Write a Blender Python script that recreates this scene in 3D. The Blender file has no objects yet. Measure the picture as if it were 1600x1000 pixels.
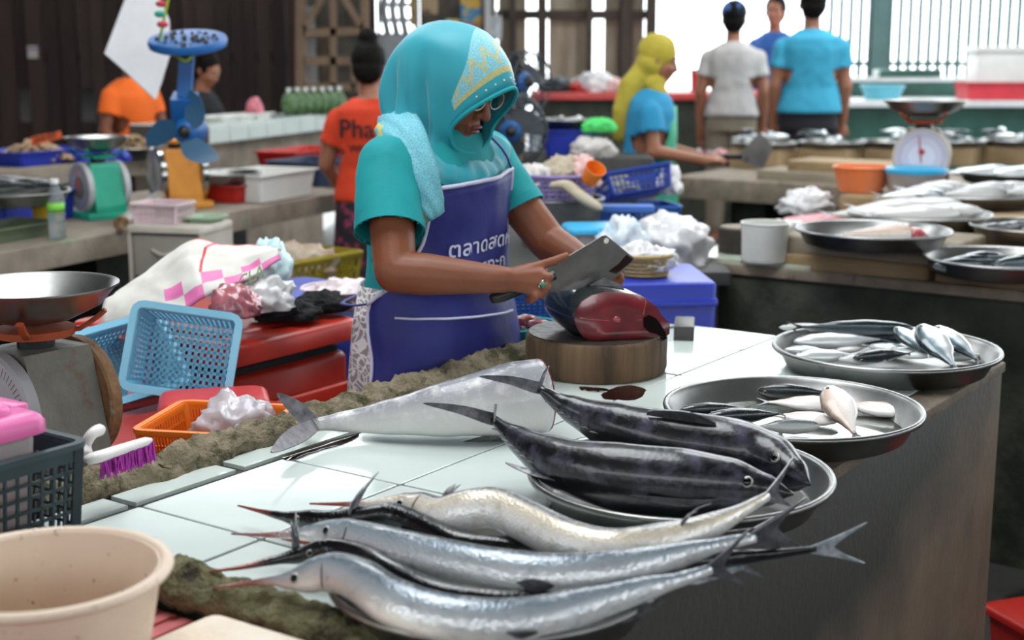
import bpy, bmesh, math, random
from mathutils import Vector, Matrix, noise
random.seed(7)
SC = bpy.context.scene
COL = SC.collection
R = math.radians
# ------------------------------------------------------------------ camera
FPX, CH = 2190.0, 1.45
PITCH = math.atan(420 / FPX)
cP, sP = math.cos(PITCH), math.sin(PITCH)
cam_d = bpy.data.cameras.new('camera')
cam_d.sensor_width = 36; cam_d.lens = 36 * FPX / 1600
cam_d.clip_start = 0.05; cam_d.clip_end = 300
cam_d.dof.use_dof = True; cam_d.dof.focus_distance = 2.35; cam_d.dof.aperture_fstop = 4.0
cam = bpy.data.objects.new('camera', cam_d); COL.objects.link(cam)
cam.location = (0, 0, CH); cam.rotation_euler = (math.pi / 2 - PITCH, 0, 0)
SC.camera = cam
# ------------------------------------------------------------------ sky and light
W = bpy.data.worlds.new('world'); SC.world = W; W.use_nodes = True
W.node_tree.nodes['Background'].inputs[0].default_value = (0.90, 0.96, 1.0, 1)
W.node_tree.nodes['Background'].inputs[1].default_value = 4.4
SC.view_settings.view_transform = 'Standard'; SC.view_settings.look = 'None'
SC.view_settings.exposure = 0.0; SC.view_settings.gamma = 1.0
SC.view_settings.use_curve_mapping = False

def area(name, loc, target, sx, sy, power, col=(1, 1, 1)):
    l = bpy.data.lights.new(name, 'AREA'); l.shape = 'RECTANGLE'; l.size = sx; l.size_y = sy
    l.energy = power; l.color = col
    o = bpy.data.objects.new(name, l); COL.objects.link(o); o.location = loc
    d = Vector(target) - Vector(loc); o.rotation_euler = d.to_track_quat('-Z', 'Y').to_euler()
    return o
# translucent roof-light strips set into the tin roof
area('roof_light', (-0.6, 2.6, 3.75), (-0.6, 2.6, 0), 1.6, 2.2, 58, (0.97, 0.99, 1))
area('roof_light', (1.6, 4.6, 3.75), (1.6, 4.6, 0), 1.6, 1.6, 32, (0.97, 0.99, 1))
area('roof_light', (-1.8, 6.6, 3.75), (-1.8, 6.6, 0), 1.6, 1.4, 44, (0.97, 0.99, 1))
area('roof_light', (2.6, 8.4, 3.75), (2.6, 8.4, 0), 2.2, 1.8, 70, (0.97, 0.99, 1))
# ------------------------------------------------------------------ picture ray helpers (used once, to survey where things stand)
aU = R(34.8)
U = Vector((math.sin(aU), math.cos(aU), 0)); V = Vector((-math.cos(aU), math.sin(aU), 0)); ZA = Vector((0, 0, 1))
CAM = Vector((0, 0, CH))
def ray(px, py):
    x = (px - 800) / FPX; y = (500 - py) / FPX
    return Vector((x, cP + y * sP, -sP + y * cP))
def P(px, py, z): r = ray(px, py); return CAM + r * ((z - CH) / r.z)
def D(px, py, Y): r = ray(px, py); return CAM + r * (Y / r.y)
def AV(px, py, v): r = ray(px, py); return CAM + r * (v / r.dot(V))
def UV(u, v, z): return U * u + V * v + ZA * z
def mpp(Y, z=1.0): return (Y * cP + (CH - z) * sP) / FPX
YAWC = -aU      # rotation about z that turns local +y into U and local -x into V
# ------------------------------------------------------------------ mesh collector
def lerp(a, b, t): return a + (b - a) * t
def interp(keys, t):
    if t <= keys[0][0]: return keys[0][1:]
    for a, b in zip(keys, keys[1:]):
        if t <= b[0]:
            k = (t - a[0]) / max(1e-9, b[0] - a[0]); k = k * k * (3 - 2 * k) * 0.5 + k * 0.5
            return tuple(lerp(x, y, k) for x, y in zip(a[1:], b[1:]))
    return keys[-1][1:]
def catmull(pts, n):
    pts = [Vector(p) for p in pts]
    L = [0]
    for a, b in zip(pts, pts[1:]): L.append(L[-1] + (b - a).length)
    out = []
    for i in range(n):
        s = L[-1] * i / (n - 1); k = 0
        while k < len(pts) - 2 and s > L[k + 1]: k += 1
        t = (s - L[k]) / max(1e-9, L[k + 1] - L[k])
        p1, p2 = pts[k], pts[k + 1]
        p0 = pts[k - 1] if k else p1 * 2 - p2
        p3 = pts[k + 2] if k + 2 < len(pts) else p2 * 2 - p1
        out.append(0.5 * ((2 * p1) + (p2 - p0) * t + (2 * p0 - 5 * p1 + 4 * p2 - p3) * t * t + (3 * p1 - p0 - 3 * p2 + p3) * t ** 3))
    return out

class MB:
    def __init__(self): self.v = []; self.f = []; self.at = {}
    def add(self, vs, fs):
        o = len(self.v); self.v += [Vector(p) for p in vs]; self.f += [tuple(i + o for i in f) for f in fs]; return self
    def box(self, c, s, rot=None, taper=1.0):
        c = Vector(c); vs = []
        for z in (-.5, .5):
            k = 1 if z < 0 else taper
            for x, y in ((-.5, -.5), (.5, -.5), (.5, .5), (-.5, .5)):
                p = Vector((x * s[0] * k, y * s[1] * k, z * s[2]))
                vs.append(c + (rot @ p if rot is not None else p))
        return self.add(vs, [(3, 2, 1, 0), (4, 5, 6, 7), (0, 1, 5, 4), (1, 2, 6, 5), (2, 3, 7, 6), (3, 0, 4, 7)])
    def bar(self, a, b, w, h, up=(0, 0, 1)):
        a = Vector(a); b = Vector(b); d = (b - a); L = d.length; d.normalize()
        x = d.cross(Vector(up))
        if x.length < 1e-5: x = d.cross(Vector((1, 0, 0)))
        x.normalize(); z = x.cross(d)
        return self.box((a + b) / 2, (w, L, h), Matrix((x, d, z)).transposed())
    def rbox(self, c, s, r, rot=None, seg=3, taper=1.0):      # box with rounded vertical edges and a softened top
        c = Vector(c); rings = []
        for z, ins in ((-.5, 0), (.5 - r * .5 / s[2], 0), (.5 - r * .15 / s[2], r * .2), (.5, r * .5)):
            k = lerp(1, taper, z + .5); ring = []
            hx, hy = s[0] / 2 * k - ins, s[1] / 2 * k - ins
            for q, (sx, sy) in enumerate(((1, 1), (-1, 1), (-1, -1), (1, -1))):
                for i in range(seg + 1):
                    a = (q + i / seg) * math.pi / 2
                    ring.append(Vector((sx * (hx - r) + r * math.cos(a), sy * (hy - r) + r * math.sin(a), z * s[2])))
            rings.append([c + (rot @ p if rot is not None else p) for p in ring])
        return self.loft(rings, caps=True)
    def loft(self, rings, caps=False, closed=True, wrap=False):
        n = len(rings[0]); vs = [p for r in rings for p in r]; fs = []
        m = len(rings)
        for i in range(m if wrap else m - 1):
            j = (i + 1) % m
            for k in range(n if closed else n - 1):
                l = (k + 1) % n
                fs.append((i * n + k, i * n + l, j * n + l, j * n + k))
        if caps: fs.append(tuple(reversed(range(n)))); fs.append(tuple((m - 1) * n + k for k in range(n)))
        return self.add(vs, fs)
    def lathe(self, prof, c=(0, 0, 0), seg=32, M=None, sx=1, sy=1):
        c = Vector(c); rings = []
        for r, z in prof:
            ring = [Vector((max(r, 1e-4) * sx * math.cos(2 * math.pi * k / seg), max(r, 1e-4) * sy * math.sin(2 * math.pi * k / seg), z)) for k in range(seg)]
            rings.append([c + (M @ p if M is not None else p) for p in ring])
        self.loft(rings, caps=(prof[0] != prof[-1])); return self
    def tube(self, pts, rad, seg=8, caps=True, flat=1.0, up=None):
        pts = [Vector(p) for p in pts]; n = len(pts)
        if not hasattr(rad, '__len__'): rad = [rad] * n
        rings = []; prev = None
        for i, p in enumerate(pts):
            t = (pts[min(i + 1, n - 1)] - pts[max(i - 1, 0)]).normalized()
            u = Vector(up) if up is not None else (prev if prev is not None else (Vector((0, 0, 1)) if abs(t.z) < .9 else Vector((1, 0, 0))))
            x = t.cross(u)
            if x.length < 1e-6: x = t.cross(Vector((.3, .9, .1)))
            x.normalize(); y = x.cross(t); prev = y
            rings.append([p + (x * math.cos(2 * math.pi * k / seg) + y * flat * math.sin(2 * math.pi * k / seg)) * rad[i] for k in range(seg)])
        return self.loft(rings, caps=caps)
    def ball(self, c, r, seg=12, M=None):
        r = r if hasattr(r, '__len__') else (r, r, r); c = Vector(c); rings = []
        nr = max(5, seg // 2 + 1)
        for i in range(nr):
            a = math.pi * (i + .02) / (nr - 1 + .04) - math.pi / 2
            ring = [Vector((r[0] * math.cos(a) * math.cos(2 * math.pi * k / seg), r[1] * math.cos(a) * math.sin(2 * math.pi * k / seg), r[2] * math.sin(a))) for k in range(seg)]
            rings.append([c + (M @ p if M is not None else p) for p in ring])
        return self.loft(rings, caps=True)
    def limb(self, pts, rad, seg=12):
        self.tube(pts, rad, seg)
        for p, r in zip(pts, rad): self.ball(p, r * .985, seg)
        return self
    def plate(self, poly, th):                                 # flat polygon with thickness
        poly = [Vector(p) for p in poly]; n = len(poly)
        nn = Vector((0, 0, 0))
        for i in range(n): nn += (poly[i] - poly[0]).cross(poly[(i + 1) % n] - poly[0])
        nn.normalize(); nn *= th / 2
        vs = [p - nn for p in poly] + [p + nn for p in poly]
        fs = [tuple(reversed(range(n))), tuple(range(n, 2 * n))] + [(i, (i + 1) % n, n + (i + 1) % n, n + i) for i in range(n)]
        return self.add(vs, fs)
    def mesh(self, name, smooth=False, off=None):
        me = bpy.data.meshes.new(name)
        o = Vector(off) if off is not None else Vector((0, 0, 0))
        me.from_pydata([tuple(p - o) for p in self.v], [], self.f)
        for k, vals in self.at.items():
            a = me.attributes.new(k, 'FLOAT', 'POINT')
            a.data.foreach_set('value', vals)
        me.validate()
        bm = bmesh.new(); bm.from_mesh(me); bmesh.ops.recalc_face_normals(bm, faces=bm.faces); bm.to_mesh(me); bm.free()
        if smooth:
            me.polygons.foreach_set('use_smooth', [True] * len(me.polygons))
            if smooth != 'all': me.set_sharp_from_angle(angle=R(smooth if smooth is not True else 40))
        return me
    def build(self, name, m, parent=None, smooth=False, world=False):
        off = parent_loc(parent) if (world and parent) else None
        return link(name, self.mesh(name, smooth, off), m, parent)
def parent_loc(p):
    v = Vector((0, 0, 0))
    while p is not None: v = v + p.location; p = p.parent
    return v
def link(name, me, m, parent=None):
    o = bpy.data.objects.new(name, me); COL.objects.link(o)
    if m is not None: me.materials.clear(); me.materials.append(m)
    if parent is not None: o.parent = parent
    return o
def tag(o, label=None, cat=None, group=None, kind=None):
    if label: o['label'] = label
    if cat: o['category'] = cat
    if group: o['group'] = group
    if kind: o['kind'] = kind
    return o
def thing(name, label, cat, loc=(0, 0, 0), rz=0, group=None, rot=None):
    o = bpy.data.objects.new(name, None); COL.objects.link(o); o.empty_display_size = .05
    o.location = loc; o.rotation_euler = rot if rot is not None else (0, 0, rz)
    return tag(o, label, cat, group)
KIDS = {}
def kids(o): return [c for c in bpy.data.objects if c.parent == o]
def copy_tree(o, parent=None):
    c = o.copy(); COL.objects.link(c)
    if parent is not None: c.parent = parent
    if o.name not in KIDS: KIDS[o.name] = kids(o)
    for k in KIDS[o.name]: copy_tree(k, c)
    return c
def remeshed(mb, voxel, smooth=4, name='body'):
    o = link(name, mb.mesh(name), None)
    r = o.modifiers.new('r', 'REMESH'); r.mode = 'VOXEL'; r.voxel_size = voxel; r.use_smooth_shade = True
    if smooth:
        s = o.modifiers.new('s', 'SMOOTH'); s.factor = .5; s.iterations = smooth
    dg = bpy.context.evaluated_depsgraph_get()
    me = bpy.data.meshes.new_from_object(o.evaluated_get(dg))
    old = o.data; bpy.data.objects.remove(o); bpy.data.meshes.remove(old)
    me.name = name
    return me
# ------------------------------------------------------------------ materials
def lin(c):
    if isinstance(c, str): c = tuple(int(c[i:i + 2], 16) / 255 for i in (0, 2, 4))
    return tuple((x / 12.92 if x <= .04045 else ((x + .055) / 1.055) ** 2.4) for x in c) + (1,)
def nodes(name):
    m = bpy.data.materials.new(name); m.use_nodes = True
    nt = m.node_tree; b = nt.nodes['Principled BSDF']
    return m, nt, b
def N(nt, t, **kw):
    n = nt.nodes.new(t)
    for k, v in kw.items():
        if k.startswith('i_'): n.inputs[int(k[2:]) if k[2:].isdigit() else k[2:].replace('_', ' ')].default_value = v
        else: setattr(n, k, v)
    return n
def L(nt, a, b): nt.links.new(a, b)
def noise_fac(nt, scale, lo, hi, detail=6, rough=.6, vec=None):
    n = N(nt, 'ShaderNodeTexNoise'); n.inputs['Scale'].default_value = scale; n.inputs['Detail'].default_value = detail; n.inputs['Roughness'].default_value = rough
    if vec is not None: L(nt, vec, n.inputs['Vector'])
    r = N(nt, 'ShaderNodeMapRange'); r.inputs[1].default_value = lo; r.inputs[2].default_value = hi
    L(nt, n.outputs['Fac'], r.inputs[0]); return r.outputs[0], n
def mixc(nt, f, a, b):
    m = N(nt, 'ShaderNodeMix', data_type='RGBA')
    for sock, x in ((m.inputs[0], f), (m.inputs[6], a), (m.inputs[7], b)):
        if isinstance(x, (tuple, list)): sock.default_value = x
        elif isinstance(x, (int, float)): sock.default_value = x
        else: L(nt, x, sock)
    return m.outputs[2]
MC = {}
def mat(name, col, rough=.5, metal=0.0, col2=None, ns=6, lo=.35, hi=.65, bump=0, bs=60, spec=.5, trans=0, alpha=1, sss=0, coat=0, stain=None, ss=3, st=(.55, .62), stretch=None, ior=1.45, emit=None):
    if name in MC: return MC[name]
    m, nt, b = nodes(name); MC[name] = m
    tc = N(nt, 'ShaderNodeTexCoord'); vec = tc.outputs['Object']
    if stretch:
        mp = N(nt, 'ShaderNodeMapping'); mp.inputs['Scale'].default_value = stretch; L(nt, vec, mp.inputs['Vector']); vec = mp.outputs[0]
    c1 = lin(col); c2 = lin(col2) if col2 else tuple(x * .82 for x in c1[:3]) + (1,)
    f, _ = noise_fac(nt, ns, lo, hi, vec=vec)
    out = mixc(nt, f, c1, c2)
    if stain:
        f2, _ = noise_fac(nt, ss, st[0], st[1], detail=8, rough=.7, vec=vec)
        out = mixc(nt, f2, out, lin(stain))
    L(nt, out, b.inputs['Base Color'])
    b.inputs['Roughness'].default_value = rough; b.inputs['Metallic'].default_value = metal
    b.inputs['Specular IOR Level'].default_value = spec
    b.inputs['Transmission Weight'].default_value = trans; b.inputs['Alpha'].default_value = alpha
    b.inputs['IOR'].default_value = ior; b.inputs['Coat Weight'].default_value = coat
    if sss: b.inputs['Subsurface Weight'].default_value = sss; b.inputs['Subsurface Radius'].default_value = (.02, .008, .004)
    if bump:
        n = N(nt, 'ShaderNodeTexNoise'); n.inputs['Scale'].default_value = bs; n.inputs['Detail'].default_value = 5; L(nt, vec, n.inputs['Vector'])
        bp = N(nt, 'ShaderNodeBump'); bp.inputs['Strength'].default_value = bump; bp.inputs['Distance'].default_value = .01
        L(nt, n.outputs['Fac'], bp.inputs['Height']); L(nt, bp.outputs[0], b.inputs['Normal'])
    if emit: b.inputs['Emission Color'].default_value = lin(emit[0]); b.inputs['Emission Strength'].default_value = emit[1]
    return m
M = {}
M['concrete_side'] = mat('concrete_side', '6b625a', .7, col2='4f4a40', ns=5, bump=.25, bs=45, stain='23261c', ss=2.2, st=(.52, .66), stretch=(1, 1, .45))
M['concrete_top'] = mat('concrete_top', '8a7c6c', .75, col2='6f6455', ns=14, bump=.3, bs=90, stain='3d3a2c', ss=9, st=(.6, .7))
M['dark_concrete'] = mat('dark_concrete', '3a3d30', .6, col2='23271e', ns=5, bump=.3, bs=40, stain='14170f', ss=3, st=(.5, .62))
M['kerb'] = mat('kerb', '94876f', .85, col2='6a604a', ns=30, bump=1.0, bs=150, stain='3d3c22', ss=16, st=(.50, .60))
M['kerb_moss'] = mat('kerb_moss', '7b7656', .85, col2='5a5738', ns=34, bump=1.0, bs=150, stain='2f2b18', ss=16, st=(.50, .60))
M['slab'] = mat('slab', '8d8173', .75, col2='6d6256', ns=6, bump=.3, bs=60, stain='5c7a56', ss=2.3, st=(.6, .68))
M['grout'] = mat('grout', '5b4a40', .8, col2='35302b', ns=60, bump=.4, bs=200)
M['tile'] = mat('tile', 'ccd6d1', .16, col2='c3cec9', ns=3, bump=.035, bs=14, stain='b9b9a8', ss=7, st=(.68, .8), coat=.3)
M['floor'] = mat('floor', '4a4845', .35, col2='33312f', ns=2.5, bump=.15, bs=20, stain='1f1e1c', ss=4)
M['alu'] = mat('alu', '9c9c9a', .36, metal=1, col2='7f7f7d', ns=9, bump=.03, bs=30)
M['alu_dull'] = mat('alu_dull', 'b0b0ae', .42, metal=.9, col2='8f8f8c', ns=12, bump=.05, bs=50)
M['steel'] = mat('steel', 'bdbdbb', .2, metal=1, col2='9c9c9a', ns=8)
M['teal'] = mat('teal', '119aa0', .75, col2='0e8a92', ns=5)
M['black_plastic'] = mat('black_plastic', '1b1b1c', .4)
M['white_plastic'] = mat('white_plastic', 'e4e2da', .4, col2='d2cfc4', ns=5)
M['pupil'] = mat('pupil', '08080a', .05)
# ------------------------------------------------------------------ the setting
def struct(o): o['kind'] = 'structure'; return o
fl = MB().box((1, 10, -.05), (34, 40, .1)).build('floor', M['floor']); struct(fl)
M['tin'] = mat('tin', '77756f', .6, metal=.3, col2='5d5a54', ns=4)
rf = MB()
for x0, x1, y0, y1 in ((-9, 9, -6, 1.4), (-9, 9, 3.8, 3.9), (-9, -1.5, 1.4, 3.8), (.3, 9, 1.4, 3.8), (-9, .7, 3.9, 5.9), (2.5, 9, 3.9, 5.9), (-9, -2.7, 5.9, 7.4), (-.9, 9, 5.9, 7.4), (-9, 1.4, 7.4, 9.4), (3.8, 9, 7.4, 9.4), (-9, 9, 9.4, 11.6)):
    rf.box(((x0 + x1) / 2, (y0 + y1) / 2, 3.85), (x1 - x0, y1 - y0, .03))
struct(rf.build('ceiling', M['tin']))
M['added_wall'] = mat('added_wall', '5a534b', .85, col2='453f39', ns=3)
struct(MB().box((0, -4.5, 1.0), (18, .1, 2.0)).build('added_wall_front', M['added_wall'])); struct(MB().box((8.5, 1.0, 1.0), (.1, 11, 2.0)).build('added_wall_side', M['added_wall']))  # unseen walls, added low to cut the daylight from behind and beside
# ------------------------------------------------------------------ near counter
RC = R(90) - aU
def wet_side(name):
    m, nt, b = nodes(name)
    tc = N(nt, 'ShaderNodeTexCoord'); vec = tc.outputs['Object']
    mp = N(nt, 'ShaderNodeMapping'); mp.inputs['Scale'].default_value = (1, 1, .25); L(nt, vec, mp.inputs['Vector'])
    f, _ = noise_fac(nt, 5, .35, .65, vec=vec); base = mixc(nt, f, lin('786350'), lin('5c4b3d'))
    fs, _ = noise_fac(nt, 12, .5, .8, vec=mp.outputs[0]); base = mixc(nt, fs, base, lin('544a40'))
    # algae: a damp growth with a ragged lower edge that climbs towards the far corner
    sx = N(nt, 'ShaderNodeSeparateXYZ'); L(nt, vec, sx.inputs[0])
    n2 = N(nt, 'ShaderNodeTexNoise'); n2.inputs['Scale'].default_value = 4.5; n2.inputs['Detail'].default_value = 8; L(nt, vec, n2.inputs['Vector'])
    a = N(nt, 'ShaderNodeMath', operation='MULTIPLY_ADD'); L(nt, sx.outputs[0], a.inputs[0]); a.inputs[1].default_value = -.40; L(nt, sx.outputs[2], a.inputs[2])
    a2 = N(nt, 'ShaderNodeMath', operation='MULTIPLY_ADD'); L(nt, n2.outputs['Fac'], a2.inputs[0]); a2.inputs[1].default_value = .35; L(nt, a.outputs[0], a2.inputs[2])
    r = N(nt, 'ShaderNodeMapRange'); L(nt, a2.outputs[0], r.inputs[0]); r.inputs[1].default_value = .48; r.inputs[2].default_value = .68
    out = mixc(nt, r.outputs[0], base, lin('25231a'))
    L(nt, out, b.inputs['Base Color']); b.inputs['Roughness'].default_value = .65
    bp = N(nt, 'ShaderNodeBump'); bp.inputs['Strength'].default_value = .15; bp.inputs['Distance'].default_value = .01
    n3 = N(nt, 'ShaderNodeTexNoise'); n3.inputs['Scale'].default_value = 60; L(nt, vec, n3.inputs['Vector']); L(nt, n3.outputs['Fac'], bp.inputs['Height']); L(nt, bp.outputs[0], b.inputs['Normal'])
    return m
M['wet_side'] = wet_side('wet_side')
M['edge'] = mat('edge', '6f6252', .7, col2='564b3e', ns=14, bump=.3, bs=90, stain='33301f', ss=9, st=(.55, .68))
cc = UV(2.05, 1.23, 0)
counter = thing('fish_counter', 'white tiled concrete fish counter with stained side in front of the woman', 'counter', cc, RC)
mb = MB().rbox((0, 0, .397), (1.88, .86, .794), .02)
mb.build('body', M['wet_side'], counter, smooth=30)
MB().rbox((0, -.4005, .7915), (1.882, .063, .02), .006).build('edge', M['edge'], counter, smooth=30)
tl = 0
us = [1.135, 1.29, 1.587, 1.884, 2.181, 2.478, 2.775, 2.965]; vs_ = [.865, 1.06, 1.31, 1.555]
for i in range(len(us) - 1):
    for j in range(len(vs_) - 1):
        a, b_, c_, d_ = us[i] + .0025, us[i + 1] - .0025, vs_[j] + .0025, vs_[j + 1] - .0025
        t = MB().rbox((0, 0, 0), (b_ - a, d_ - c_, .012), .003, seg=1).build('tile', M['tile'], counter)
        t.location = ((a + b_) / 2 - 2.05, (c_ + d_) / 2 - 1.23, .796 + random.uniform(-.0008, .0008))
for a, b_ in ((1.135, 1.285), (1.30, 1.50), (1.52, 1.80), (1.81, 2.1), (2.11, 2.4), (2.41, 2.7), (2.71, 2.96)):
    t = MB().box((0, 0, 0), (b_ - a, .055, .011)).build('tile', M['tile'], counter)
    t.location = ((a + b_) / 2 - 2.05, 1.602 - 1.23, .795)
MB().box((0, .325 - .018, .7945), (1.84, .018, .004)).build('grout', M['grout'], counter)
def rough_tube(path, rad, seed, n=200, seg=28, flat=.8, amp=.012):
    pts = catmull(path, n); mb = MB(); mb.tube(pts, [rad * (1 + .18 * noise.noise(Vector((i * .12, seed, 0)))) for i in range(n)], seg, flat=flat)
    for i, v in enumerate(mb.v):
        d = noise.noise(v * 28 + Vector((seed, 0, 0))) * amp + noise.noise(v * 75) * amp * .5 + noise.noise(v * 170) * amp * .3
        mb.v[i] = v + Vector((noise.noise(v * 30 + Vector((9, 0, 0))) * amp * .6, noise.noise(v * 30 + Vector((0, 9, 0))) * amp * .6, d))
    return mb
k1 = rough_tube([Vector((u - 2.05, v - 1.23, z)) for u, v, z in ((1.19, 1.668, .80), (1.25, 1.672, .805), (1.37, 1.664, .80), (1.42, 1.65, .786), (1.47, 1.66, .802), (1.65, 1.665, .802), (1.9, 1.668, .80), (2.2, 1.67, .80), (2.5, 1.67, .80), (2.93, 1.67, .80))], .038, 3, amp=.016)
k1.build('kerb', M['kerb'], counter, smooth='all')
k2 = rough_tube([Vector((u - 2.05, v - 1.23, z)) for u, v, z in ((1.115, 1.47, .80), (1.112, 1.42, .802), (1.112, 1.3, .805), (1.115, 1.12, .80), (1.11, .98, .80), (1.112, .83, .79))], .032, 8, n=120, amp=.014)
k2.build('kerb', M['kerb_moss'], counter, smooth='all')
# ------------------------------------------------------------------ trays
def tray_prof(r, h=.045, t=.0025):
    return [(0, t * 0), (r * .84, 0), (r * .87, .004), (r * .95, h - .006), (r * .965, h - .002), (r * .995, h), (r, h - .003), (r * 1.003, h - .006), (r * 1.003, h - .004), (r, h + .0015), (r * .99, h + .002), (r * .958, h), (r * .94, h - .005), (r * .86, .0065), (r * .83, .003), (0, .003)]
def tray(label, x, y, z, r, h=.045, m='alu', group=None, name='round_tray'):
    t = thing(name, label, 'tray', (x, y, z), 0, group)
    pr = tray_prof(r, h)
    MB().lathe(pr[:5] + pr[11:], seg=56).build('pan', M[m], t, smooth=50)
    MB().lathe([(r * .958, h - .001), (r * .975, h + .003), (r * .998, h + .003), (r * 1.006, h - .002), (r * 1.0, h - .006), (r * .96, h - .004), (r * .958, h - .001)], seg=56).build('rim', M[m], t, smooth='all')
    return t
TZ = .8025
tray('aluminium tray under the two dark tunas', .245, 1.965, TZ, .222)
tray('aluminium tray with water and small pale bream and mackerel', .485, 2.352, TZ, .222)
tray('aluminium tray of shiny silver fish at the far corner of the counter', .775, 2.845, TZ, .232)
tray('aluminium tray half hidden beneath the long beaked needlefish', -.02, 1.565, TZ, .197)
# ------------------------------------------------------------------ fish
def fish_mat(name, stops, rough=.25, beak=None, metal=0, mott=None, coat=.5, scale=220, sb=.15, ms=30):
    m, nt, b = nodes(name)
    tc = N(nt, 'ShaderNodeTexCoord')
    at = N(nt, 'ShaderNodeAttribute', attribute_name='bel'); ln = N(nt, 'ShaderNodeAttribute', attribute_name='len')
    nz = N(nt, 'ShaderNodeTexNoise'); nz.inputs['Scale'].default_value = ms; nz.inputs['Detail'].default_value = 5; L(nt, tc.outputs['Object'], nz.inputs['Vector'])
    a = N(nt, 'ShaderNodeMath', operation='MULTIPLY_ADD'); L(nt, at.outputs['Fac'], a.inputs[0]); a.inputs[1].default_value = .5; a.inputs[2].default_value = .5 - .06
    a2 = N(nt, 'ShaderNodeMath', operation='MULTIPLY_ADD'); L(nt, nz.outputs['Fac'], a2.inputs[0]); a2.inputs[1].default_value = .12; L(nt, a.outputs[0], a2.inputs[2])
    cr = N(nt, 'ShaderNodeValToRGB'); L(nt, a2.outputs[0], cr.inputs[0])
    el = cr.color_ramp.elements
    el[0].position = stops[0][0]; el[0].color = lin(stops[0][1]); el[1].position = stops[-1][0]; el[1].color = lin(stops[-1][1])
    for p, c in stops[1:-1]: e = el.new(p); e.color = lin(c)
    out = cr.outputs[0]
    if mott:
        f, _ = noise_fac(nt, mott[1], mott[2], mott[3], vec=tc.outputs['Object']); out = mixc(nt, f, out, lin(mott[0]))
    if beak:
        r = N(nt, 'ShaderNodeMapRange'); L(nt, ln.outputs['Fac'], r.inputs[0]); r.inputs[1].default_value = beak[1]; r.inputs[2].default_value = beak[1] * .55
        out = mixc(nt, r.outputs[0], out, lin(beak[0]))
    L(nt, out, b.inputs['Base Color'])
    b.inputs['Roughness'].default_value = rough; b.inputs['Metallic'].default_value = metal; b.inputs['Coat Weight'].default_value = coat; b.inputs['Coat Roughness'].default_value = .08
    vo = N(nt, 'ShaderNodeTexVoronoi'); vo.inputs['Scale'].default_value = scale; L(nt, tc.outputs['Object'], vo.inputs['Vector'])
    bp = N(nt, 'ShaderNodeBump'); bp.inputs['Strength'].default_value = sb; bp.inputs['Distance'].default_value = .002; L(nt, vo.outputs['Distance'], bp.inputs['Height']); L(nt, bp.outputs[0], b.inputs['Normal'])
    return m
M['needle_white'] = fish_mat('needle_white', [(0, 'e9e7e4'), (.45, 'efece6'), (.62, 'e8dccb'), (.78, 'c9bda9'), (.9, '6d6f70'), (1, '3c4147')], .26, beak=('8a3a30', .12), metal=.2, mott=('c9bfae', 60, .52, .75), scale=260, sb=.35)
M['needle_silver'] = fish_mat('needle_silver', [(0, 'e8e6e3'), (.4, 'd9d9da'), (.6, 'bcc2c7'), (.74, '98a4ae'), (.86, '5b6873'), (1, '2a2f36')], .24, beak=('9c6a66', .13), metal=.35, mott=('a9afb4', 55, .52, .75), scale=260, sb=.35)
M['needle_dark'] = fish_mat('needle_dark', [(0, '8e959b'), (.3, '565d63'), (.5, '23272b'), (.8, '121416'), (1, '0b0c0e')], .24, beak=('8a4636', .10), metal=.2, mott=('3a4046', 40, .55, .78), scale=260, sb=.3)
M['tuna'] = fish_mat('tuna', [(0, '4a4a52'), (.3, '23232b'), (.55, '101016'), (1, '08080d')], .34, mott=('4f4c5e', 20, .50, .70), coat=.35, scale=120, sb=.22)
M['carcass'] = fish_mat('carcass', [(0, 'd9d6d2'), (.35, 'cfcdca'), (.6, 'b3b2b2'), (.8, '93949a'), (1, '6b6d75')], .38, mott=('dad6d4', 40, .5, .75), scale=400, coat=.3)
M['fin_dark'] = mat('fin_dark', '2b2b2d', .3, col2='55555a', ns=60, coat=.5)
M['fin_grey'] = mat('fin_grey', '77757a', .3, col2='4b4a4e', ns=70, coat=.5)
M['fin_pale'] = mat('fin_pale', 'b9c0c6', .3, col2='6a7078', ns=80, coat=.5)
M['eye_white'] = mat('eye_white', 'a9aaa3', .1, coat=1)
M['flesh'] = mat('flesh', '6b181f', .38, col2='4d0d14', ns=18, coat=.2, stain='3b0a10', ss=11, st=(.56, .68))
M['flesh_pink'] = mat('flesh_pink', 'b0585a', .3, col2='7e2a30', ns=30, coat=.5)
M['blood'] = mat('blood', '220305', .06, col2='1d0304', ns=10)

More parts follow.
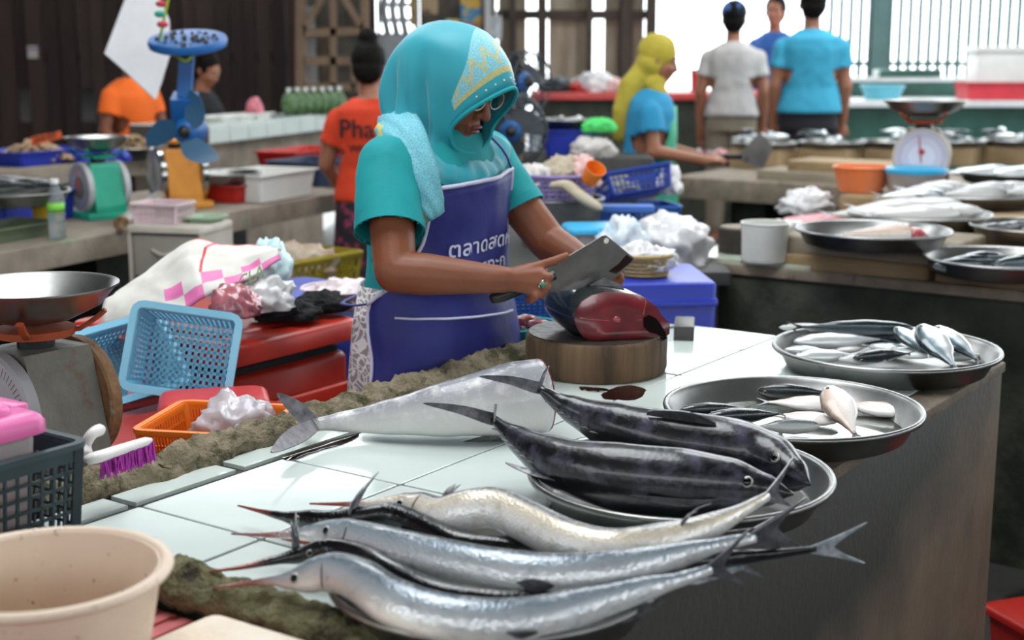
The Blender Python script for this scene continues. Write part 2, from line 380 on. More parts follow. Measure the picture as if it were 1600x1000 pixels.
class Fish:
    def __init__(s, name, label, path, keys, up, m, group=None, n=44, seg=20, rootz=None, rx=2.0):
        pts = catmull(path, n); s.pts = pts; s.up = Vector(up); s.keys = keys
        mid = sum(pts, Vector()) / n
        base = Vector((mid.x, mid.y, min(p.z for p in pts) - .02 if rootz is None else rootz))
        s.root = thing(name, label, 'fish', base, 0, group)
        mb = MB(); rings = []; bel = []; ln = []
        for i in range(n):
            t = i / (n - 1); c, tt, x, y = s.frame(t); hh, hw = interp(keys, t)
            ring = []
            for k in range(seg):
                a = 2 * math.pi * k / seg
                ring.append(c + x * math.cos(a) * hw + y * math.sin(a) * hh); bel.append(math.sin(a)); ln.append(t)
            rings.append(ring)
        mb.loft(rings, caps=True); mb.at = {'bel': bel, 'len': ln}
        s.body = mb.build('body', m, s.root, smooth='all', world=True)
    def frame(s, t):
        f = t * (len(s.pts) - 1); i = min(int(f), len(s.pts) - 2); c = s.pts[i].lerp(s.pts[i + 1], f - i)
        tt = (s.pts[min(i + 2, len(s.pts) - 1)] - s.pts[max(i - 1, 0)]).normalized()
        x = tt.cross(s.up).normalized(); y = x.cross(tt); return c, tt, x, y
    def surf(s, t, ang, k=1.0):
        c, tt, x, y = s.frame(t); hh, hw = interp(s.keys, t); a = R(ang)
        return c + (x * math.cos(a) * hw + y * math.sin(a) * hh) * k, (x * math.cos(a) / max(hw, 1e-4) + y * math.sin(a) / max(hh, 1e-4)).normalized()
    def facing(s, t):          # angle on the body that faces the camera most
        best = max(range(0, 360, 10), key=lambda a: s.surf(t, a)[1].dot((CAM - s.surf(t, a)[0]).normalized())); return best
    def eye(s, t, ang, r, two=False):
        p, n = s.surf(t, ang, .97); q = n.to_track_quat('Z', 'Y').to_matrix()
        e = MB().ball(p, (r, r, r * .4), 14, q).build('eye', M['eye_white'], s.root, smooth='all', world=True)
        pu = MB().ball(p + n * r * .25, (r * .72, r * .72, r * .28), 12, q).build('pupil', M['pupil'], None, smooth='all')
        for v in pu.data.vertices: v.co -= s.root.location
        pu.parent = e
    def fin(s, name, poly, m, th=.0015):
        pl = [Vector(p) for p in poly]; sm = catmull(pl + [pl[0]], len(pl) * 5)[:-1]
        return MB().plate(sm, th).build(name, m, s.root, world=True)
    def rays(s, name, p, tips, m, w=.006):       # a fin of separate bent rays
        mb = MB()
        for tp in tips:
            p0 = Vector(p); p2 = Vector(tp); mid = (p0 + p2) / 2 + Vector((0, 0, .006))
            mb.tube(catmull([p0, mid, p2], 6), [w, w * .9, w * .75, w * .55, w * .35, w * .1], 5, flat=.35)
        return mb.build(name, m, s.root, smooth='all', world=True)
    def tail(s, L_, Wd, m, at=1, span=None, up=1.0, lo=1.0, name='tail_fin'):
        c, tt, x, y = s.frame(.999 if at else .001); d = tt if at else -tt
        sp = Vector(span).normalized() if span is not None else y
        p = s.pts[-1] if at else s.pts[0]
        poly = [p - d * .012 - sp * Wd * .10, p + d * L_ * .45 - sp * Wd * .55 * lo, p + d * L_ * lo - sp * Wd * lo, p + d * L_ * .55 * lo - sp * Wd * .4 * lo, p + d * L_ * .35,
                p + d * L_ * .55 * up + sp * Wd * .4 * up, p + d * L_ * up + sp * Wd * up, p + d * L_ * .45 + sp * Wd * .55 * up, p - d * .012 + sp * Wd * .10]
        sm = catmull(poly, len(poly) * 4); mb = MB().plate(sm, .002)
        if L_ < .1:
            for q in range(-7, 8):
                if q: mb.tube([p + sp * Wd * q * .012, p + d * L_ * (.36 + .05 * abs(q)) + sp * Wd * q * .10], [.0014, .0006], 4)
        return mb.build(name, m, s.root, world=True)
def PP(lst): return [P(a, b, c) for a, b, c in lst]

# two tunas, tails over the headless fish, snouts in the tray
tk = [(0, .006, .007), (.05, .011, .010), (.14, .023, .020), (.3, .040, .034), (.5, .051, .044), (.68, .051, .045), (.82, .041, .037), (.93, .023, .020), (1, .002, .002)]
t1 = Fish('tuna', 'dark tuna lying in front, its tail fin resting across the headless fish', PP([(772, 655, .905), (805, 683, .888), (870, 722, .868), (960, 744, .862), (1060, 754, .860), (1150, 760, .858), (1240, 772, .856)]), tk, (0, -.35, .9), M['tuna'], 'two dark tunas in a tray', n=60, seg=28)
tk2 = [(0, .006, .007), (.05, .012, .011), (.14, .024, .021), (.3, .042, .035), (.5, .052, .045), (.68, .052, .046), (.82, .042, .038), (.93, .025, .022), (1, .002, .002)]
t2 = Fish('tuna', 'dark tuna lying behind the other, tail by the chopping block, snout in the tray', PP([(843, 606, .93), (880, 632, .905), (950, 664, .882), (1040, 690, .870), (1130, 704, .868), (1200, 720, .862), (1266, 757, .854)]), tk2, (0, -.3, .95), M['tuna'], 'two dark tunas in a tray', n=60, seg=28)
for f_, tips, lo, et in ((t1, ((660, 630), (775, 632)), (735, 690), .875), (t2, ((748, 588), (858, 572)), (858, 640), .885)):
    b0 = f_.pts[0]
    for (tx, ty), w in zip(tips, (.010, .010)):
        tp = P(tx, ty, .965 if f_ is t2 else .945); mid = (b0 + tp) / 2 + Vector((0, 0, .004))
        f_.fin('tail_fin', [b0 + Vector((0, .004, .009)), mid + Vector((0, 0, .006)), tp, mid - Vector((0, 0, .008)), b0 - Vector((0, 0, .01))], M['fin_grey'], .003)
    f_.eye(et, f_.facing(et) + 10, .0085)
    for k in range(7):      # finlets along the keel
        p, n_ = f_.surf(.07 + k * .032, f_.facing(.1) - 38, 1.0)
        f_.fin('finlet', [p, p + n_ * .006 - f_.frame(.1)[1] * .012, p - f_.frame(.1)[1] * .008], M['fin_grey'], .0012)
p, n_ = t2.surf(.52, 75); c_, tt, x_, y_ = t2.frame(.52)
t2.fin('dorsal_fin', [p - tt * .05, p - tt * .04 + n_ * .012, p + tt * .02 + n_ * .02, p + tt * .06 + n_ * .004, p + tt * .06], M['fin_dark'], .002)
p, n_ = t1.surf(.30, t1.facing(.3) - 55); tt = t1.frame(.3)[1]
t1.fin('pelvic_fin', [p + tt * .02, p - tt * .02 + n_ * .008, p - tt * .07 + n_ * .004, p - tt * .02 - n_ * .002], M['fin_grey'], .002)
p, n_ = t1.surf(.74, t1.facing(.74) - 30); tt = t1.frame(.74)[1]
t1.fin('pectoral_fin', [p + tt * .02, p - tt * .03 + n_ * .004, p - tt * .10 + n_ * .004, p - tt * .03 + n_ * .002 - Vector((0, 0, .012))], M['fin_dark'], .002)
# headless carcass along the kerb
ck = [(0, .064, .046), (.12, .064, .047), (.4, .048, .040), (.65, .031, .028), (.85, .018, .017), (.95, .012, .013), (1, .011, .012)]
ca = Fish('headless_fish', 'big headless silver fish lying along the mossy kerb, cut end by the chopping block', PP([(846, 618, .868), (760, 630, .866), (660, 645, .85), (580, 655, .836), (520, 660, .832), (492, 664, .834)]), ck, (0, .25, .97), M['carcass'], n=50, seg=28)
b0 = ca.pts[-1]
for tx, ty, z_, w in ((432, 616, .875, .012), (425, 708, .84, .014)):
    tp = P(tx, ty, z_); m1 = b0.lerp(tp, .5); perp = (tp - b0).cross(Vector((0, -1, .3))).normalized()
    ca.fin('tail_fin', [b0 + perp * .012, m1 + perp * w * 1.3, tp + perp * .002, m1 - perp * w * .9, b0 - perp * .010], M['fin_grey'], .003)
p, n_ = ca.surf(.3, 262); ca.fin('anal_fin', [p, p + P(760, 668, .82) - P(700, 655, .84), p + P(745, 685, .805) - P(800, 662, .84) - Vector((.03, 0, 0)), p + Vector((.03, 0, -.004))], M['fin_grey'], .002)
p, n_ = ca.surf(.07, 20); rng = random.Random(4)
mb = MB(); c0 = ca.pts[0]; x_, y_ = ca.frame(0)[2], ca.frame(0)[3]
mb.add([c0 - ca.frame(0)[1] * .0025 + x_ * math.cos(a * .2618) * .046 * (.98 + .03 * rng.random()) + y_ * math.sin(a * .2618) * .064 * (.98 + .03 * rng.random()) for a in range(24)], [tuple(range(24))])
mb.build('cut_end', M['flesh_pink'], ca.root, world=True)
# needlefish
def needle(label, pts, rmax, m, up, eye_t=.2, eye_a=None, n=80, tailspan=(0, 0, 1), tl=.06, tw=.035, fm='fin_grey', h0=1.0):
    keys = [(0, .0014, .0014), (.05, .0028, .003), (.115, .0062, .0065), (.15, .0115, .010), (.19, .018 * h0, .0145), (.235, rmax * .92, rmax * .72), (.34, rmax, rmax * .8), (.55, rmax * 1.0, rmax * .8), (.72, rmax * .9, rmax * .72), (.84, rmax * .62, rmax * .5), (.93, rmax * .34, rmax * .26), (1, rmax * .24, rmax * .14)]
    f_ = Fish('needlefish', label, PP(pts), keys, up, M[m], 'long beaked needlefish heaped over a tray', n=n, seg=22)
    a = f_.facing(eye_t) if eye_a is None else eye_a
    f_.eye(eye_t, a + (12 if m != 'needle_dark' else -5), .0066 if m != 'needle_dark' else .0045)
    f_.tail(tl, tw, M[fm], 1, span=tailspan)
    p, n1 = f_.surf(.80, f_.facing(.8) - 75); tt = f_.frame(.8)[1]
    f_.fin('anal_fin', [p - tt * .03, p - tt * .01 + n1 * .014, p + tt * .05 + n1 * .006, p + tt * .06], M[fm], .0015)
    return f_
h1 = needle('white needlefish with cream belly, arched highest of the needlefish pile', [(484, 787, .842), (550, 788, .846), (605, 788, .85), (640, 790, .853), (685, 806, .862), (728, 797, .878), (775, 794, .884), (825, 816, .88), (890, 846, .876), (965, 858, .876), (1050, 842, .876), (1120, 818, .88), (1165, 795, .885), (1200, 775, .89)], .0265, 'needle_white', (.15, .55, .8), .185)
h2 = needle('silver needlefish with long pink-grey beak stretched across the middle of the pile', [(362, 834, .842), (420, 836, .846), (470, 834, .85), (510, 832, .856), (560, 843, .862), (640, 864, .87), (760, 889, .874), (860, 898, .875), (960, 890, .876), (1050, 870, .876), (1130, 850, .876), (1180, 840, .878)], .0255, 'needle_silver', (.1, .5, .85), .20, fm='fin_dark')
h3 = needle('black needlefish with raised fin spines lying behind the silver one', [(372, 790, .83), (425, 803, .832), (470, 812, .836), (515, 818, .84), (565, 812, .848), (610, 808, .853), (655, 824, .85), (715, 852, .845), (800, 862, .84), (890, 866, .838), (980, 864, .84), (1060, 852, .845), (1130, 838, .85), (1190, 828, .855)], .0215, 'needle_dark', (0, -.5, .85), .17)
h4 = needle('dark curved needlefish with red beak tip, between the two silver ones', [(328, 893, .828), (380, 886, .832), (425, 876, .836), (470, 868, .84), (520, 862, .846), (570, 874, .852), (620, 904, .855), (680, 930, .853), (760, 944, .848), (840, 944, .846), (920, 930, .846), (1000, 908, .848), (1070, 888, .85), (1130, 874, .852)], .0205, 'needle_dark', (0, -.45, .9), .17)
h5 = needle('silver needlefish nearest the camera, hanging over the edge of the tray', [(335, 918, .83), (362, 915, .832), (390, 911, .836), (425, 908, .842), (465, 905, .852), (515, 894, .866), (560, 906, .872), (610, 938, .872), (680, 962, .868), (760, 972, .864), (840, 966, .862), (920, 946, .862), (1000, 922, .864), (1060, 906, .866), (1110, 890, .868)], .0255, 'needle_silver', (.1, .5, .85), .17, fm='fin_dark', h0=1.1)
h6 = needle('black needlefish buried under the silver one, its forked tail hanging past the counter', [(440, 842, .826), (490, 850, .83), (545, 858, .834), (600, 876, .838), (660, 898, .842), (740, 916, .845), (840, 922, .846), (940, 908, .847), (1040, 888, .85), (1130, 874, .852), (1210, 866, .855), (1275, 858, .86)], .0215, 'needle_dark', (0, -.5, .85), .17, tl=.062, tw=.026, fm='fin_pale')
h3.rays('pectoral_fin', P(545, 806, .855), [P(592, 737, .905), P(588, 741, .902), P(582, 748, .898), P(574, 757, .893), P(566, 767, .889), P(556, 780, .883)], M['fin_grey'], .008)
h4.rays('pectoral_fin', P(462, 860, .848), [P(462, 798, .885), P(454, 812, .88), P(450, 828, .872)], M['fin_dark'], .005)
h1.rays('pectoral_fin', P(690, 795, .872), [P(720, 757, .90), P(712, 756, .90), P(704, 760, .897), P(697, 768, .893)], M['fin_grey'], .008)
h1.rays('pelvic_fin', P(1062, 822, .892), [P(1090, 800, .905), P(1112, 786, .91)], M['fin_dark'], .003)
pf, n_ = h2.surf(.585, h2.facing(.585) - 20); tt = h2.frame(.585)[1]
h2.fin('pelvic_fin', [pf, pf + n_ * .004 + Vector((.02, -.004, .006)), pf + tt * .045 + n_ * .004, pf + Vector((.02, -.004, -.010)) + n_ * .004], M['fin_dark'], .002)
pf, n_ = h5.surf(.60, h5.facing(.6) - 20); tt = h5.frame(.6)[1]
h5.fin('pelvic_fin', [pf, pf + n_ * .004 + Vector((.014, -.002, .004)), pf + tt * .034 + n_ * .003, pf + Vector((.014, -.002, -.005)) + n_ * .003], M['fin_dark'], .002)
for f_, t0 in ((h1, .235), (h2, .24), (h5, .225)):    # gill slits
    fa = f_.facing(t0); pts = [f_.surf(t0 + .012 * math.cos(a * .55), fa + a * 22, 1.005)[0] for a in (-2, -1, 0, 1, 2)]
    MB().tube(pts, [.0006, .0014, .0016, .0014, .0005], 5).build('gill', M['fin_dark'], f_.root, smooth='all', world=True)
# ------------------------------------------------------------------ small tray fish
SMALL = {}
M['bream'] = fish_mat('bream', [(0, 'e9e4e0'), (.45, 'e4dcd6'), (.65, 'd9c4b6'), (.85, 'b59a86'), (1, '6f675f')], .25, mott=('cdb9ac', 60, .55, .75), scale=350)
M['mackerel'] = fish_mat('mackerel', [(0, 'c9cbc6'), (.4, 'a7aca9'), (.55, '5d6668'), (.7, '2b3336'), (1, '1c2225')], .2, mott=('8a8f8c', 50, .6, .8), coat=.7)
M['silver_fish'] = fish_mat('silver_fish', [(0, 'e3e6e6'), (.4, 'cfd5d6'), (.6, '93a3a9'), (.75, '4d5f66'), (1, '1e292d')], .14, metal=.35, coat=.8)
M['dull_fish'] = fish_mat('dull_fish', [(0, 'cfcdc9'), (.5, 'aaa9a8'), (.75, '77787b'), (1, '46484c')], .3, metal=.1)
def small_fish(kind, label, loc, rz, L_=.15, roll=80, group=None, pitch=0, m=None, fat=1.0):
    key = (kind, m)
    if key not in SMALL:
        hk = {'bream': [(0, .02, .015), (.06, .09, .05), (.2, .17, .075), (.4, .205, .085), (.6, .17, .07), (.8, .08, .04), (.93, .035, .02), (1, .03, .012)],
              'mack': [(0, .015, .012), (.06, .06, .05), (.2, .105, .08), (.42, .125, .095), (.65, .10, .075), (.85, .045, .035), (.95, .022, .016), (1, .022, .012)]}[kind]
        SMALL[key] = hk
        f_ = Fish('small_fish', 'x', [Vector((0, 0, 0)), Vector((.33, 0, 0)), Vector((.66, 0, 0)), Vector((.88, 0, 0))], hk, (0, 0, 1), M[m], n=20, seg=14, rootz=0)
        f_.tail(.14, .11, M['fin_grey'], 1)
        f_.eye(.11, 20, .024); f_.eye(.11, 160, .024)
        SMALL[key] = f_.root; root = f_.root
    else: root = copy_tree(SMALL[key])
    root.name = {'bream': 'bream', 'mack': 'mackerel'}[kind]
    root.location = loc; root.rotation_euler = Matrix.Rotation(rz, 3, 'Z').to_4x4().to_3x3().__matmul__(Matrix.Rotation(pitch, 3, 'Y')).__matmul__(Matrix.Rotation(R(roll), 3, 'X')).to_euler()
    root.scale = (L_, L_ * fat, L_ * fat); tag(root, label, 'fish', group)
    return root
# ------------------------------------------------------------------ shared builders
def crumpled(label, name, cat, c, s, seed, m, amp=.22, fr=5, group=None, flat=.3, rz=0, sub=4, sharp=True, parent=None):
    bm = bmesh.new(); bmesh.ops.create_icosphere(bm, subdivisions=sub, radius=1); mb = MB()
    for v in bm.verts:
        p = v.co.copy(); q = p * fr * .4 + Vector((seed * 3.1, seed * 1.7, seed))
        d = 1 + amp * (.75 * noise.noise(q) + .55 * (.45 - abs(noise.noise(q * 1.9)) * 2) + .38 * (.45 - abs(noise.noise(q * 4.3)) * 2) + .22 * (.45 - abs(noise.noise(q * 9.5)) * 2))
        p = p * d; p.z = max(p.z, -flat)
        mb.v.append(Vector((p.x * s[0], p.y * s[1], (p.z + flat) * s[2])))
    mb.f = [tuple(v.index for v in f.verts) for f in bm.faces]; bm.free()
    o = link(name, mb.mesh(name, smooth='all'), m, parent)
    o.location = c; o.rotation_euler = (0, 0, rz)
    if parent is None: tag(o, label, cat, group)
    return o
def lattice(mb, a, b, c, d, n, k, w, th):
    """grid of bars on the quad a-b-c-d: n bars along a->b spacing, k along a->d"""
    a, b, c, d = map(Vector, (a, b, c, d)); nn = (b - a).cross(d - a).normalized()
    for i in range(n + 1):
        t = i / n; mb.bar(a.lerp(b, t), d.lerp(c, t), w, th, nn)
    for j in range(k + 1):
        t = j / k; mb.bar(a.lerp(d, t), b.lerp(c, t), w, th, nn)
def basket(name, label, loc, rot, Lx, Ly, H, m, nx, ny, nz, tp=1.12, w=.004, group=None, bx=None, cat='basket', rimw=.012, solidbase=False):
    t = thing(name, label, cat, loc, 0, group, rot=rot)
    q = lambda x, y, z: Vector((x * Lx / 2 * lerp(1 / tp, 1, z / H), y * Ly / 2 * lerp(1 / tp, 1, z / H), z))
    for s in (((-1, -1), (1, -1), nx), ((1, -1), (1, 1), ny), ((1, 1), (-1, 1), nx), ((-1, 1), (-1, -1), ny)):
        mb = MB(); (x0, y0), (x1, y1), n = s
        lattice(mb, q(x0, y0, 0), q(x1, y1, 0), q(x1, y1, H), q(x0, y0, H), n, nz, w, .003)
        mb.bar(q(x0, y0, H * .9), q(x1, y1, H * .9), .003, H * .16); mb.bar(q(x0, y0, 0), q(x0, y0, H), .012, .012)
        mb.build('side', m, t)
    mb = MB()
    if solidbase: mb.box((0, 0, .002), (Lx / tp, Ly / tp, .003))
    else: lattice(mb, q(-1, -1, 0), q(1, -1, 0), q(1, 1, 0), q(-1, 1, 0), bx[0] if bx else nx, bx[1] if bx else ny, w * 1.2, .003)
    mb.build('base', m, t)
    mb = MB(); ring = []
    r0 = .018
    for qd, (sx, sy) in enumerate(((1, 1), (-1, 1), (-1, -1), (1, -1))):
        for i in range(4):
            a = (qd + i / 3) * math.pi / 2; ring.append(Vector((sx * (Lx / 2 - r0 * .6) + r0 * math.cos(a), sy * (Ly / 2 - r0 * .6) + r0 * math.sin(a), H)))
    rings = []
    n = len(ring)
    for i in range(n):
        d = (ring[(i + 1) % n] - ring[i - 1]).normalized(); x = d.cross(ZA)
        rings.append([ring[i] + x * a * rimw * .5 + ZA * b * .004 for a, b in ((-1, -1), (1, -1), (1, 1), (-1, 1))])
    mb.loft(rings, wrap=True); mb.build('rim', m, t, smooth=40)
    return t
def bowl(name, label, loc, prof, m, cat='bowl', seg=48, group=None, rim=None, rimm=None):
    t = thing(name, label, cat, loc, 0, group)
    MB().lathe(prof, seg=seg).build('body', m, t, smooth=50)
    if rim: r, z, w = rim; MB().lathe([(r + w * math.cos(a * .7854), z + w * .8 * math.sin(a * .7854)) for a in range(8)] + [(r + w, z)], seg=seg).build('rim', rimm or m, t, smooth='all')
    return t
def onplane(px, py, C, n): r = ray(px, py); return CAM + r * ((Vector(C) - CAM).dot(n) / r.dot(n))
def scale_dial(name, base, ring, mark):
    m, nt, b = nodes(name); at = N(nt, 'ShaderNodeTexCoord'); sp = N(nt, 'ShaderNodeSeparateXYZ'); L(nt, at.outputs['Object'], sp.inputs[0])
    m_r = N(nt, 'ShaderNodeVectorMath', operation='LENGTH'); cb = N(nt, 'ShaderNodeCombineXYZ'); L(nt, sp.outputs[0], cb.inputs[0]); L(nt, sp.outputs[1], cb.inputs[1]); L(nt, cb.outputs[0], m_r.inputs[0])
    an = N(nt, 'ShaderNodeMath', operation='ARCTAN2'); L(nt, sp.outputs[1], an.inputs[0]); L(nt, sp.outputs[0], an.inputs[1])
    ml = N(nt, 'ShaderNodeMath', operation='MULTIPLY', i_1=60 / 6.2832); L(nt, an.outputs[0], ml.inputs[0])
    fr = N(nt, 'ShaderNodeMath', operation='FRACT'); L(nt, ml.outputs[0], fr.inputs[0])
    lt = N(nt, 'ShaderNodeMath', operation='LESS_THAN', i_1=.22); L(nt, fr.outputs[0], lt.inputs[0])
    g1 = N(nt, 'ShaderNodeMath', operation='COMPARE', i_1=.078, i_2=.008); L(nt, m_r.outputs['Value'], g1.inputs[0])
    mm = N(nt, 'ShaderNodeMath', operation='MULTIPLY'); L(nt, lt.outputs[0], mm.inputs[0]); L(nt, g1.outputs[0], mm.inputs[1])
    out = mixc(nt, mm.outputs[0], lin(base), lin('6b6a6c'))
    g2 = N(nt, 'ShaderNodeMath', operation='LESS_THAN', i_1=.045); L(nt, m_r.outputs['Value'], g2.inputs[0]); out = mixc(nt, g2.outputs[0], out, lin(ring))
    L(nt, out, b.inputs['Base Color']); b.inputs['Roughness'].default_value = .2; M[name] = m
scale_dial('dial_plain', 'b4b3b8', 'b0afb4', 'a0a0a0'); scale_dial('dial_green', 'a9a9ac', '7c7c72', 'c06030'); scale_dial('dial_silver', 'b9bcc0', 'a4a8ac', 'c06030'); scale_dial('dial_violet', 'c9c4d2', 'd8d3dc', 'c03030')
def spring_scale(label, loc, axis_yaw, body, rimm, dial, bowlm=None, brk=None, s=1.0, mark=None, bowl_r=.13, paper=None, rimf=None):
    """axis_yaw: direction (about z) the front dial looks to; local +y is the dial axis"""
    t = thing('spring_scale', label, 'scale', loc, axis_yaw - R(90)); t.scale = (s, s, s)
    MB().rbox((0, 0, .012), (.22, .20, .024), .01).build('base', body, t, smooth=40)
    mb = MB(); mb.loft([[Vector((x, y, z)) for x, y in ((-w, -.062), (w, -.062), (w, .062), (-w, .062))] for w, z in ((.10, .02), (.098, .05), (.062, .2), (.055, .215))], caps=True)
    mb.build('housing', body, t)
    for nm, y, ys in (('dial', .064, 1), ('back_dial', -.064, -1)):
        Mr = Matrix.Rotation(R(-90 * ys), 3, 'X')
        d = MB().lathe([(0, 0), (.098, 0), (.102, .004), (.102, .022), (.096, .026), (.093, .02), (0, .018)], seg=40, M=Mr).build(nm, (rimf or rimm) if ys > 0 else rimm, t, smooth=40); d.location = (0, y, .118)
        fc = MB().lathe([(0, 0), (.092, 0), (.092, .002), (0, .002)], seg=40).build('dial_face', M[dial], d); fc.rotation_euler = (R(-90 * ys), 0, 0); fc.location = (0, ys * .0195, 0)
        pt = MB().bar((0, 0, -.02), (.012 * ys, 0, .072), .004, .002, (0, 1, 0)).build('pointer', mark or M['black_plastic'], d); pt.location = (0, ys * .026, 0)
        if mark: e = MB().box((0, 0, 0), (.018, .002, .018)).build('emblem', mark, d); e.location = (0, ys * .0235, .018); e.rotation_euler = (0, R(45), 0)
    MB().lathe([(.0, .21), (.03, .21), (.03, .236), (0, .236)], seg=16).build('neck', M['black_plastic'], t)
    bz = .236
    mb = MB()
    for a in range(4):
        c_, s_ = math.cos(a * math.pi / 2 + .78), math.sin(a * math.pi / 2 + .78)
        mb.tube([(0, 0, bz), (c_ * .07, s_ * .07, bz + .006), (c_ * .098, s_ * .098, bz + .024), (c_ * .112, s_ * .112, bz + .036)], .007, 8, flat=.6)
    mb.lathe([(0, bz - .002), (.062, bz - .002), (.064, bz + .01), (0, bz + .014)], seg=24)
    mb.build('bracket', brk or body, t, smooth=40)
    if bowlm:
        r = bowl_r; z0 = bz + .022
        MB().lathe([(0, z0), (r * .45, z0 + .002), (r * .8, z0 + .024), (r * .98, z0 + .052), (r * 1.03, z0 + .056), (r * 1.03, z0 + .059), (r * .97, z0 + .056), (r * .79, z0 + .027), (r * .44, z0 + .005), (0, z0 + .003)], seg=48).build('weighing_bowl', bowlm, t, smooth=60)
    if paper: p = MB().box((0, 0, 0), (.002, .09, .07)).build('paper_label', paper, t); p.location = (.083, 0, .10); p.rotation_euler = (0, R(-14), 0)
    return t
# ------------------------------------------------------------------ benches beside the counter
o = MB().rbox((0, 0, .397), (.46, .62, .794), .02).build('side_bench', M['concrete_top'], smooth=30); o.location = UV(.775, 1.77, 0); o.rotation_euler = (0, 0, RC); tag(o, 'concrete bench at the counter end under the dark green basket', 'bench')
o = MB().rbox((0, 0, .385), (.64, .72, .77), .02).build('low_bench', M['concrete_top'], smooth=30); o.location = UV(.775, 1.09, 0); o.rotation_euler = (0, 0, RC); tag(o, 'low concrete bench under the beige basin', 'bench')
# ------------------------------------------------------------------ fish in the trays
BZ = TZ + .004
def trayfish(kind, label, px, py, ang, L_, roll, m, z=None, pitch=0, group=None, fat=1.0):
    zz = BZ + L_ * (.085 if abs(roll) > 60 else .11) * fat + .006 if z is None else z
    c = P(px, py, zz); return small_fish(kind, label, c, R(ang), L_, roll, group, R(pitch), m, fat)
g3 = 'fish in the water tray'
trayfish('bream', 'pale bream lying at the back of the water tray, left of the dark mackerel', 1132, 613, -6, .16, 75, 'bream', group=g3, fat=.62)
trayfish('mack', 'dark mackerel across the back of the water tray', 1240, 612, -10, .15, 30, 'mackerel', group=g3, fat=.9)
trayfish('bream', 'pinkish bream in the middle of the water tray under the upright one', 1258, 630, 172, .15, 70, 'bream', group=g3, fat=.75)
trayfish('bream', 'striped pale bream propped steeply on the others in the water tray', 1314, 640, -80, .15, 100, 'bream', z=.842, pitch=24, group=g3, fat=1.0)
trayfish('bream', 'pale bream against the rim beside the striped upright one', 1367, 638, 148, .14, 72, 'bream', group=g3, fat=.8)
trayfish('mack', 'grey mackerel nearest the tray rim beside the tuna', 1112, 640, 10, .135, 50, 'mackerel', group=g3)
trayfish('mack', 'grey-green mackerel at the front of the water tray', 1160, 650, 12, .155, 55, 'mackerel', group=g3)
trayfish('bream', 'silver bream with a reddish head at the front of the water tray', 1258, 653, 160, .13, 72, 'bream', group=g3, fat=.75)
trayfish('mack', 'small dark mackerel half under the rim at the tray front', 1232, 666, -176, .12, 45, 'mackerel', group=g3)
M['water'] = mat('water', 'd8dcd8', .03, trans=1, ior=1.33)
o = MB().lathe([(0, .0), (.1885, 0), (.189, .0035), (0, .0035)], seg=48).build('water', M['water']); o.location = (.485, 2.352, TZ + .0045); tag(o, 'thin layer of cloudy water in the bream tray', 'water', kind='stuff')
g2 = 'silver fish in the corner tray'
trayfish('mack', 'silver fish under the small one at the near left rim', 1290, 556, 6, .15, -70, 'silver_fish', group=g2)
trayfish('mack', 'dark-backed fish in front of the grey fish piece', 1376, 556, 20, .15, 50, 'mackerel', group=g2)
trayfish('bream', 'deep silver fish below the one showing its face', 1430, 552, -28, .14, -80, 'silver_fish', group=g2, fat=.9)
trayfish('mack', 'silver fish in the gap behind the grey fish piece', 1370, 530, 188, .17, -60, 'silver_fish', z=.832, group=g2)
trayfish('mack', 'long slender blue-backed fish laid across the back of the corner tray', 1340, 512, 176, .27, -40, 'silver_fish', z=.858, group=g2, fat=.62)
trayfish('mack', 'thin yellow-green fish along the back rim of the corner tray', 1268, 512, -4, .16, -60, 'dull_fish', z=.85, group=g2, fat=.6)
trayfish('mack', 'large silver fish lying under the slender one in the corner tray', 1308, 532, 8, .22, -75, 'silver_fish', z=.836, group=g2, fat=.85)
trayfish('mack', 'small silver fish by the near left rim of the corner tray', 1262, 548, -14, .11, -60, 'silver_fish', group=g2)
trayfish('bream', 'grey translucent fish piece in the middle of the corner tray', 1330, 545, 30, .10, -86, 'dull_fish', group=g2, fat=.9)
trayfish('mack', 'yellowish fish at the front of the corner tray', 1347, 562, -4, .11, -70, 'dull_fish', group=g2)
trayfish('mack', 'dark fish between the bright ones in the corner tray', 1396, 545, -30, .12, -60, 'silver_fish', group=g2)
trayfish('bream', 'round silver fish showing its face in the corner tray', 1424, 532, -60, .12, 100, 'silver_fish', z=.848, pitch=22, group=g2)
trayfish('bream', 'bright silver fish with yellow-green side propped up in the corner tray', 1464, 540, -75, .17, 100, 'silver_fish', z=.856, pitch=24, group=g2)
trayfish('bream', 'silver fish leaning behind the bright propped one', 1494, 536, -62, .15, 95, 'silver_fish', z=.852, pitch=22, group=g2)
trayfish('bream', 'silver fish against the far right rim of the corner tray', 1518, 540, 20, .11, -84, 'silver_fish', group=g2)
trayfish('mack', 'silver fish along the near right rim of the corner tray', 1505, 556, 14, .12, -75, 'silver_fish', group=g2)
# ------------------------------------------------------------------ chopping block, tuna chunk, stone
M['stump'] = mat('stump', '70573f', .8, col2='382a1d', ns=14, bump=.7, bs=40, stain='2b2119', ss=10, st=(.55, .7), stretch=(1, 1, .12))
M['stump_top'] = mat('stump_top', '3a2e24', .35, col2='1d1712', ns=16, bump=.5, bs=60, stain='4f4033', ss=8)
SX, SY, SH = .174, 2.84, .078
st = thing('chopping_block', 'round tree-trunk chopping block carrying the cut tuna', 'chopping block', (SX, SY, TZ))
mb = MB(); rings = []
for z in (0, .01, .03, .05, SH - .006, SH):
    rings.append([Vector((math.cos(a) * rr, math.sin(a) * rr, z)) for a in [2 * math.pi * k / 96 for k in range(96)] for rr in [(.146 - (.004 if z in (0, SH) else 0)) * (1 + .012 * noise.noise(Vector((math.cos(a) * 4, math.sin(a) * 4, 0))) - (.006 if noise.noise(Vector((math.cos(a) * 14, math.sin(a) * 14, 2))) > .35 else 0))]])
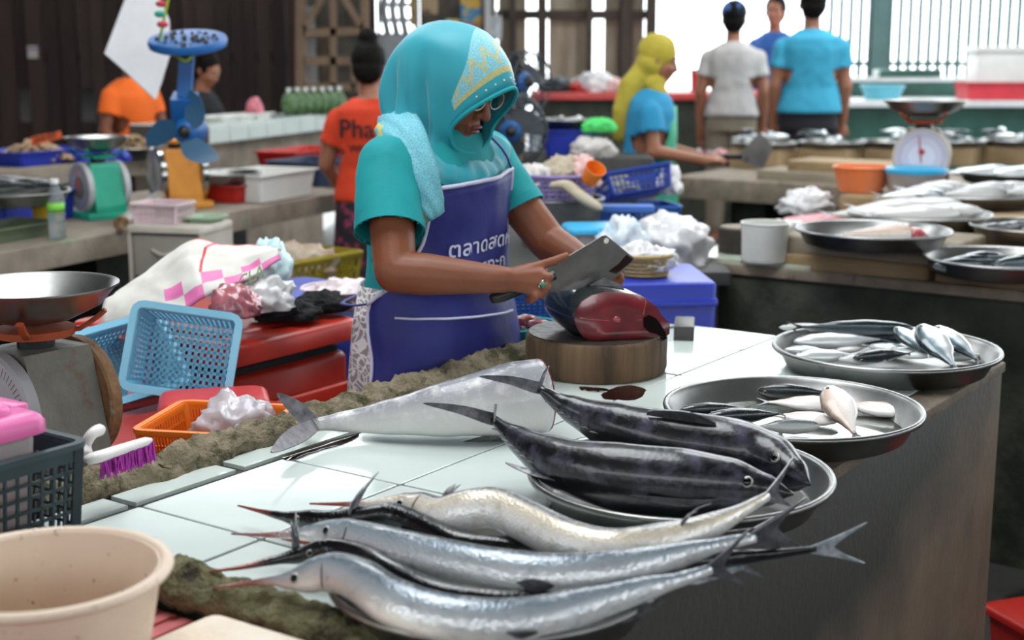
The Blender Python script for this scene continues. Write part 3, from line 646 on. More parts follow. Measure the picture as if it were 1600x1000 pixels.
mb.loft(rings, caps=True); mb.build('trunk', M['stump'], st, smooth=40)
MB().lathe([(0, SH), (.140, SH), (.139, SH + .0025), (0, SH + .001)], seg=64).build('cutting_face', M['stump_top'], st)
ch = thing('tuna_chunk', 'thick headless chunk of tuna showing dark red flesh on the chopping block', 'fish', (.20, 2.83, TZ + SH))
nF = Vector((.22, -.93, .30)).normalized(); CF = D(966, 500, 2.76)
outl = [(896, 500), (899, 484), (908, 471), (924, 461), (945, 456), (968, 456), (990, 459), (1010, 467), (1026, 480), (1034, 493), (1040, 499), (1047, 507), (1046, 522), (1040, 535), (1030, 541), (1008, 545), (985, 547), (960, 547), (940, 544), (924, 538), (911, 527), (902, 514)]
face = [onplane(x, y, CF, nF) for x, y in outl]
ctr = sum(face, Vector()) / len(face)
rings = [face]
for k, (off, sc) in enumerate((((-.012, .02, .003), 1.03), ((-.034, .06, .008), 1.02), ((-.060, .105, .012), .93), ((-.082, .145, .012), .78), ((-.092, .165, .010), .60))):
    rings.append([ctr + Vector(off) + (p - ctr) * sc for p in face])
zmin = TZ + SH + .004
rings = [[Vector((p.x, p.y, max(p.z, zmin))) for p in r] for r in rings]
mb = MB().loft(rings); n0 = len(rings[0]); last = len(rings) - 1; mb.f.append(tuple(last * n0 + k for k in range(n0)))
bel = []
for r in rings:
    for k, p in enumerate(r): bel.append((p.z - ctr.z) / .08)
mb.at = {'bel': bel, 'len': [.5] * len(bel)}
M['tuna_skin'] = fish_mat('tuna_skin', [(0, '1b2326'), (.4, '14191b'), (.7, '1d2527'), (1, '2d3434')], .25, mott=('6f7a78', 22, .62, .8), coat=.8, scale=300, sb=.04)
mb.build('skin', M['tuna_skin'], ch, smooth=60, world=True)
mb = MB(); inner = [ctr + (p - ctr) * .985 + nF * .004 for p in rings[0]]; mid = [ctr + (p - ctr) * .5 + nF * .0055 for p in rings[0]]
mb.loft([rings[0], inner, mid]); n0 = len(inner); mb.f.append(tuple(2 * n0 + k for k in range(n0)))
mb.build('cut_face', M['flesh'], ch, smooth='all', world=True)
M['cavity'] = mat('cavity', '0d0203', .8, spec=.1)
cav = [onplane(x, y, CF, nF) + nF * .0065 for x, y in ((1004, 497), (1012, 493), (1022, 497), (1030, 507), (1038, 520), (1040, 530), (1034, 533), (1024, 523), (1012, 520), (1004, 510))]
MB().plate(cav, .004).build('belly_cavity', M['cavity'], ch, world=True)
sp_ = onplane(962, 501, CF, nF) + nF * .0065
MB().ball(sp_, (.008, .004, .008), 12).build('spine', M['flesh_pink'], ch, smooth='all', world=True)
mb = MB()
for a, b_ in (((918, 500), (952, 502)), ((918, 500), (905, 497)), ((972, 503), (1002, 500)), ((1008, 470), (1004, 492))):
    mb.tube([onplane(*a, CF, nF) + nF * .0055, onplane(*b_, CF, nF) + nF * .0055], .0012, 5)
mb.build('membrane', M['flesh_pink'], ch, world=True)
p0 = onplane(930, 452, CF, nF)
MB().plate([p0 + Vector((-.01, .02, .004)), p0 + Vector((.02, .03, .018)), p0 + Vector((.055, .02, .004)), p0 + Vector((.06, .015, -.004)), p0 + Vector((.02, .015, .004))], .004).build('fin', M['fin_dark'], ch, world=True)
M['whetstone'] = mat('whetstone', '4a4846', .45, col2='3c3a38', ns=12, bump=.1)
o = MB().rbox((0, 0, .0165), (.046, .13, .033), .004).build('whetstone', M['whetstone'], smooth=30); o.location = P(1069, 524, TZ); o.rotation_euler = (0, 0, R(-8)); tag(o, 'wet grey whetstone beside the chopping block', 'whetstone')
# blood on the tiles
def puddle(label, pts, z, seed, m='blood', name='blood_puddle'):
    c = sum((P(x, y, z) for x, y in pts), Vector()) / len(pts); ring = catmull([P(x, y, z) for x, y in pts] + [P(*pts[0], z)], 40)[:-1]
    mb = MB(); n = len(ring)
    ring = [p + Vector((noise.noise(p * 60 + Vector((seed, 0, 0))), noise.noise(p * 60 + Vector((0, seed, 0))), 0)) * .004 for p in ring]
    up = [p.lerp(c, .12) + Vector((0, 0, .0016)) for p in ring]
    mb.loft([ring, up]); mb.f.append(tuple(n + k for k in range(n)))
    o = mb.build(name, M[m], smooth='all'); return tag(o, label, 'blood')
puddle('dark blood puddle on the tiles before the chopping block', [(938, 617), (960, 606), (985, 602), (1008, 608), (1003, 620), (985, 626), (960, 624), (945, 623)], TZ, 1)
puddle('small blood spots dripping under the chopping block', [(905, 605), (930, 606), (950, 609), (935, 612), (910, 610)], TZ, 5)
puddle('red blood streak on the tiles below the headless fish tail', [(440, 714), (480, 700), (535, 684), (560, 678), (545, 690), (495, 705), (450, 719)], TZ, 9)
# ------------------------------------------------------------------ foreground: basin, block, board, basket, box, brush
M['basin'] = mat('basin', 'd9c6b0', .45, col2='cdb5a3', ns=4, stain='5f4028', ss=70, st=(.635, .66), sss=.1)
bz = .7825
bowl('plastic_basin', 'speckled beige plastic basin at the near corner of the counter', (-.488, 1.383, bz), [(0, 0), (.09, 0), (.098, .004), (.112, .063), (.125, .133), (.128, .144), (.122, .144), (.108, .063), (.094, .008), (0, .006)], M['basin'], 'basin', rim=(.131, .142, .008)).scale = (.957, .957, .957)
M['pink_board'] = mat('pink_board', 'c8706f', .5, col2='b55c5c', ns=4, stretch=(1, 1, 1))
bd = thing('plastic_board', 'red ribbed plastic board under the beige basin', 'board', UV(.845, 1.2, .7725), RC)
MB().rbox((0, 0, -.0), (.49, .46, .003), .001).build('sheet', M['pink_board'], bd)
for k in range(15):
    MB().box((0, -.21 + k * .03, .003), (.48, .016, .004)).build('rib', M['pink_board'], bd)
M['foam'] = mat('foam', 'e6ddd0', .7, col2='d6c6b2', ns=8, bump=.3, bs=80, stain='c09a78', ss=9, st=(.62, .72))
fo = MB().rbox((0, 0, .022), (.24, .31, .044), .014); 
for i, v in enumerate(fo.v): fo.v[i] = v + Vector((noise.noise(v * 20), noise.noise(v * 20 + Vector((5, 0, 0))), noise.noise(v * 14 + Vector((0, 5, 0))))) * .006
o = fo.build('foam_block', M['foam'], smooth=50); o.location = P(335, 946, .823) - U * .125 - V * .16 - ZA * .0445; o.rotation_euler = (0, 0, RC); tag(o, 'chipped white foam block beside the beige basin', 'foam block')
M['dark_green'] = mat('dark_green', '2f4448', .45, col2='27383d', ns=6)
basket('plastic_basket', 'dark green lattice basket holding a pink-lidded box', UV(.93, 1.625, .803), (0, 0, RC), .46, .22, .13, M['dark_green'], 24, 12, 7, tp=1.05, w=.0042, bx=(20, 10))
M['pink_lid'] = mat('pink_lid', 'd4649f', .35, col2='c95a95', ns=4)
M['clear_plastic'] = mat('clear_plastic', 'cfc6c4', .25, col2='bdb2b2', ns=6, trans=.45, ior=1.2)
pb = thing('lidded_box', 'clear plastic box with a pink lid inside the dark green basket', 'box', UV(.925, 1.625, .825), RC)
MB().rbox((0, 0, .07), (.36, .17, .125), .02, taper=1.06).build('body', M['clear_plastic'], pb, smooth=40)
MB().rbox((0, 0, .145), (.405, .205, .026), .024).build('lid', M['pink_lid'], pb, smooth=40)
MB().rbox((0, 0, .163), (.34, .15, .016), .02).build('lid_panel', M['pink_lid'], pb, smooth=40)
for sx in (-1, 1): MB().rbox((sx * .195, 0, .135), (.03, .09, .05), .006).build('latch', M['pink_lid'], pb, smooth=40)
M['pack'] = mat('pack', 'b9c6c6', .25, col2='8ba9a8', ns=12)
crumpled('crinkled pale plastic packet on the pink lid', 'plastic_packet', 'packet', UV(.96, 1.60, .8935 + .106), (.07, .05, .018), 4, M['pack'], amp=.3)
# scrubbing brush on the kerb
M['brush_white'] = mat('brush_white', 'e6e1de', .35)
M['bristle'] = mat('bristle', 'b330a5', .6, col2='8f1f86', ns=40)
b0, b1 = P(146, 716, .885), P(236, 687, .885)
br = thing('scrubbing_brush', 'white-handled scrubbing brush with purple bristles on the kerb', 'brush', (b0 + b1) / 2 - Vector((0, 0, .06)))
MB().tube(catmull([P(134, 712, .885), P(134, 695, .898), P(142, 680, .912), P(150, 674, .915), P(160, 670, .915)], 14), [.010, .010, .009, .0085, .008, .008, .008, .008, .008, .0085, .009, .009, .0085, .006], 10).build('handle', M['brush_white'], br, smooth='all', world=True)
MB().tube(catmull([P(131, 717, .883), b0, (b0 + b1) / 2, b1], 12), [.004, .011, .012, .0115, .011, .011, .0105, .010, .010, .0095, .009, .004], 12, flat=.75).build('head', M['brush_white'], br, smooth='all', world=True)
mb = MB(); rng = random.Random(3)
for i in range(230):
    t = rng.uniform(.12, 1.0); p = b0.lerp(b1, t) + Vector((rng.uniform(-.004, .004), rng.uniform(-.011, .011), -.004)); e = p + Vector((rng.uniform(-.004, .006), rng.uniform(-.010, .004), -.022 - rng.random() * .008))
    mb.tube([p, e], [.0016, .0010], 4)
x = mb.build('bristles', M['bristle'], br, world=True); x['kind'] = 'stuff'
# ------------------------------------------------------------------ red coolers and what stands on them
M['red_box'] = mat('red_box', 'b02a1c', .35, col2='96210f', ns=4, bump=.05, stain='c24a38', ss=6, st=(.6, .75))
def cooler(label, u0, u1, v0, v1, top, m='red_box', lid=.05, gap=.03):
    t = thing('ice_box', label, 'ice box', UV((u0 + u1) / 2, (v0 + v1) / 2, 0), RC, 'red ice boxes'); w, d = u1 - u0, v1 - v0
    MB().rbox((0, 0, (top - lid - gap) / 2), (w - .04, d - .04, top - lid - gap), .03).build('body', M[m], t, smooth=40)
    MB().rbox((0, 0, top - lid - gap / 2), (w - .07, d - .07, gap), .03).build('gap_filler', M['black_plastic'], t)  # black filler stands for the dark groove between lid and body
    MB().rbox((0, 0, top - lid / 2), (w, d, lid), .03).build('lid', M[m], t, smooth=40)
    MB().rbox((0, -d / 2 + .012, top - .18), (w * .8, .03, .06), .012).build('grip', M[m], t, smooth=40)
    MB().rbox((0, -.0, top + .003), (w * .8, d * .7, .008), .02).build('lid_panel', M[m], t, smooth=40)
    return t
cooler('tall red ice box behind the woman with a black cloth on its lid', 2.09, 2.53, 2.2, 2.75, .82)
cooler('low red ice box along the kerb carrying the rusty scale and the baskets', 1.02, 2.03, 1.745, 2.19, .745)
cooler('red ice box beneath the white and pink sack', 1.45, 2.06, 2.23, 2.75, .72)
M['red_lid'] = mat('red_lid', 'c8383a', .35, col2='b82c2e', ns=3)
o = MB().rbox((0, 0, .022), (.22, .16, .044), .02, taper=.92).build('red_tub', M['red_lid'], smooth=40); o.location = D(335, 612, 2.62); o.location.z = .7565; o.rotation_euler = (0, 0, R(14)); tag(o, 'glossy red upturned tub under the blue basket', 'tub')
M['rust_grey'] = mat('rust_grey', '7a776d', .55, col2='5f5c53', ns=9, bump=.25, bs=60, stain='6e4526', ss=9, st=(.56, .66))
M['rust_rim'] = mat('rust_rim', '94714e', .7, col2='6d4c31', ns=20, bump=.4, stain='a3a097', ss=12, st=(.55, .65))
M['rust_orange'] = mat('rust_orange', 'b4532a', .7, col2='8d3c1d', ns=14, bump=.3)
fs = spring_scale('rusty spring scale with a wide steel bowl on the red ice box', D(68, 715, 2.27).xy.to_3d() + Vector((0, 0, .7515)), math.atan2(-.80, -.60), M['rust_grey'], M['rust_rim'], 'dial_plain', M['alu'], M['rust_orange'], s=1.02, bowl_r=.132, rimf=mat('dial_rim_grey', '9a989a', .5))
M['light_blue'] = mat('light_blue', '86c3dc', .4, col2='79b6d2', ns=4)
M['pink_plastic'] = mat('pink_plastic', 'd98a93', .45)
def toward(n, roll=0):
    n = Vector(n).normalized(); q = n.to_track_quat('Z', 'Y').to_matrix() @ Matrix.Rotation(R(roll), 3, 'Z'); return q.to_euler()
def tipped(name, label, m, cpx, Y, n, roll, Lx, Ly, H, nx, ny, nz, w=.005, bx=None):
    n = Vector(n).normalized(); c = D(*cpx, Y) - n * H
    t = basket(name, label, c, toward(n, roll), Lx, Ly, H, m, nx, ny, nz, tp=1.10, w=w, bx=bx, rimw=.014); return t
tb = tipped('plastic_basket', 'light blue slotted basket tipped on its side with its opening outward', M['light_blue'], (283, 550), 2.72, (.06, -.93, .30), -9, .195, .155, .095, 18, 14, 5, w=.0055, bx=(14, 10))
tipped('plastic_basket', 'light blue basket lying behind the tipped one', M['light_blue'], (205, 560), 2.86, (.5, -.6, .5), 8, .19, .15, .10, 18, 14, 5, w=.0055)
tipped('plastic_basket', 'pink slotted basket jammed behind the blue ones', M['pink_plastic'], (158, 575), 2.93, (-.35, -.85, .35), -3, .17, .14, .08, 14, 10, 5, w=.006)
M['orange_plastic'] = mat('orange_plastic', 'f08322', .4, col2='e57716', ns=4)
A_, B_, C_, D_ = (P(x, y, .81) for x, y in ((215, 673), (385, 680), (462, 640), (288, 630)))
oc = (A_ + B_ + C_ + D_) / 4; ax = (B_ - A_ + C_ - D_).normalized(); ry = math.atan2(ax.y, ax.x)
Lx = ((B_ - A_).length + (C_ - D_).length) / 2; Ly = abs((D_ - A_).dot(Vector((-ax.y, ax.x, 0)))) 
basket('plastic_basket', 'orange slotted basket with a bag of ice behind the kerb', (oc.x, oc.y, .7545), (0, 0, ry), Lx * .98, Ly * 1.0, .056, M['orange_plastic'], 34, 18, 2, tp=1.08, w=.003, bx=(20, 10))
M['clear_bag'] = mat('clear_bag', 'e9e4e8', .12, col2='d8d2da', ns=9, trans=.35, ior=1.15, coat=.6)
crumpled('clear plastic bag of ice in the orange basket', 'ice_bag', 'plastic bag', (oc.x + .03, oc.y + .02, .757), (.075, .06, .065), 11, M['clear_bag'], amp=.42, fr=6)
M['blue_plastic'] = mat('blue_plastic', '2b62b4', .4, col2='2456a4', ns=4)
M['cyan_plastic'] = mat('cyan_plastic', '28a6ae', .4, col2='209aa2', ns=4)
# ------------------------------------------------------------------ people
M['skin'] = mat('skin', '80492f', .5, col2='713f28', ns=9, sss=.08, bump=.06, bs=220)
M['skin_mid'] = mat('skin_mid', 'a06a50', .5, col2='93604a', ns=9, sss=.08)
M['hair'] = mat('hair', '14110e', .75, col2='0b0a09', ns=60, bump=.3, bs=160, stretch=(1, 1, .2), spec=.15)
def garment(name, mb, voxel, m, parent, cuts=(), smooth=4, th=.004, ripple=0, seed=0, rf=18):
    me = remeshed(mb, voxel, smooth, name)
    if cuts:
        bm = bmesh.new(); bm.from_mesh(me)
        dl = []
        for f in bm.faces:
            c = f.calc_center_median()
            for p, ax, rad in cuts:
                d = c - Vector(p)
                if d.length < rad and d.dot(Vector(ax).normalized()) > -voxel * .6: dl.append(f); break
        bmesh.ops.delete(bm, geom=dl, context='FACES'); bm.to_mesh(me); bm.free()
    if ripple:
        me.calc_loop_triangles(); ns_ = [v.normal.copy() for v in me.vertices]
        for v, n in zip(me.vertices, ns_):
            q = v.co + Vector((seed, 0, 0)); v.co += n * ripple * (noise.noise(Vector((q.x * rf, q.y * rf, q.z * rf * .45))) + .5 * noise.noise(q * rf * 1.7))
    off = parent_loc(parent)
    for v in me.vertices: v.co -= off
    o = link(name, me, m, parent); me.polygons.foreach_set('use_smooth', [True] * len(me.polygons))
    s = o.modifiers.new('solid', 'SOLIDIFY'); s.thickness = th; s.offset = 1
    return o
class Fig:
    def __init__(s, O, face, h=1.6, lean=0.0):
        s.O = Vector(O); s.F = Vector((face[0], face[1], 0)).normalized(); s.R = Vector((s.F.y, -s.F.x, 0)); s.k = h / 1.6; s.lean = lean
    def w(s, r, f, z):
        k = s.k; f2 = f + max(0, z - .95) * s.lean; return s.O + s.R * r * k + s.F * f2 * k + ZA * z * k
    def rings(s, rows, seg=28, ex=2.3):
        out = []
        for z, rr, ff, fo in rows:
            ring = []
            for i in range(seg):
                a = 2 * math.pi * i / seg; ca, sa = math.cos(a), math.sin(a)
                ring.append(s.w(math.copysign(abs(sa) ** (2 / ex), sa) * rr, fo + math.copysign(abs(ca) ** (2 / ex), ca) * ff, z))
            out.append(ring)
        return out
    def head(s, mb, c, pitch=0, yaw=0, sc=1.0, seg=20):
        """c local head centre; adds cranium, jaw, nose, lips, ears. returns frame mapper"""
        hc = s.w(*c); k = s.k * sc
        rot = Matrix.Rotation(yaw, 3, 'Z')
        F = rot @ s.F; Rr = rot @ s.R; U_ = ZA
        F2 = F * math.cos(pitch) - ZA * math.sin(pitch); U2 = F * math.sin(pitch) + ZA * math.cos(pitch)
        hp = lambda r, f, z: hc + (Rr * r + F2 * f + U2 * z) * k
        Mx = Matrix((Rr, F2, U2)).transposed()
        E = lambda p, r, sg=seg: mb.ball(hp(*p), tuple(x * k for x in r), sg, Mx)
        E((0, -.008, .022), (.074, .092, .088)); E((0, .012, -.035), (.062, .075, .075)); E((0, .052, -.088), (.030, .026, .024))
        for q in (-1, 1):
            E((q * .036, .062, -.03), (.022, .018, .02), 12); E((q * .077, -.01, -.012), (.008, .018, .03), 12); E((q * .03, .082, .022), (.024, .008, .008), 10)
            E((q * .011, .09, -.034), (.009, .010, .008), 10)
        mb.limb([hp(0, .082, .012), hp(0, .094, -.012), hp(0, .104, -.032)], [.008 * k, .0095 * k, .011 * k], 10)
        E((0, .083, -.060), (.022, .010, .007), 10); E((0, .081, -.072), (.019, .009, .007), 10)
        return hp, Mx, k
    def eyes(s, hp, Mx, k, root, brow=True):
        for q in (-1, 1):
            e = MB().ball(hp(q * .031, .0785, .004), (.0125 * k, .009 * k, .0075 * k), 10, Mx).build('eye', M['eye_white'], root, smooth='all', world=True)
            pu = MB().ball(hp(q * .031, .086, .002), (.006 * k, .003 * k, .006 * k), 8, Mx); 
            o = pu.build('iris', M['pupil'], None, smooth='all')
            for v in o.data.vertices: v.co -= root.location
            o.parent = e
            if brow: MB().tube([hp(q * .014, .093, .024), hp(q * .03, .093, .030), hp(q * .05, .078, .026)], [.003 * k, .004 * k, .002 * k], 6, flat=.6).build('eyebrow', M['hair'], root, smooth='all', world=True)
def simple_hand(mb, wr, tip, k, spread=None, curl=.02):
    wr = Vector(wr); tip = Vector(tip); d = (tip - wr).normalized(); s = Vector(spread).normalized() if spread is not None else d.cross(ZA).normalized()
    s = (s - d * s.dot(d)).normalized(); n = d.cross(s)
    pl = .085 * k
    mb.limb([wr, wr + d * pl * .5, wr + d * pl * .95], [.024 * k, .03 * k, .028 * k], 12)
    for i, ln in enumerate((.068, .078, .072, .056)):
        o = (1.5 - i) * .0165 * k; b = wr + d * pl + s * o
        mb.limb([b, b + d * ln * .5 * k + n * curl * .3, b + d * ln * .85 * k + n * curl], [.0092 * k, .0085 * k, .007 * k], 8)
    b = wr + d * pl * .3 + s * .026 * k
    mb.limb([b, b + d * .03 * k + s * .02 * k, b + d * .06 * k + s * .026 * k + n * curl * .5], [.012 * k, .010 * k, .008 * k], 8)
def std_legs(s, mb):
    for q in (-1, 1):
        mb.limb([s.w(q * .085, 0, .86), s.w(q * .09, .01, .46), s.w(q * .09, -.01, .07)], [.078 * s.k, .052 * s.k, .036 * s.k], 12)
        mb.limb([s.w(q * .09, -.02, .035), s.w(q * .095, .06, .03), s.w(q * .10, .13, .022)], [.034 * s.k, .034 * s.k, .022 * s.k], 10)
TORSO = [(.80, .15, .105, 0), (.9, .155, .11, 0), (1.02, .132, .095, 0), (1.14, .145, .10, .005), (1.24, .155, .098, 0), (1.30, .135, .085, -.005), (1.345, .075, .062, 0)]

# ---------------------------------------------------------------- the woman at the chopping block
WF = Fig(UV(2.36, 1.83, 0), (-V).xy.to_tuple(), 1.6)
root = None
O_w = WF.O
per = thing('person', 'woman in a teal headscarf and blue apron cutting tuna with a cleaver', 'person', O_w)
WT = [(.70, .172, .112, -.01), (.85, .176, .115, -.01), (.96, .162, .10, -.01), (1.06, .156, .094, -.008), (1.15, .157, .09, -.004), (1.21, .15, .085, 0), (1.25, .12, .078, 0), (1.285, .06, .055, .01)]
mb = MB(); mb.loft(WF.rings(WT), caps=True)
mb.limb([WF.w(0, .005, 1.25), WF.w(0, .02, 1.31), WF.w(0, .035, 1.35)], [.055, .048, .05], 14)
HC = (0, .04, 1.385)
hp, Mx, hk = WF.head(mb, HC, R(22), 0, 1.0)
shR, elR, wrR = WF.w(.165, 0, 1.215), D(617, 425, 2.72), D(786, 437, 2.705)
mb.limb([shR, shR.lerp(elR, .5), elR], [.05, .046, .042], 14)
mb.limb([elR, elR.lerp(wrR, .3), elR.lerp(wrR, .65), wrR], [.042, .042, .034, .027], 14)
dh = .02
def dd(x, y, Y): return D(x, y, Y + dh)
Kn = [dd(838, 417, 2.70), dd(846, 428, 2.688), dd(844, 441, 2.682), dd(833, 452, 2.682)]
for i, kp in enumerate(Kn): mb.limb([wrR + (kp - wrR) * .08, wrR.lerp(kp, .5), kp], [.021, .0165, .0118], 10)
mb.limb([Kn[0], dd(862, 409, 2.715), dd(885, 399, 2.735)], [.0108, .0096, .0072], 10)
mb.limb([Kn[1], dd(859, 433, 2.676), dd(856, 447, 2.684), dd(845, 451, 2.715)], [.0108, .0098, .009, .0075], 10)
mb.limb([Kn[2], dd(854, 449, 2.670), dd(848, 460, 2.682), dd(838, 461, 2.712)], [.0106, .0096, .0088, .0074], 10)
mb.limb([Kn[3], dd(839, 463, 2.670), dd(831, 469, 2.684), dd(823, 466, 2.705)], [.0098, .0088, .008, .0068], 10)
mb.limb([wrR.lerp(Kn[0], .3), dd(826, 425, 2.735), dd(850, 424, 2.752)], [.016, .0125, .0095], 10)
shL, elL, wrL = WF.w(-.165, 0, 1.215), D(858, 380, 3.05), D(912, 408, 2.965)
mb.limb([shL, shL.lerp(elL, .5), elL], [.05, .046, .043], 14)
mb.limb([elL, elL.lerp(wrL, .5), wrL], [.043, .038, .028], 14)
KL = [D(948, 420, 2.945), D(950, 427, 2.935), D(948, 434, 2.93), D(944, 441, 2.93)]
for kp in KL: mb.limb([wrL, wrL.lerp(kp, .5), kp], [.022, .0165, .0115], 10)
for kp, (x, y) in zip(KL, ((968, 428), (972, 437), (968, 446), (960, 452))): mb.limb([kp, kp.lerp(D(x, y, 2.915), .55) + Vector((0, -.004, .004)), D(x, y, 2.905)], [.0105, .0095, .0075], 10)
mb.limb([wrL.lerp(KL[0], .3), D(938, 412, 2.92), D(952, 418, 2.905)], [.015, .012, .009], 10)
std_legs(WF, mb)
me = remeshed(mb, .0042, 3, 'body')
for v in me.vertices: v.co -= O_w
bd_ = link('body', me, M['skin'], per); bd_.data.polygons.foreach_set('use_smooth', [True] * len(bd_.data.polygons))
WF.eyes(hp, Mx, hk, per)
M['lip'] = mat('lip', '6d3530', .4)
MB().ball(hp(0, .0905, -.060), (.018, .006, .0045), 10, Mx).ball(hp(0, .088, -.071), (.016, .006, .005), 10, Mx).build('lips', M['lip'], per, smooth='all', world=True)
# shirt
M['shirt_teal'] = mat('shirt_teal', '0c9296', .8, col2='0a8589', ns=7, bump=.1, bs=300)
mb = MB(); SR = [(z, r + .016, f + .014, o) for z, r, f, o in WT[:6]] + [(1.255, .125, .085, 0), (1.295, .066, .062, .005)]
SR[0] = (.90, .195, .134, -.01); SR[1] = (.93, .192, .130, -.01)
mb.loft(WF.rings(SR), caps=True)
seR, seL = D(609, 364, 2.765), D(806, 333, 3.085)
mb.limb([shR + Vector((0, 0, .004)), shR.lerp(seR, .5), seR + (seR - shR).normalized() * .03], [.064, .066, .064], 16)
mb.limb([shL + Vector((0, 0, .004)), shL.lerp(seL, .5), seL + (seL - shL).normalized() * .03], [.064, .067, .064], 16)
garment('shirt', mb, .007, M['shirt_teal'], per, cuts=((seR, seR - shR, .14), (seL, seL - shL, .14), (WF.w(0, 0, .915), (0, 0, -1), .4)), ripple=.005, seed=3, rf=14)
for a, b_, rr in ((shR, seR, .066), (shL, seL, .066)):      # sleeve hem band
    d = (b_ - a).normalized(); x = d.cross(Vector((0, 1, 0))).normalized(); y = x.cross(d); c = b_ - d * .002
    ring = [c + (x * math.cos(t * .2618) + y * math.sin(t * .2618)) * (rr + .0035) for t in range(24)]
    MB().loft([[p - d * .022 for p in ring], [p - d * .021 + (p - c).normalized() * .002 for p in ring], [p + (p - c).normalized() * .002 for p in ring], ring]).build('sleeve_hem', M['shirt_teal'], per, smooth=50, world=True)
# lace skirt
def lace_mat():
    m, nt, b = nodes('lace_skirt'); tc = N(nt, 'ShaderNodeTexCoord')
    mp = N(nt, 'ShaderNodeTexNoise'); mp.inputs['Scale'].default_value = 16; L(nt, tc.outputs['Object'], mp.inputs['Vector'])
    ad = N(nt, 'ShaderNodeVectorMath', operation='MULTIPLY_ADD'); L(nt, mp.outputs['Color'], ad.inputs[0]); ad.inputs[1].default_value = (.05, .05, .05); L(nt, tc.outputs['Object'], ad.inputs[2])
    vo = N(nt, 'ShaderNodeTexVoronoi', feature='DISTANCE_TO_EDGE'); vo.inputs['Scale'].default_value = 44; L(nt, ad.outputs[0], vo.inputs['Vector'])
    v2 = N(nt, 'ShaderNodeTexVoronoi', feature='F1'); v2.inputs['Scale'].default_value = 22; L(nt, ad.outputs[0], v2.inputs['Vector'])
    sn = N(nt, 'ShaderNodeMath', operation='SINE'); ml = N(nt, 'ShaderNodeMath', operation='MULTIPLY', i_1=26.0); L(nt, v2.outputs['Distance'], ml.inputs[0]); L(nt, ml.outputs[0], sn.inputs[0])
    r1 = N(nt, 'ShaderNodeMapRange'); L(nt, vo.outputs['Distance'], r1.inputs[0]); r1.inputs[1].default_value = .09; r1.inputs[2].default_value = .05
    r2 = N(nt, 'ShaderNodeMapRange'); L(nt, sn.outputs[0], r2.inputs[0]); r2.inputs[1].default_value = .5; r2.inputs[2].default_value = .8
    mx = N(nt, 'ShaderNodeMath', operation='MAXIMUM'); L(nt, r1.outputs[0], mx.inputs[0]); L(nt, r2.outputs[0], mx.inputs[1])
    out = mixc(nt, mx.outputs[0], lin('8d8686'), lin('d8d4d6')); L(nt, out, b.inputs['Base Color']); b.inputs['Roughness'].default_value = .8
    return m
M['lace_skirt'] = lace_mat()
mb = MB(); rows = [(.18, .262, .19, -.03), (.5, .24, .16, -.03), (.75, .213, .135, -.028), (.88, .203, .126, -.026), (.97, .188, .118, -.02)]
rg = WF.rings(rows, 60)
for j, r in enumerate(rg):
    for i, p in enumerate(r): r[i] = p + (p - WF.w(0, 0, rows[j][0])).normalized() * .005 * (1 - j * .15) * math.sin(i * 1.05 + j * .2)
mb.loft(rg); o = mb.build('skirt', M['lace_skirt'], per, smooth='all', world=True); o.modifiers.new('s', 'SOLIDIFY').thickness = .003
# apron
M['apron'] = mat('apron', '20267a', .55, col2='191e66', ns=6, bump=.35, bs=16)
M['trim_white'] = mat('trim_white', 'cfcfe6', .7)
AR = [(.45, .262, .182), (.62, .246, .168), (.75, .232, .156), (.86, .220, .142), (.96, .2, .122), (1.06, .186, .124), (1.15, .182, .134), (1.20, .178, .140)]
def apr(th, z, off=0.0):
    rr, ff = interp(AR, z); b = .009 * noise.noise(Vector((th * 2.2, z * 7, 1))) + .004 * noise.noise(Vector((th * 5, z * 16, 4))) + .004 * math.sin(th * 5 + z * 9) * max(0, min(1, (1.0 - z) * 4))
    return WF.w(math.sin(th) * (rr + b + off), math.cos(th) * (ff + b + off), z)
AL = [(.45, 92, 92), (.8, 92, 92), (.935, 104, 104), (1.0, 66, 70), (1.08, 52, 52), (1.19, 46, 42)]
mb = MB(); rings = []
zs = [.45 + (1.19 - .45) * i / 36 for i in range(37)]
for z in zs:
    aR, aL_ = interp(AL, z); rings.append([apr(R(lerp(-aL_, aR, k / 40)), z + (.012 * lerp(-1, 1, k / 40) * -1 if z > 1.15 else 0)) for k in range(41)])
mb.loft(rings, closed=False); ap = mb.build('apron', M['apron'], per, smooth='all', world=True); ap.modifiers.new('s', 'SOLIDIFY').thickness = .003
def sub(mb, name, m, parent, smooth='all'):
    return mb.build(name, m, parent, smooth=smooth, world=True)
for e in (0, 40): sub(MB().tube([r[e] for r in rings], .0042, 6), 'trim', M['trim_white'], ap)
sub(MB().tube(rings[-1], .0045, 6), 'trim', M['trim_white'], ap)
sub(MB().tube([apr(R(t), .905 + .0002 * t, .004) for t in range(72, -30, -6)], .0042, 6, flat=.6), 'pocket_trim', M['trim_white'], ap)
sub(MB().tube(catmull([rings[-1][40], WF.w(.12, .07, 1.245), WF.w(.085, .0, 1.30)], 10), .008, 6, flat=.35), 'neck_strap', M['apron'], ap)
sub(MB().tube(catmull([rings[-1][1], WF.w(-.10, .095, 1.245), WF.w(-.075, .03, 1.31)], 10), .008, 6, flat=.35), 'neck_strap', M['apron'], ap)
tie = [apr(R(104), .94, .002), WF.w(.21, -.06, .935), WF.w(.18, -.12, .93), WF.w(.08, -.16, .93)]
sub(MB().tube(catmull(tie, 12), .006, 6, flat=.4), 'waist_tie', M['apron'], ap)
sub(MB().tube([apr(R(104), .937, .003), apr(R(96), .95, .004), apr(R(84), .972, .004)], .004, 6), 'waist_tie', M['trim_white'], ap)
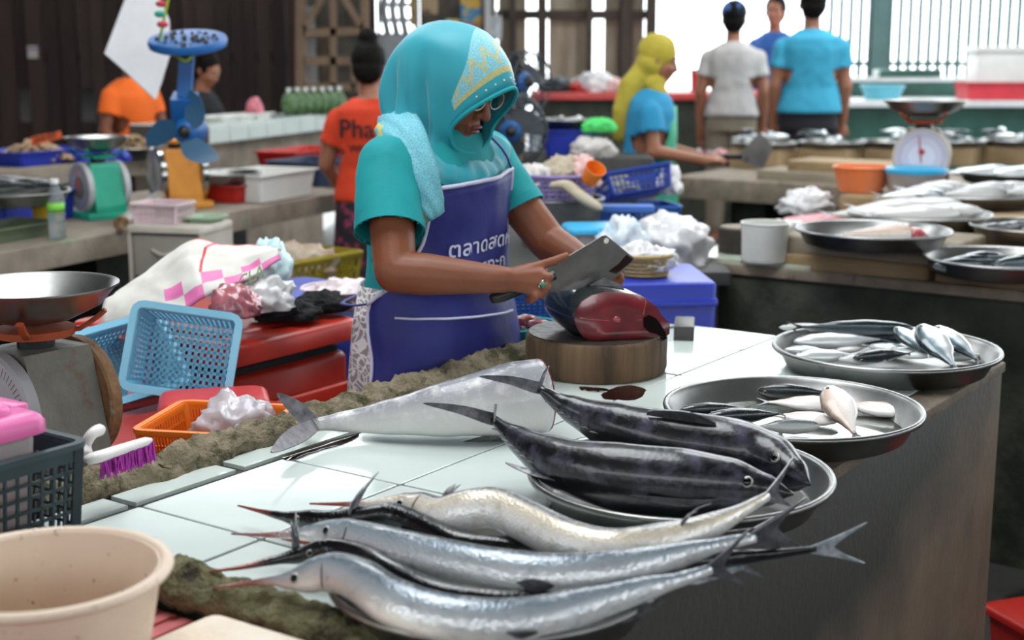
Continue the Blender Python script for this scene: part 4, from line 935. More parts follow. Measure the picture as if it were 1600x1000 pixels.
def text_mesh(body, size):
    cu = bpy.data.curves.new('t', 'FONT'); cu.body = body; cu.size = size; cu.resolution_u = 3; cu.offset = size * .012
    o = bpy.data.objects.new('t', cu); COL.objects.link(o); dg = bpy.context.evaluated_depsgraph_get()
    me = bpy.data.meshes.new_from_object(o.evaluated_get(dg)); bpy.data.objects.remove(o); bpy.data.curves.remove(cu); return me
def lettering(body, size, mp, m, parent, name='lettering'):
    me = text_mesh(body, size)
    bm = bmesh.new(); bm.from_mesh(me); bmesh.ops.triangulate(bm, faces=bm.faces)
    bmesh.ops.subdivide_edges(bm, edges=[e for e in bm.edges if e.calc_length() > size * .3], cuts=1); bm.to_mesh(me); bm.free()
    off = parent_loc(parent) if parent is not None else Vector()
    for v in me.vertices: v.co = mp(v.co.x, v.co.y) - off
    return link(name, me, m, parent)
lettering('ตลาดสดหัวหน', .044, lambda x, y: apr(R(34) - x / .155, 1.035 + y + .06 * x, .0045), M['trim_white'], ap)
lettering('วารทะก', .040, lambda x, y: apr(R(20) - x / .155, .992 + y + .06 * x, .0045), M['trim_white'], ap)
# headscarf
KP = {0: [(0, .152, -.008), (0, .132, .05), (0, .07, .108), (0, -.03, .128), (0, -.10, .095), (0, -.137, 0), (0, -.132, -.09), (0, -.145, -.17), (0, -.155, -.25)],
      22: [(.03, .14, -.018), (.036, .12, .042), (.042, .06, .10), (.045, -.03, .118), (.045, -.098, .085), (.05, -.13, -.005), (.052, -.127, -.09), (.06, -.14, -.165), (.07, -.15, -.24)],
      45: [(.056, .113, -.038), (.067, .095, .028), (.078, .04, .08), (.082, -.03, .094), (.082, -.09, .06), (.088, -.115, -.02), (.09, -.11, -.09), (.11, -.115, -.135), (.13, -.12, -.185)],
      70: [(.072, .08, -.062), (.086, .06, 0), (.094, .015, .048), (.097, -.035, .055), (.098, -.08, .025), (.103, -.095, -.04), (.106, -.09, -.085), (.135, -.075, -.11), (.16, -.07, -.135)],
      95: [(.074, .052, -.088), (.088, .035, -.04), (.097, 0, .0), (.10, -.04, .0), (.10, -.065, -.02), (.104, -.07, -.06), (.108, -.06, -.088), (.135, -.045, -.098), (.16, -.035, -.112)],
      125: [(.066, .045, -.118), (.078, .028, -.10), (.088, .005, -.085), (.094, -.01, -.085), (.096, -.015, -.09), (.10, -.01, -.10), (.11, -.0, -.108), (.13, .015, -.115), (.145, .025, -.128)],
      150: [(.04, .045, -.137), (.053, .036, -.137), (.064, .03, -.138), (.074, .028, -.14), (.082, .03, -.145), (.09, .040, -.152), (.10, .050, -.162), (.107, .056, -.18), (.11, .054, -.20)],
      180: [(0, .05, -.143), (0, .052, -.15), (0, .056, -.157), (0, .068, -.166), (0, .080, -.178), (0, .087, -.192), (0, .088, -.205), (0, .082, -.22), (0, .072, -.24)]}
phs = sorted(KP)
full = [(p, KP[p], 1) for p in phs] + [(360 - p, KP[p], -1) for p in reversed(phs) if p not in (0, 180)]
cols = []
for p, pts, sg in full: cols.append([Vector((x * sg, y, z)) for x, y, z in catmull(pts, 34)])
NPH = 120; mb = MB(); uvp = []; uvt = []; rings = []
for j in range(34):
    loop = [c[j] for c in cols]; n = len(loop)
    angs = [f[0] for f in full] + [360]
    ring = []
    for i in range(NPH):
        a = 360 * i / NPH; k = 0
        while a >= angs[k + 1]: k += 1
        t = (a - angs[k]) / (angs[k + 1] - angs[k]); p0, p1, p2, p3 = loop[k - 1], loop[k % n], loop[(k + 1) % n], loop[(k + 2) % n]
        q = .5 * ((2 * p1) + (p2 - p0) * t + (2 * p0 - 5 * p1 + 4 * p2 - p3) * t * t + (3 * p1 - p0 - 3 * p2 + p3) * t ** 3)
        tj = j / 33
        side = min(1, max(0, (tj - .25) * 2.2)); an = math.radians(a)
        az = math.atan2(q.x, q.y + .03); dn = min(1, max(0, (.085 - q.z) / .10)) * min(1, max(0, (tj - .12) * 4)); bk_ = min(1, max(0, (abs(az) - .55) / .5))
        wv = lambda x_: 1 - abs(math.sin(x_)) ** .6 * 1.6
        fold = dn * (bk_ * (.0095 * math.sin(az * 8.5 + q.z * 5.0) + .006 * math.sin(az * 17 - q.z * 9 + 1) + .002) + .004 * (1 - bk_) * math.sin(az * 16 + q.z * 60))
        d = q - Vector((0, -.01, min(q.z, .02))); d = d.normalized() if d.length > 1e-4 else Vector((0, 0, 1))
        q = q + d * fold
        ring.append(WF.w(HC[0] + q.x, HC[1] + q.y, HC[2] + q.z)); uvp.append((a if a < 180 else a - 360) / 180); uvt.append(tj)
    rings.append(ring)
mb.loft(rings); mb.at = {'hphi': uvp, 'ht': uvt}
def scarf_mat():
    m, nt, b = nodes('headscarf')
    ph = N(nt, 'ShaderNodeAttribute', attribute_name='hphi').outputs['Fac']; t = N(nt, 'ShaderNodeAttribute', attribute_name='ht').outputs['Fac']
    tc = N(nt, 'ShaderNodeTexCoord')
    f, _ = noise_fac(nt, 7, .3, .7, vec=tc.outputs['Object']); base = mixc(nt, f, lin('0f97a6'), lin('0d8a9a'))
    def mth(op, a, b=None, c=None):
        n = N(nt, 'ShaderNodeMath', operation=op)
        for i, x in enumerate((a, b, c)):
            if x is None: continue
            if isinstance(x, (int, float)): n.inputs[i].default_value = x
            else: L(nt, x, n.inputs[i])
        return n.outputs[0]
    # lace panel along the brim between brow and cheek
    zig = mth('ABSOLUTE', mth('SUBTRACT', mth('FRACT', mth('MULTIPLY', ph, 9.0)), .5))
    aph = mth('ABSOLUTE', ph)
    inph = mth('LESS_THAN', aph, .44)
    wid = mth('MULTIPLY_ADD', mth('SUBTRACT', .44, aph), .30, .10)
    lacem = mth('MULTIPLY', mth('MULTIPLY', inph, mth('LESS_THAN', t, wid)), mth('GREATER_THAN', t, .052))
    vo = N(nt, 'ShaderNodeTexVoronoi', feature='DISTANCE_TO_EDGE'); vo.inputs['Scale'].default_value = 210; L(nt, tc.outputs['Object'], vo.inputs['Vector'])
    lc = mixc(nt, mth('LESS_THAN', vo.outputs['Distance'], .11), lin('62abb9'), lin('86bfca'))
    out = mixc(nt, lacem, base, lc)
    z2 = mth('SUBTRACT', t, mth('MULTIPLY_ADD', mth('SUBTRACT', mth('MINIMUM', mth('MAXIMUM', zig, .12), .38), .12), .16, .10))
    gold = mth('MULTIPLY', mth('MULTIPLY', mth('LESS_THAN', mth('ABSOLUTE', mth('SUBTRACT', mth('ABSOLUTE', z2), .010)), .006), inph), lacem)
    g2 = mth('MULTIPLY', mth('LESS_THAN', mth('ABSOLUTE', mth('SUBTRACT', t, .062)), .010), inph)
    gn = N(nt, 'ShaderNodeTexNoise'); gn.inputs['Scale'].default_value = 260; L(nt, tc.outputs['Object'], gn.inputs['Vector'])
    gc = mixc(nt, gn.outputs['Fac'], lin('8b874e'), lin('cfc98a'))
    out = mixc(nt, mth('MAXIMUM', gold, g2), out, gc)
    L(nt, out, b.inputs['Base Color']); b.inputs['Roughness'].default_value = .55; b.inputs['Sheen Weight'].default_value = .3
    return m
M['headscarf'] = scarf_mat()
hs = mb.build('headscarf', M['headscarf'], per, smooth='all', world=True); sm = hs.modifiers.new('s', 'SOLIDIFY'); sm.thickness = .003; sm.offset = -1
sub(MB().tube([r for r in rings[0]] + [rings[0][0]], .0045, 6), 'brim_hem', M['teal'], hs)
mb = MB()
for i in range(-16, 17, 4): mb.ball(rings[1][i % NPH] + Vector((0, -.002, 0)), .0022, 6)
mb.build('bead', mat('pearl', 'd9d6c2', .2), hs, smooth='all', world=True)
# lace scarf end thrown over the shoulder
def lace2():
    m, nt, b = nodes('scarf_lace'); tc = N(nt, 'ShaderNodeTexCoord'); u = N(nt, 'ShaderNodeAttribute', attribute_name='su').outputs['Fac']
    vo = N(nt, 'ShaderNodeTexVoronoi', feature='DISTANCE_TO_EDGE'); vo.inputs['Scale'].default_value = 190; L(nt, tc.outputs['Object'], vo.inputs['Vector'])
    lt = N(nt, 'ShaderNodeMath', operation='LESS_THAN', i_1=.12); L(nt, vo.outputs['Distance'], lt.inputs[0])
    out = mixc(nt, lt.outputs[0], lin('55a6b6'), lin('7bbac7'))
    nz = N(nt, 'ShaderNodeTexNoise'); nz.inputs['Scale'].default_value = 28; L(nt, tc.outputs['Object'], nz.inputs['Vector'])
    ad = N(nt, 'ShaderNodeMath', operation='MULTIPLY_ADD', i_1=.5); L(nt, nz.outputs['Fac'], ad.inputs[0]); L(nt, u, ad.inputs[2])
    g = N(nt, 'ShaderNodeMath', operation='COMPARE', i_1=1.05, i_2=.10); L(nt, ad.outputs[0], g.inputs[0])
    g2 = N(nt, 'ShaderNodeMath', operation='COMPARE', i_1=.12, i_2=.07); L(nt, ad.outputs[0], g2.inputs[0])
    mx = N(nt, 'ShaderNodeMath', operation='MAXIMUM'); L(nt, g.outputs[0], mx.inputs[0]); L(nt, g2.outputs[0], mx.inputs[1])
    out = mixc(nt, mx.outputs[0], out, lin('c4bd6c')); L(nt, out, b.inputs['Base Color']); b.inputs['Roughness'].default_value = .7; return m
M['scarf_lace'] = lace2()
cl = catmull([WF.w(.085, -.085, 1.318), WF.w(.125, -.035, 1.318), WF.w(.16, .02, 1.29), WF.w(.175, .058, 1.235), WF.w(.172, .085, 1.175), WF.w(.155, .108, 1.12)], 26)
mb = MB(); rings = []; su = []
for i, p in enumerate(cl):
    t = (cl[min(i + 1, 25)] - cl[max(i - 1, 0)]).normalized(); out = (p - WF.w(.02, -.02, min(p.z, 1.2))); out = (out - t * out.dot(t)).normalized(); s_ = t.cross(out)
    wdt = interp([(0, .035), (.3, .052), (.7, .050), (.9, .04), (1, .026)], i / 25)[0]
    ring = []
    for k in range(13):
        q = k / 6 - 1; ring.append(p + s_ * q * wdt - out * (q * q * .022) + out * (.003 * math.sin(q * 9 + i * .5))); su.append((q + 1) / 2)
    rings.append(ring)
mb.loft(rings, closed=False); mb.at = {'su': su}
o = mb.build('scarf_end', M['scarf_lace'], per, smooth='all', world=True); o.modifiers.new('s', 'SOLIDIFY').thickness = .004
# glasses and ring
M['frame_white'] = mat('frame_white', 'd8d3d0', .2)
mb = MB()
for q in (-1, 1):
    c = hp(q * .031, .098, .0); mb.tube([c + (Mx @ Vector((math.cos(a * .5236) * .023, .0, math.sin(a * .5236) * .018))) for a in range(13)], .0013, 5)
    mb.tube([hp(q * .054, .097, .004), hp(q * .072, .06, .006), hp(q * .078, .0, .0)], .0013, 5)
mb.tube([hp(-.009, .099, .004), hp(.009, .099, .004)], .0013, 5)
mb.build('glasses', M['frame_white'], per, smooth='all', world=True)
rc = (Kn[2] + dd(854, 449, 2.670)) / 2; dr = (dd(854, 449, 2.670) - Kn[2]).normalized()
x = dr.cross(ZA).normalized(); y = x.cross(dr)
rg_ = MB().tube([rc + (x * math.cos(a * .5236) + y * math.sin(a * .5236)) * .0112 for a in range(13)], .002, 6).build('finger_ring', M['steel'], per, smooth='all', world=True)
tc_ = (CAM - rc).normalized(); g_ = MB().ball(rc + tc_ * .0115, (.006, .004, .006), 10).build('gem', mat('green_gem', '3f7d63', .1), None, smooth='all')
for v in g_.data.vertices: v.co -= O_w
g_.parent = rg_
# cleaver
cl_o = thing('cleaver', 'broad steel cleaver with a black handle cutting into the tuna', 'knife', D(870, 445, 2.77))
M['blade'] = mat('blade', '8a8785', .28, metal=.9, col2='6d6a69', ns=10, stain='4a1418', ss=18, st=(.62, .7))
E0, E1 = dd(767, 468, 2.69), dd(866, 430, 2.735)
MB().tube(catmull([E0, E0.lerp(E1, .12), E0.lerp(E1, .35), E0.lerp(E1, .7), E1], 12), [.010, .0155, .017, .0165, .016, .0155, .015, .0145, .014, .014, .013, .012], 12, flat=.8).build('handle', M['black_plastic'], cl_o, smooth='all', world=True)
ba, bc = D(858, 420, 2.768), D(990, 405, 2.85)
bn = (bc - ba).cross(Vector((0, .12, -1))).normalized()
poly = [onplane(x, y, ba, bn) for x, y in ((857, 424), (886, 401), (915, 384), (941, 368.5), (946, 367.5), (950, 370), (989, 402), (990, 406), (986, 410), (955, 440), (905, 452), (862, 456))]
MB().plate(poly, .0022).build('blade', M['blade'], cl_o, world=True)
pc = onplane(947, 376, ba, bn); q_ = bn.to_track_quat('Z', 'Y').to_matrix()
MB().lathe([(0, -.0014), (.006, -.0014), (.006, .0014), (0, .0014)], seg=16, M=q_, c=pc).build('hole', M['foam'], cl_o, world=True)
MB().plate([onplane(x, y, ba, bn) - bn * .0016 if bn.dot(CAM - ba) < 0 else onplane(x, y, ba, bn) + bn * .0016 for x, y in ((978, 398), (988, 404), (985, 410), (962, 428), (950, 424), (966, 412))], .0006).build('blood_smear', M['blood'], cl_o, world=True)
# ------------------------------------------------------------------ left-hand counter and goods
LA, LB = P(0, 395, .8), P(545, 298, .8); LD = (LB - LA).normalized(); LN = Vector((-LD.y, LD.x, 0)); RL = math.atan2(LD.y, LD.x)
def LC(s, t, z): return LA + LD * s + LN * t + ZA * (z - .8)
lc = thing('concrete_counter', 'long grey concrete counter with the green scale and bottle on it', 'counter', LC(.6, .45, 0), RL)
sl = rough = MB().rbox((0, 0, .757), (3.5, .9, .084), .01)
sl.build('slab', M['slab'], lc, smooth=30)
for x in (-1.5, -.4, .7, 1.6): MB().box((x, .28, .36), (.22, .24, .72)).build('pier', M['dark_concrete'], lc)
MB().box((0, .43, .36), (3.5, .03, .72)).build('dark_void_panel', M['dark_concrete'], lc)  # dark panel added to stand for the shade under the slab
M['scale_green'] = mat('scale_green', '1f9c7e', .45, col2='198a70', ns=8); M['scale_orange'] = mat('scale_orange', 'd08a2a', .5, col2='b87020', ns=8, stain='8a3d20', ss=10, st=(.62, .7))
M['grey_plastic'] = mat('grey_plastic', 'b5b4b6', .4); M['paper'] = mat('paper', 'cfc8c4', .8, col2='bfb5b2', ns=20)
M['orange_mark'] = mat('orange_mark', 'c0552a', .5)
spring_scale('green spring scale with a grey dial and a steel bowl', P(158, 338, .801), math.atan2(-.66, -.75), M['scale_green'], M['grey_plastic'], 'dial_green', M['alu'], M['scale_green'], s=1.0, mark=M['orange_mark'], bowl_r=.125, paper=M['paper'])
spring_scale('worn orange spring scale with silver dials behind the blue fan', P(280, 322, .801), math.atan2(-.5, -.86), M['scale_orange'], M['steel'], 'dial_silver', None, M['scale_orange'], s=1.15)
def bottle(label, loc, h, cap='e8e8e8', lab='7cc84a'):
    t = thing('water_bottle', label, 'bottle', loc); k = h / .21; r = .031 * k
    MB().lathe([(0, 0), (r * .9, 0), (r, .006 * k), (r * .97, .03 * k), (r, .045 * k), (r * .95, .06 * k), (r, .075 * k), (r * .97, .13 * k), (r, .145 * k), (r * .8, .168 * k), (r * .45, .19 * k), (r * .42, .2 * k), (0, .2 * k)], seg=28).build('body', M['bottle_clear'], t, smooth=40)
    MB().lathe([(0, .197 * k), (r * .5, .197 * k), (r * .5, .214 * k), (0, .214 * k)], seg=20).build('cap', mat('cap_' + cap, cap, .4), t, smooth=40)
    MB().lathe([(r * 1.01, .095 * k), (r * 1.02, .095 * k), (r * 1.02, .13 * k), (r * 1.01, .13 * k), (r * 1.01, .095 * k)], seg=28).build('label_band', mat('band_' + lab, lab, .4), t, smooth='all')
    return t
M['bottle_clear'] = mat('bottle_clear', 'd5dde0', .06, col2='c2ccd0', ns=20, trans=.75, ior=1.2)
bottle('clear water bottle with a green label beside the green scale', P(90, 372, .801), .205)
M['yellow_plastic'] = mat('yellow_plastic', 'd0a92c', .4)
bowl('plastic_jug', 'yellow plastic jug behind the water bottle', P(72, 358, .801), [(0, 0), (.035, 0), (.05, .12), (.053, .12), (.038, .004), (0, .004)], M['yellow_plastic'], 'jug', seg=24)
def rtray(label, loc, rz, Lx, Ly, H, m, name='plastic_tray', cat='tray', tp=1.12, group=None, rimw=.012, r=.02):
    t = thing(name, label, cat, loc, rz, group)
    def ring(k, z, ins=0):
        o = []
        for q, (sx, sy) in enumerate(((1, 1), (-1, 1), (-1, -1), (1, -1))):
            for i in range(4):
                a = (q + i / 3) * math.pi / 2; o.append(Vector((sx * (Lx / 2 * k - r - ins) + r * math.cos(a), sy * (Ly / 2 * k - r - ins) + r * math.sin(a), z)))
        return o
    mb = MB(); mb.loft([ring(1 / tp, 0), ring(1, H), ring(1, H, .003), ring(1 / tp, .004, .003)], caps=True); mb.build('body', m, t, smooth=40)
    mb = MB(); mb.loft([ring(1, H - .006, -.001), ring(1, H - .006, -rimw), ring(1, H, -rimw), ring(1, H, -.001)], wrap=True); mb.build('rim', m, t, smooth=40)
    return t
M['moss_green'] = mat('moss_green', '66735a', .5, col2='56634c', ns=6); M['deep_blue'] = mat('deep_blue', '2438a8', .4, col2='1e3094', ns=4)
rtray('shallow grey-green tray at the near end of the concrete counter', P(5, 372, .801), RL, .36, .2, .05, M['moss_green'])
rtray('dark blue crate under the fish tray on the concrete counter', P(25, 345, .801), RL, .40, .26, .11, M['deep_blue'], 'plastic_crate', 'crate', tp=1.02)
ct = LC(.18, .34, 0); tray('steel tray of dark fish on the dark blue crate', P(22, 318, .915).x, P(22, 318, .915).y, .915, .20)
gl = 'dark fish in the tray on the blue crate'
for k, (x, y, a) in enumerate(((10, 296, 6), (38, 292, -8), (20, 284, 10), (55, 288, 4), (0, 288, -4))):
    small_fish('mack', ('second', 'fourth', 'third', 'last', 'first')[k] + ' dark fish from the left in the tray on the dark blue crate', P(x, y, .955 + .012 * k), R(a), .24, 50, gl, 0, 'mackerel', .9)
a_, b_ = P(190, 350, .83), P(250, 308, .86)
kn = thing('steel_tube', 'scratched steel tube lying between the green and orange scales', 'tube', (a_ + b_) / 2 - ZA * .04)
MB().tube([a_, b_], .027, 18).build('body', M['alu_dull'], kn, smooth=40, world=True); MB().tube([a_ - (b_ - a_).normalized() * .004, a_ + (b_ - a_).normalized() * .03], .029, 18).build('end_band', M['rust_rim'], kn, smooth=40, world=True)
# fan hung upside down from a rope
FY = 5.15; M['fan_blue'] = mat('fan_blue', '1f62a6', .45, col2='1a5592', ns=8, stain='6b6a66', ss=14, st=(.66, .74)); M['dust'] = mat('dust', '4b463f', .9, col2='2f2b27', ns=40)
fb = D(293, 62, FY); fn = thing('hanging_fan', 'blue pedestal fan hung upside down on a rope with a dusty round base', 'fan', D(290, 235, FY))
MB().lathe([(0, .0), (.03, -.02), (.12, -.03), (.138, -.022), (.142, -.006), (.138, .006), (.12, .0), (0, -.004)], c=fb, seg=48, M=Matrix.Rotation(R(14), 3, 'X')).build('base', M['fan_blue'], fn, smooth=50, world=True)
mb = MB(); rng = random.Random(2)
for i in range(60): a = rng.random() * 6.28; r_ = rng.random() ** .5 * .11; mb.ball(fb + Matrix.Rotation(R(14), 3, 'X') @ Vector((r_ * math.cos(a), r_ * math.sin(a), .004)), rng.uniform(.003, .009), 5)
o = mb.build('dust', M['dust'], fn, world=True); o['kind'] = 'stuff'
MB().bar(fb - ZA * .02, D(288, 152, FY), .05, .03, (0, 1, 0)).build('neck', M['fan_blue'], fn, world=True)
mh = D(292, 205, FY)
MB().limb([mh + Vector((0, .12, 0)), mh + Vector((0, .06, 0)), mh], [.05, .062, .05], 18).bar(D(288, 150, FY), mh + Vector((-.01, .06, 0)), .09, .07, (0, 1, 0)).build('motor', M['fan_blue'], fn, smooth=40, world=True)
MB().ball(mh + Vector((0, -.045, 0)), (.024, .02, .024), 14).build('hub_cap', M['black_plastic'], fn, smooth='all', world=True)
for k in range(3):
    a0 = k * 2.094 + .9; pts = []
    mb = MB(); rings = []
    for i in range(7):
        rr = .03 + .115 * i / 6; wd = (.25 + .75 * math.sin(math.pi * (i + 1) / 8)) * .05
        c = mh + Vector((math.cos(a0 + i * .06) * rr, -.035, math.sin(a0 + i * .06) * rr)); tn = Vector((-math.sin(a0), .35, math.cos(a0))).normalized()
        rings.append([c - tn * wd, c + tn * wd, c + tn * wd + Vector((0, .003, 0)), c - tn * wd + Vector((0, .003, 0))])
    mb.loft(rings, caps=True); mb.build('blade', mat('fan_blade', '2b5878', .35), fn, smooth=30, world=True)
M['rope'] = mat('rope', 'a8c02a', .7); M['ribbon'] = mat('ribbon', 'c23a48', .6)
MB().tube(catmull([fb + Vector((-.10, 0, .0)), D(264, 0, FY), D(262, -220, FY), (D(262, 0, FY).x, FY, 3.83)], 14), .005, 6).build('rope', M['rope'], fn, smooth='all', world=True)
MB().tube(catmull([fb + Vector((.02, 0, -.05)), fb + Vector((0, -.035, -.075)), fb + Vector((-.03, -.03, -.06)), fb + Vector((-.10, 0, -.0))], 12), .006, 6).build('rope_loop', M['rope'], fn, smooth='all', world=True)
for k, (x, y) in enumerate(((252, 6), (250, 22), (254, 38))): MB().ball(D(x, y, FY), (.022, .014, .012), 10).build('ribbon', M['ribbon'] if k != 1 else M['scale_green'], fn, smooth='all', world=True)
M['foam_white'] = mat('foam_white', 'd9d9da', .6, col2='c7c7ca', ns=3)
WY = 5.6
wp = [(212, -60), (200, 0), (178, 84), (200, 112), (233, 157), (240, 130), (250, 84), (249, 30), (236, -10), (236, -60)]
wb = thing('hanging_sheet', 'bent white plastic sheet hanging beside the blue fan', 'sheet', D(232, 157, WY))
MB().plate([D(x, y, WY) + Vector((0, (x - 210) * .004, 0)) for x, y in wp], .008).build('sheet', M['foam_white'], wb, world=True)
MB().tube([D(224, -50, WY), (D(224, -50, WY).x, WY, 3.83)], .003, 5).build('cord', M['rope'], wb, world=True)
# tubs on the counter
M['foam_tub'] = mat('foam_tub', 'dcdcd8', .55, col2='cfcfca', ns=4); M['bright_red'] = mat('bright_red', 'b8261c', .4, col2='a31e16', ns=3); M['navy'] = mat('navy', '22324f', .45)
rtray('white plastic tub beside the orange scale', P(410, 308, .801), RL, .46, .30, .12, M['foam_tub'], 'plastic_tub', 'tub')
q = P(352, 278, .9); tray('steel tray behind the white tub', q.x, q.y, .88, .16)
for k in range(6): small_fish('mack', 'small silver fish in the steel tray behind the white tub', (q.x + (k % 3 - 1) * .07, q.y + (k // 3 - .5) * .08, .90), R(20 * k), .12, 70, 'fish behind the white tub', 0, 'silver_fish')
rtray('red plastic tub under the steel tray behind the white one', (q.x + .02, q.y + .02, .801), RL, .26, .24, .075, M['bright_red'], 'plastic_tub', 'tub')
rtray('navy blue tub at the far end of the concrete counter', P(490, 286, .801), RL, .40, .30, .12, M['navy'], 'plastic_tub', 'tub')
rtray('red tub behind the navy one at the counter end', P(470, 262, .84), RL, .5, .25, .1, M['bright_red'], 'plastic_tub', 'tub')
# drawers with a small basket and a dish
DY = 4.98; dx = mpp(DY); dt = D(282, 347, DY)
M['drawer'] = mat('drawer', 'bdb6ab', .45, col2='aca598', ns=6); M['drawer_dark'] = mat('drawer_dark', '8d877d', .5)
dw = thing('drawer_unit', 'cream plastic drawer unit standing before the concrete counter', 'drawers', (dt.x, dt.y, 0), R(-14))
MB().rbox((0, 0, dt.z - .012), (.29, .26, .024), .015).build('top', M['drawer'], dw, smooth=40)
for sx in (-1, 1): MB().box((sx * .135, 0, (dt.z - .02) / 2), (.012, .25, dt.z - .02)).build('side', M['drawer'], dw)
MB().box((0, .12, (dt.z - .02) / 2), (.26, .008, dt.z - .02)).build('back', M['drawer'], dw)
for k in range(5):
    dr_ = MB().rbox((0, -.005, dt.z - .105 - k * .165), (.255, .235, .145), .012).build('drawer', M['drawer_dark'], dw, smooth=40)
    MB().tube(catmull([(-.05, -.126, dt.z - .085 - k * .165), (0, -.136, dt.z - .1 - k * .165), (.05, -.126, dt.z - .085 - k * .165)], 8), .006, 6).build('handle', M['drawer'], dr_, smooth='all')
M['pale_pink'] = mat('pale_pink', 'd3bcc0', .5)
basket('plastic_basket', 'pale pink slotted basket on the cream drawers', (dt.x - .06, dt.y, dt.z + .001), (0, 0, R(-14)), .17, .14, .068, M['pale_pink'], 18, 12, 2, w=.004)
rtray('small pale green dish on the cream drawers', (dt.x + .085, dt.y + .02, dt.z + .001), R(-14), .11, .11, .02, mat('pale_green', '9fb79a', .4), 'plastic_dish', 'dish')
# white and pink sack, bags, cloth on the red boxes
def cloth(name, label, cat, lo, hi, m, bulge=.05, nx=46, ny=22, rip=.012, seed=1, attrs=True, fr=9, th=.004):
    A = catmull([D(*p) for p in lo], nx); B = catmull([D(*p) for p in hi], nx); mb = MB(); rings = []; su = []; sv = []
    for i in range(nx):
        r_ = []
        for j in range(ny):
            t = j / (ny - 1); p = A[i].lerp(B[i], t) + Vector((0, -1, .5)).normalized() * bulge * math.sin(math.pi * t)
            q_ = p * fr + Vector((seed, 0, 0)); p = p + Vector((0, -.7, .7)) * rip * (noise.noise(q_) * 1.2 + .7 * (.5 - abs(noise.noise(q_ * 2.1))))
            r_.append(p); su.append(i / (nx - 1)); sv.append(t)
        rings.append(r_)
    mb.loft(rings, closed=False); mb.at = {'su': su, 'sv': sv}
    o = mb.build(name, m, None, smooth='all'); tag(o, label, cat); s = o.modifiers.new('s', 'SOLIDIFY'); s.thickness = th; return o
def sack_mat():
    m, nt, b = nodes('sack'); u = N(nt, 'ShaderNodeAttribute', attribute_name='su').outputs['Fac']; v = N(nt, 'ShaderNodeAttribute', attribute_name='sv').outputs['Fac']; tc = N(nt, 'ShaderNodeTexCoord')
    f, _ = noise_fac(nt, 9, .3, .7, vec=tc.outputs['Object']); out = mixc(nt, f, lin('cfcbc4'), lin('bab5ad'))
    def mth(op, a, b_=None):
        n = N(nt, 'ShaderNodeMath', operation=op)
        for i, x in enumerate((a, b_)):
            if x is None: continue
            if isinstance(x, (int, float)): n.inputs[i].default_value = x
            else: L(nt, x, n.inputs[i])
        return n.outputs[0]
    band = mth('MULTIPLY', mth('LESS_THAN', v, .30), mth('GREATER_THAN', u, .34))
    cu = mth('FLOOR', mth('MULTIPLY', u, 9.0)); cv = mth('FLOOR', mth('MULTIPLY', v, 6.6)); ck = mth('LESS_THAN', mth('MODULO', mth('ADD', cu, cv), 2.0), .5)
    out = mixc(nt, mth('MULTIPLY', band, ck), out, lin('d26aa0'))
    red = mth('MULTIPLY', mth('GREATER_THAN', v, .965), mth('GREATER_THAN', u, .25))
    out = mixc(nt, red, out, lin('b82a34'))
    r2 = mth('MULTIPLY', mth('LESS_THAN', mth('ABSOLUTE', mth('SUBTRACT', u, mth('ADD', .52, mth('MULTIPLY', v, .12)))), .008), mth('GREATER_THAN', v, .3)); out = mixc(nt, r2, out, lin('b82a34'))
    L(nt, out, b.inputs['Base Color']); b.inputs['Roughness'].default_value = .45; return m
M['sack'] = sack_mat()
sk = cloth('plastic_sack', 'crumpled white sack with pink checks and red edging beside the drawers', 'sack', [(160, 505, 2.98), (225, 494, 2.98), (275, 484, 2.98), (350, 452, 3.02), (440, 408, 3.10)], [(190, 458, 3.2), (245, 418, 3.22), (303, 371, 3.25), (348, 382, 3.25), (440, 392, 3.28)], M['sack'], bulge=.05, rip=.018, seed=5)
lettering('CLA', .035, lambda x, y: D(372 + x * 620, 452 - x * 330 - y * 800, 2.94 + .02), mat('faded_green', '9db58a', .6), sk)
M['bag_white'] = mat('bag_white', 'd8d6d6', .3, col2='c4c2c3', ns=8, coat=.3); M['meat'] = mat('meat', 'b06a70', .3, col2='8d4650', ns=24, coat=.6)
crumpled('clear bag of pink meat under the sack', 'meat_bag', 'plastic bag', D(368, 492, 2.95), (.055, .05, .05), 21, M['meat'], amp=.3)
crumpled('white plastic bag under the pink-checked sack', 'plastic_bag', 'plastic bag', D(405, 482, 3.1), (.075, .06, .06), 23, M['bag_white'], amp=.35)
crumpled('pale turquoise plastic bag beside the yellow crate', 'plastic_bag', 'plastic bag', D(418, 440, 3.35), (.05, .08, .08), 24, mat('bag_turq', '9cc4cb', .3, col2='c8d6da', ns=9), amp=.35)
M['black_cloth'] = mat('black_cloth', '141416', .9, col2='0b0b0c', ns=30, bump=.5, bs=120)
c1 = P(470, 492, .832); 
for k, (px_, s_) in enumerate(((448, .075), (498, .07))):
    crumpled('crumpled black cloth glove on the tall red ice box, ' + ('larger one' if k == 0 else 'smaller one with a pale cuff'), 'cloth_glove', 'glove', P(px_, 498 - k * 12, .832), (s_, .05, .035), 31 + k, M['black_cloth'], amp=.4)
o = MB().rbox((0, 0, .40), (.40, .44, .80), .02).build('blue_crate', M['deep_blue'], smooth=30); o.location = UV(2.80, 2.62, 0); o.rotation_euler = (0, 0, RC); tag(o, 'dark blue crate between the woman and the red ice box', 'crate')
q = D(535, 474, 3.55); bowl('plastic_bowl', 'pale pink bowl wrapped in a plastic bag behind the red ice box', (q.x, q.y, .802), [(0, 0), (.06, 0), (.10, .05), (.104, .05), (.064, .005), (0, .005)], mat('bowl_pink', 'c9bcc4', .35), 'bowl', rim=(.104, .052, .004))
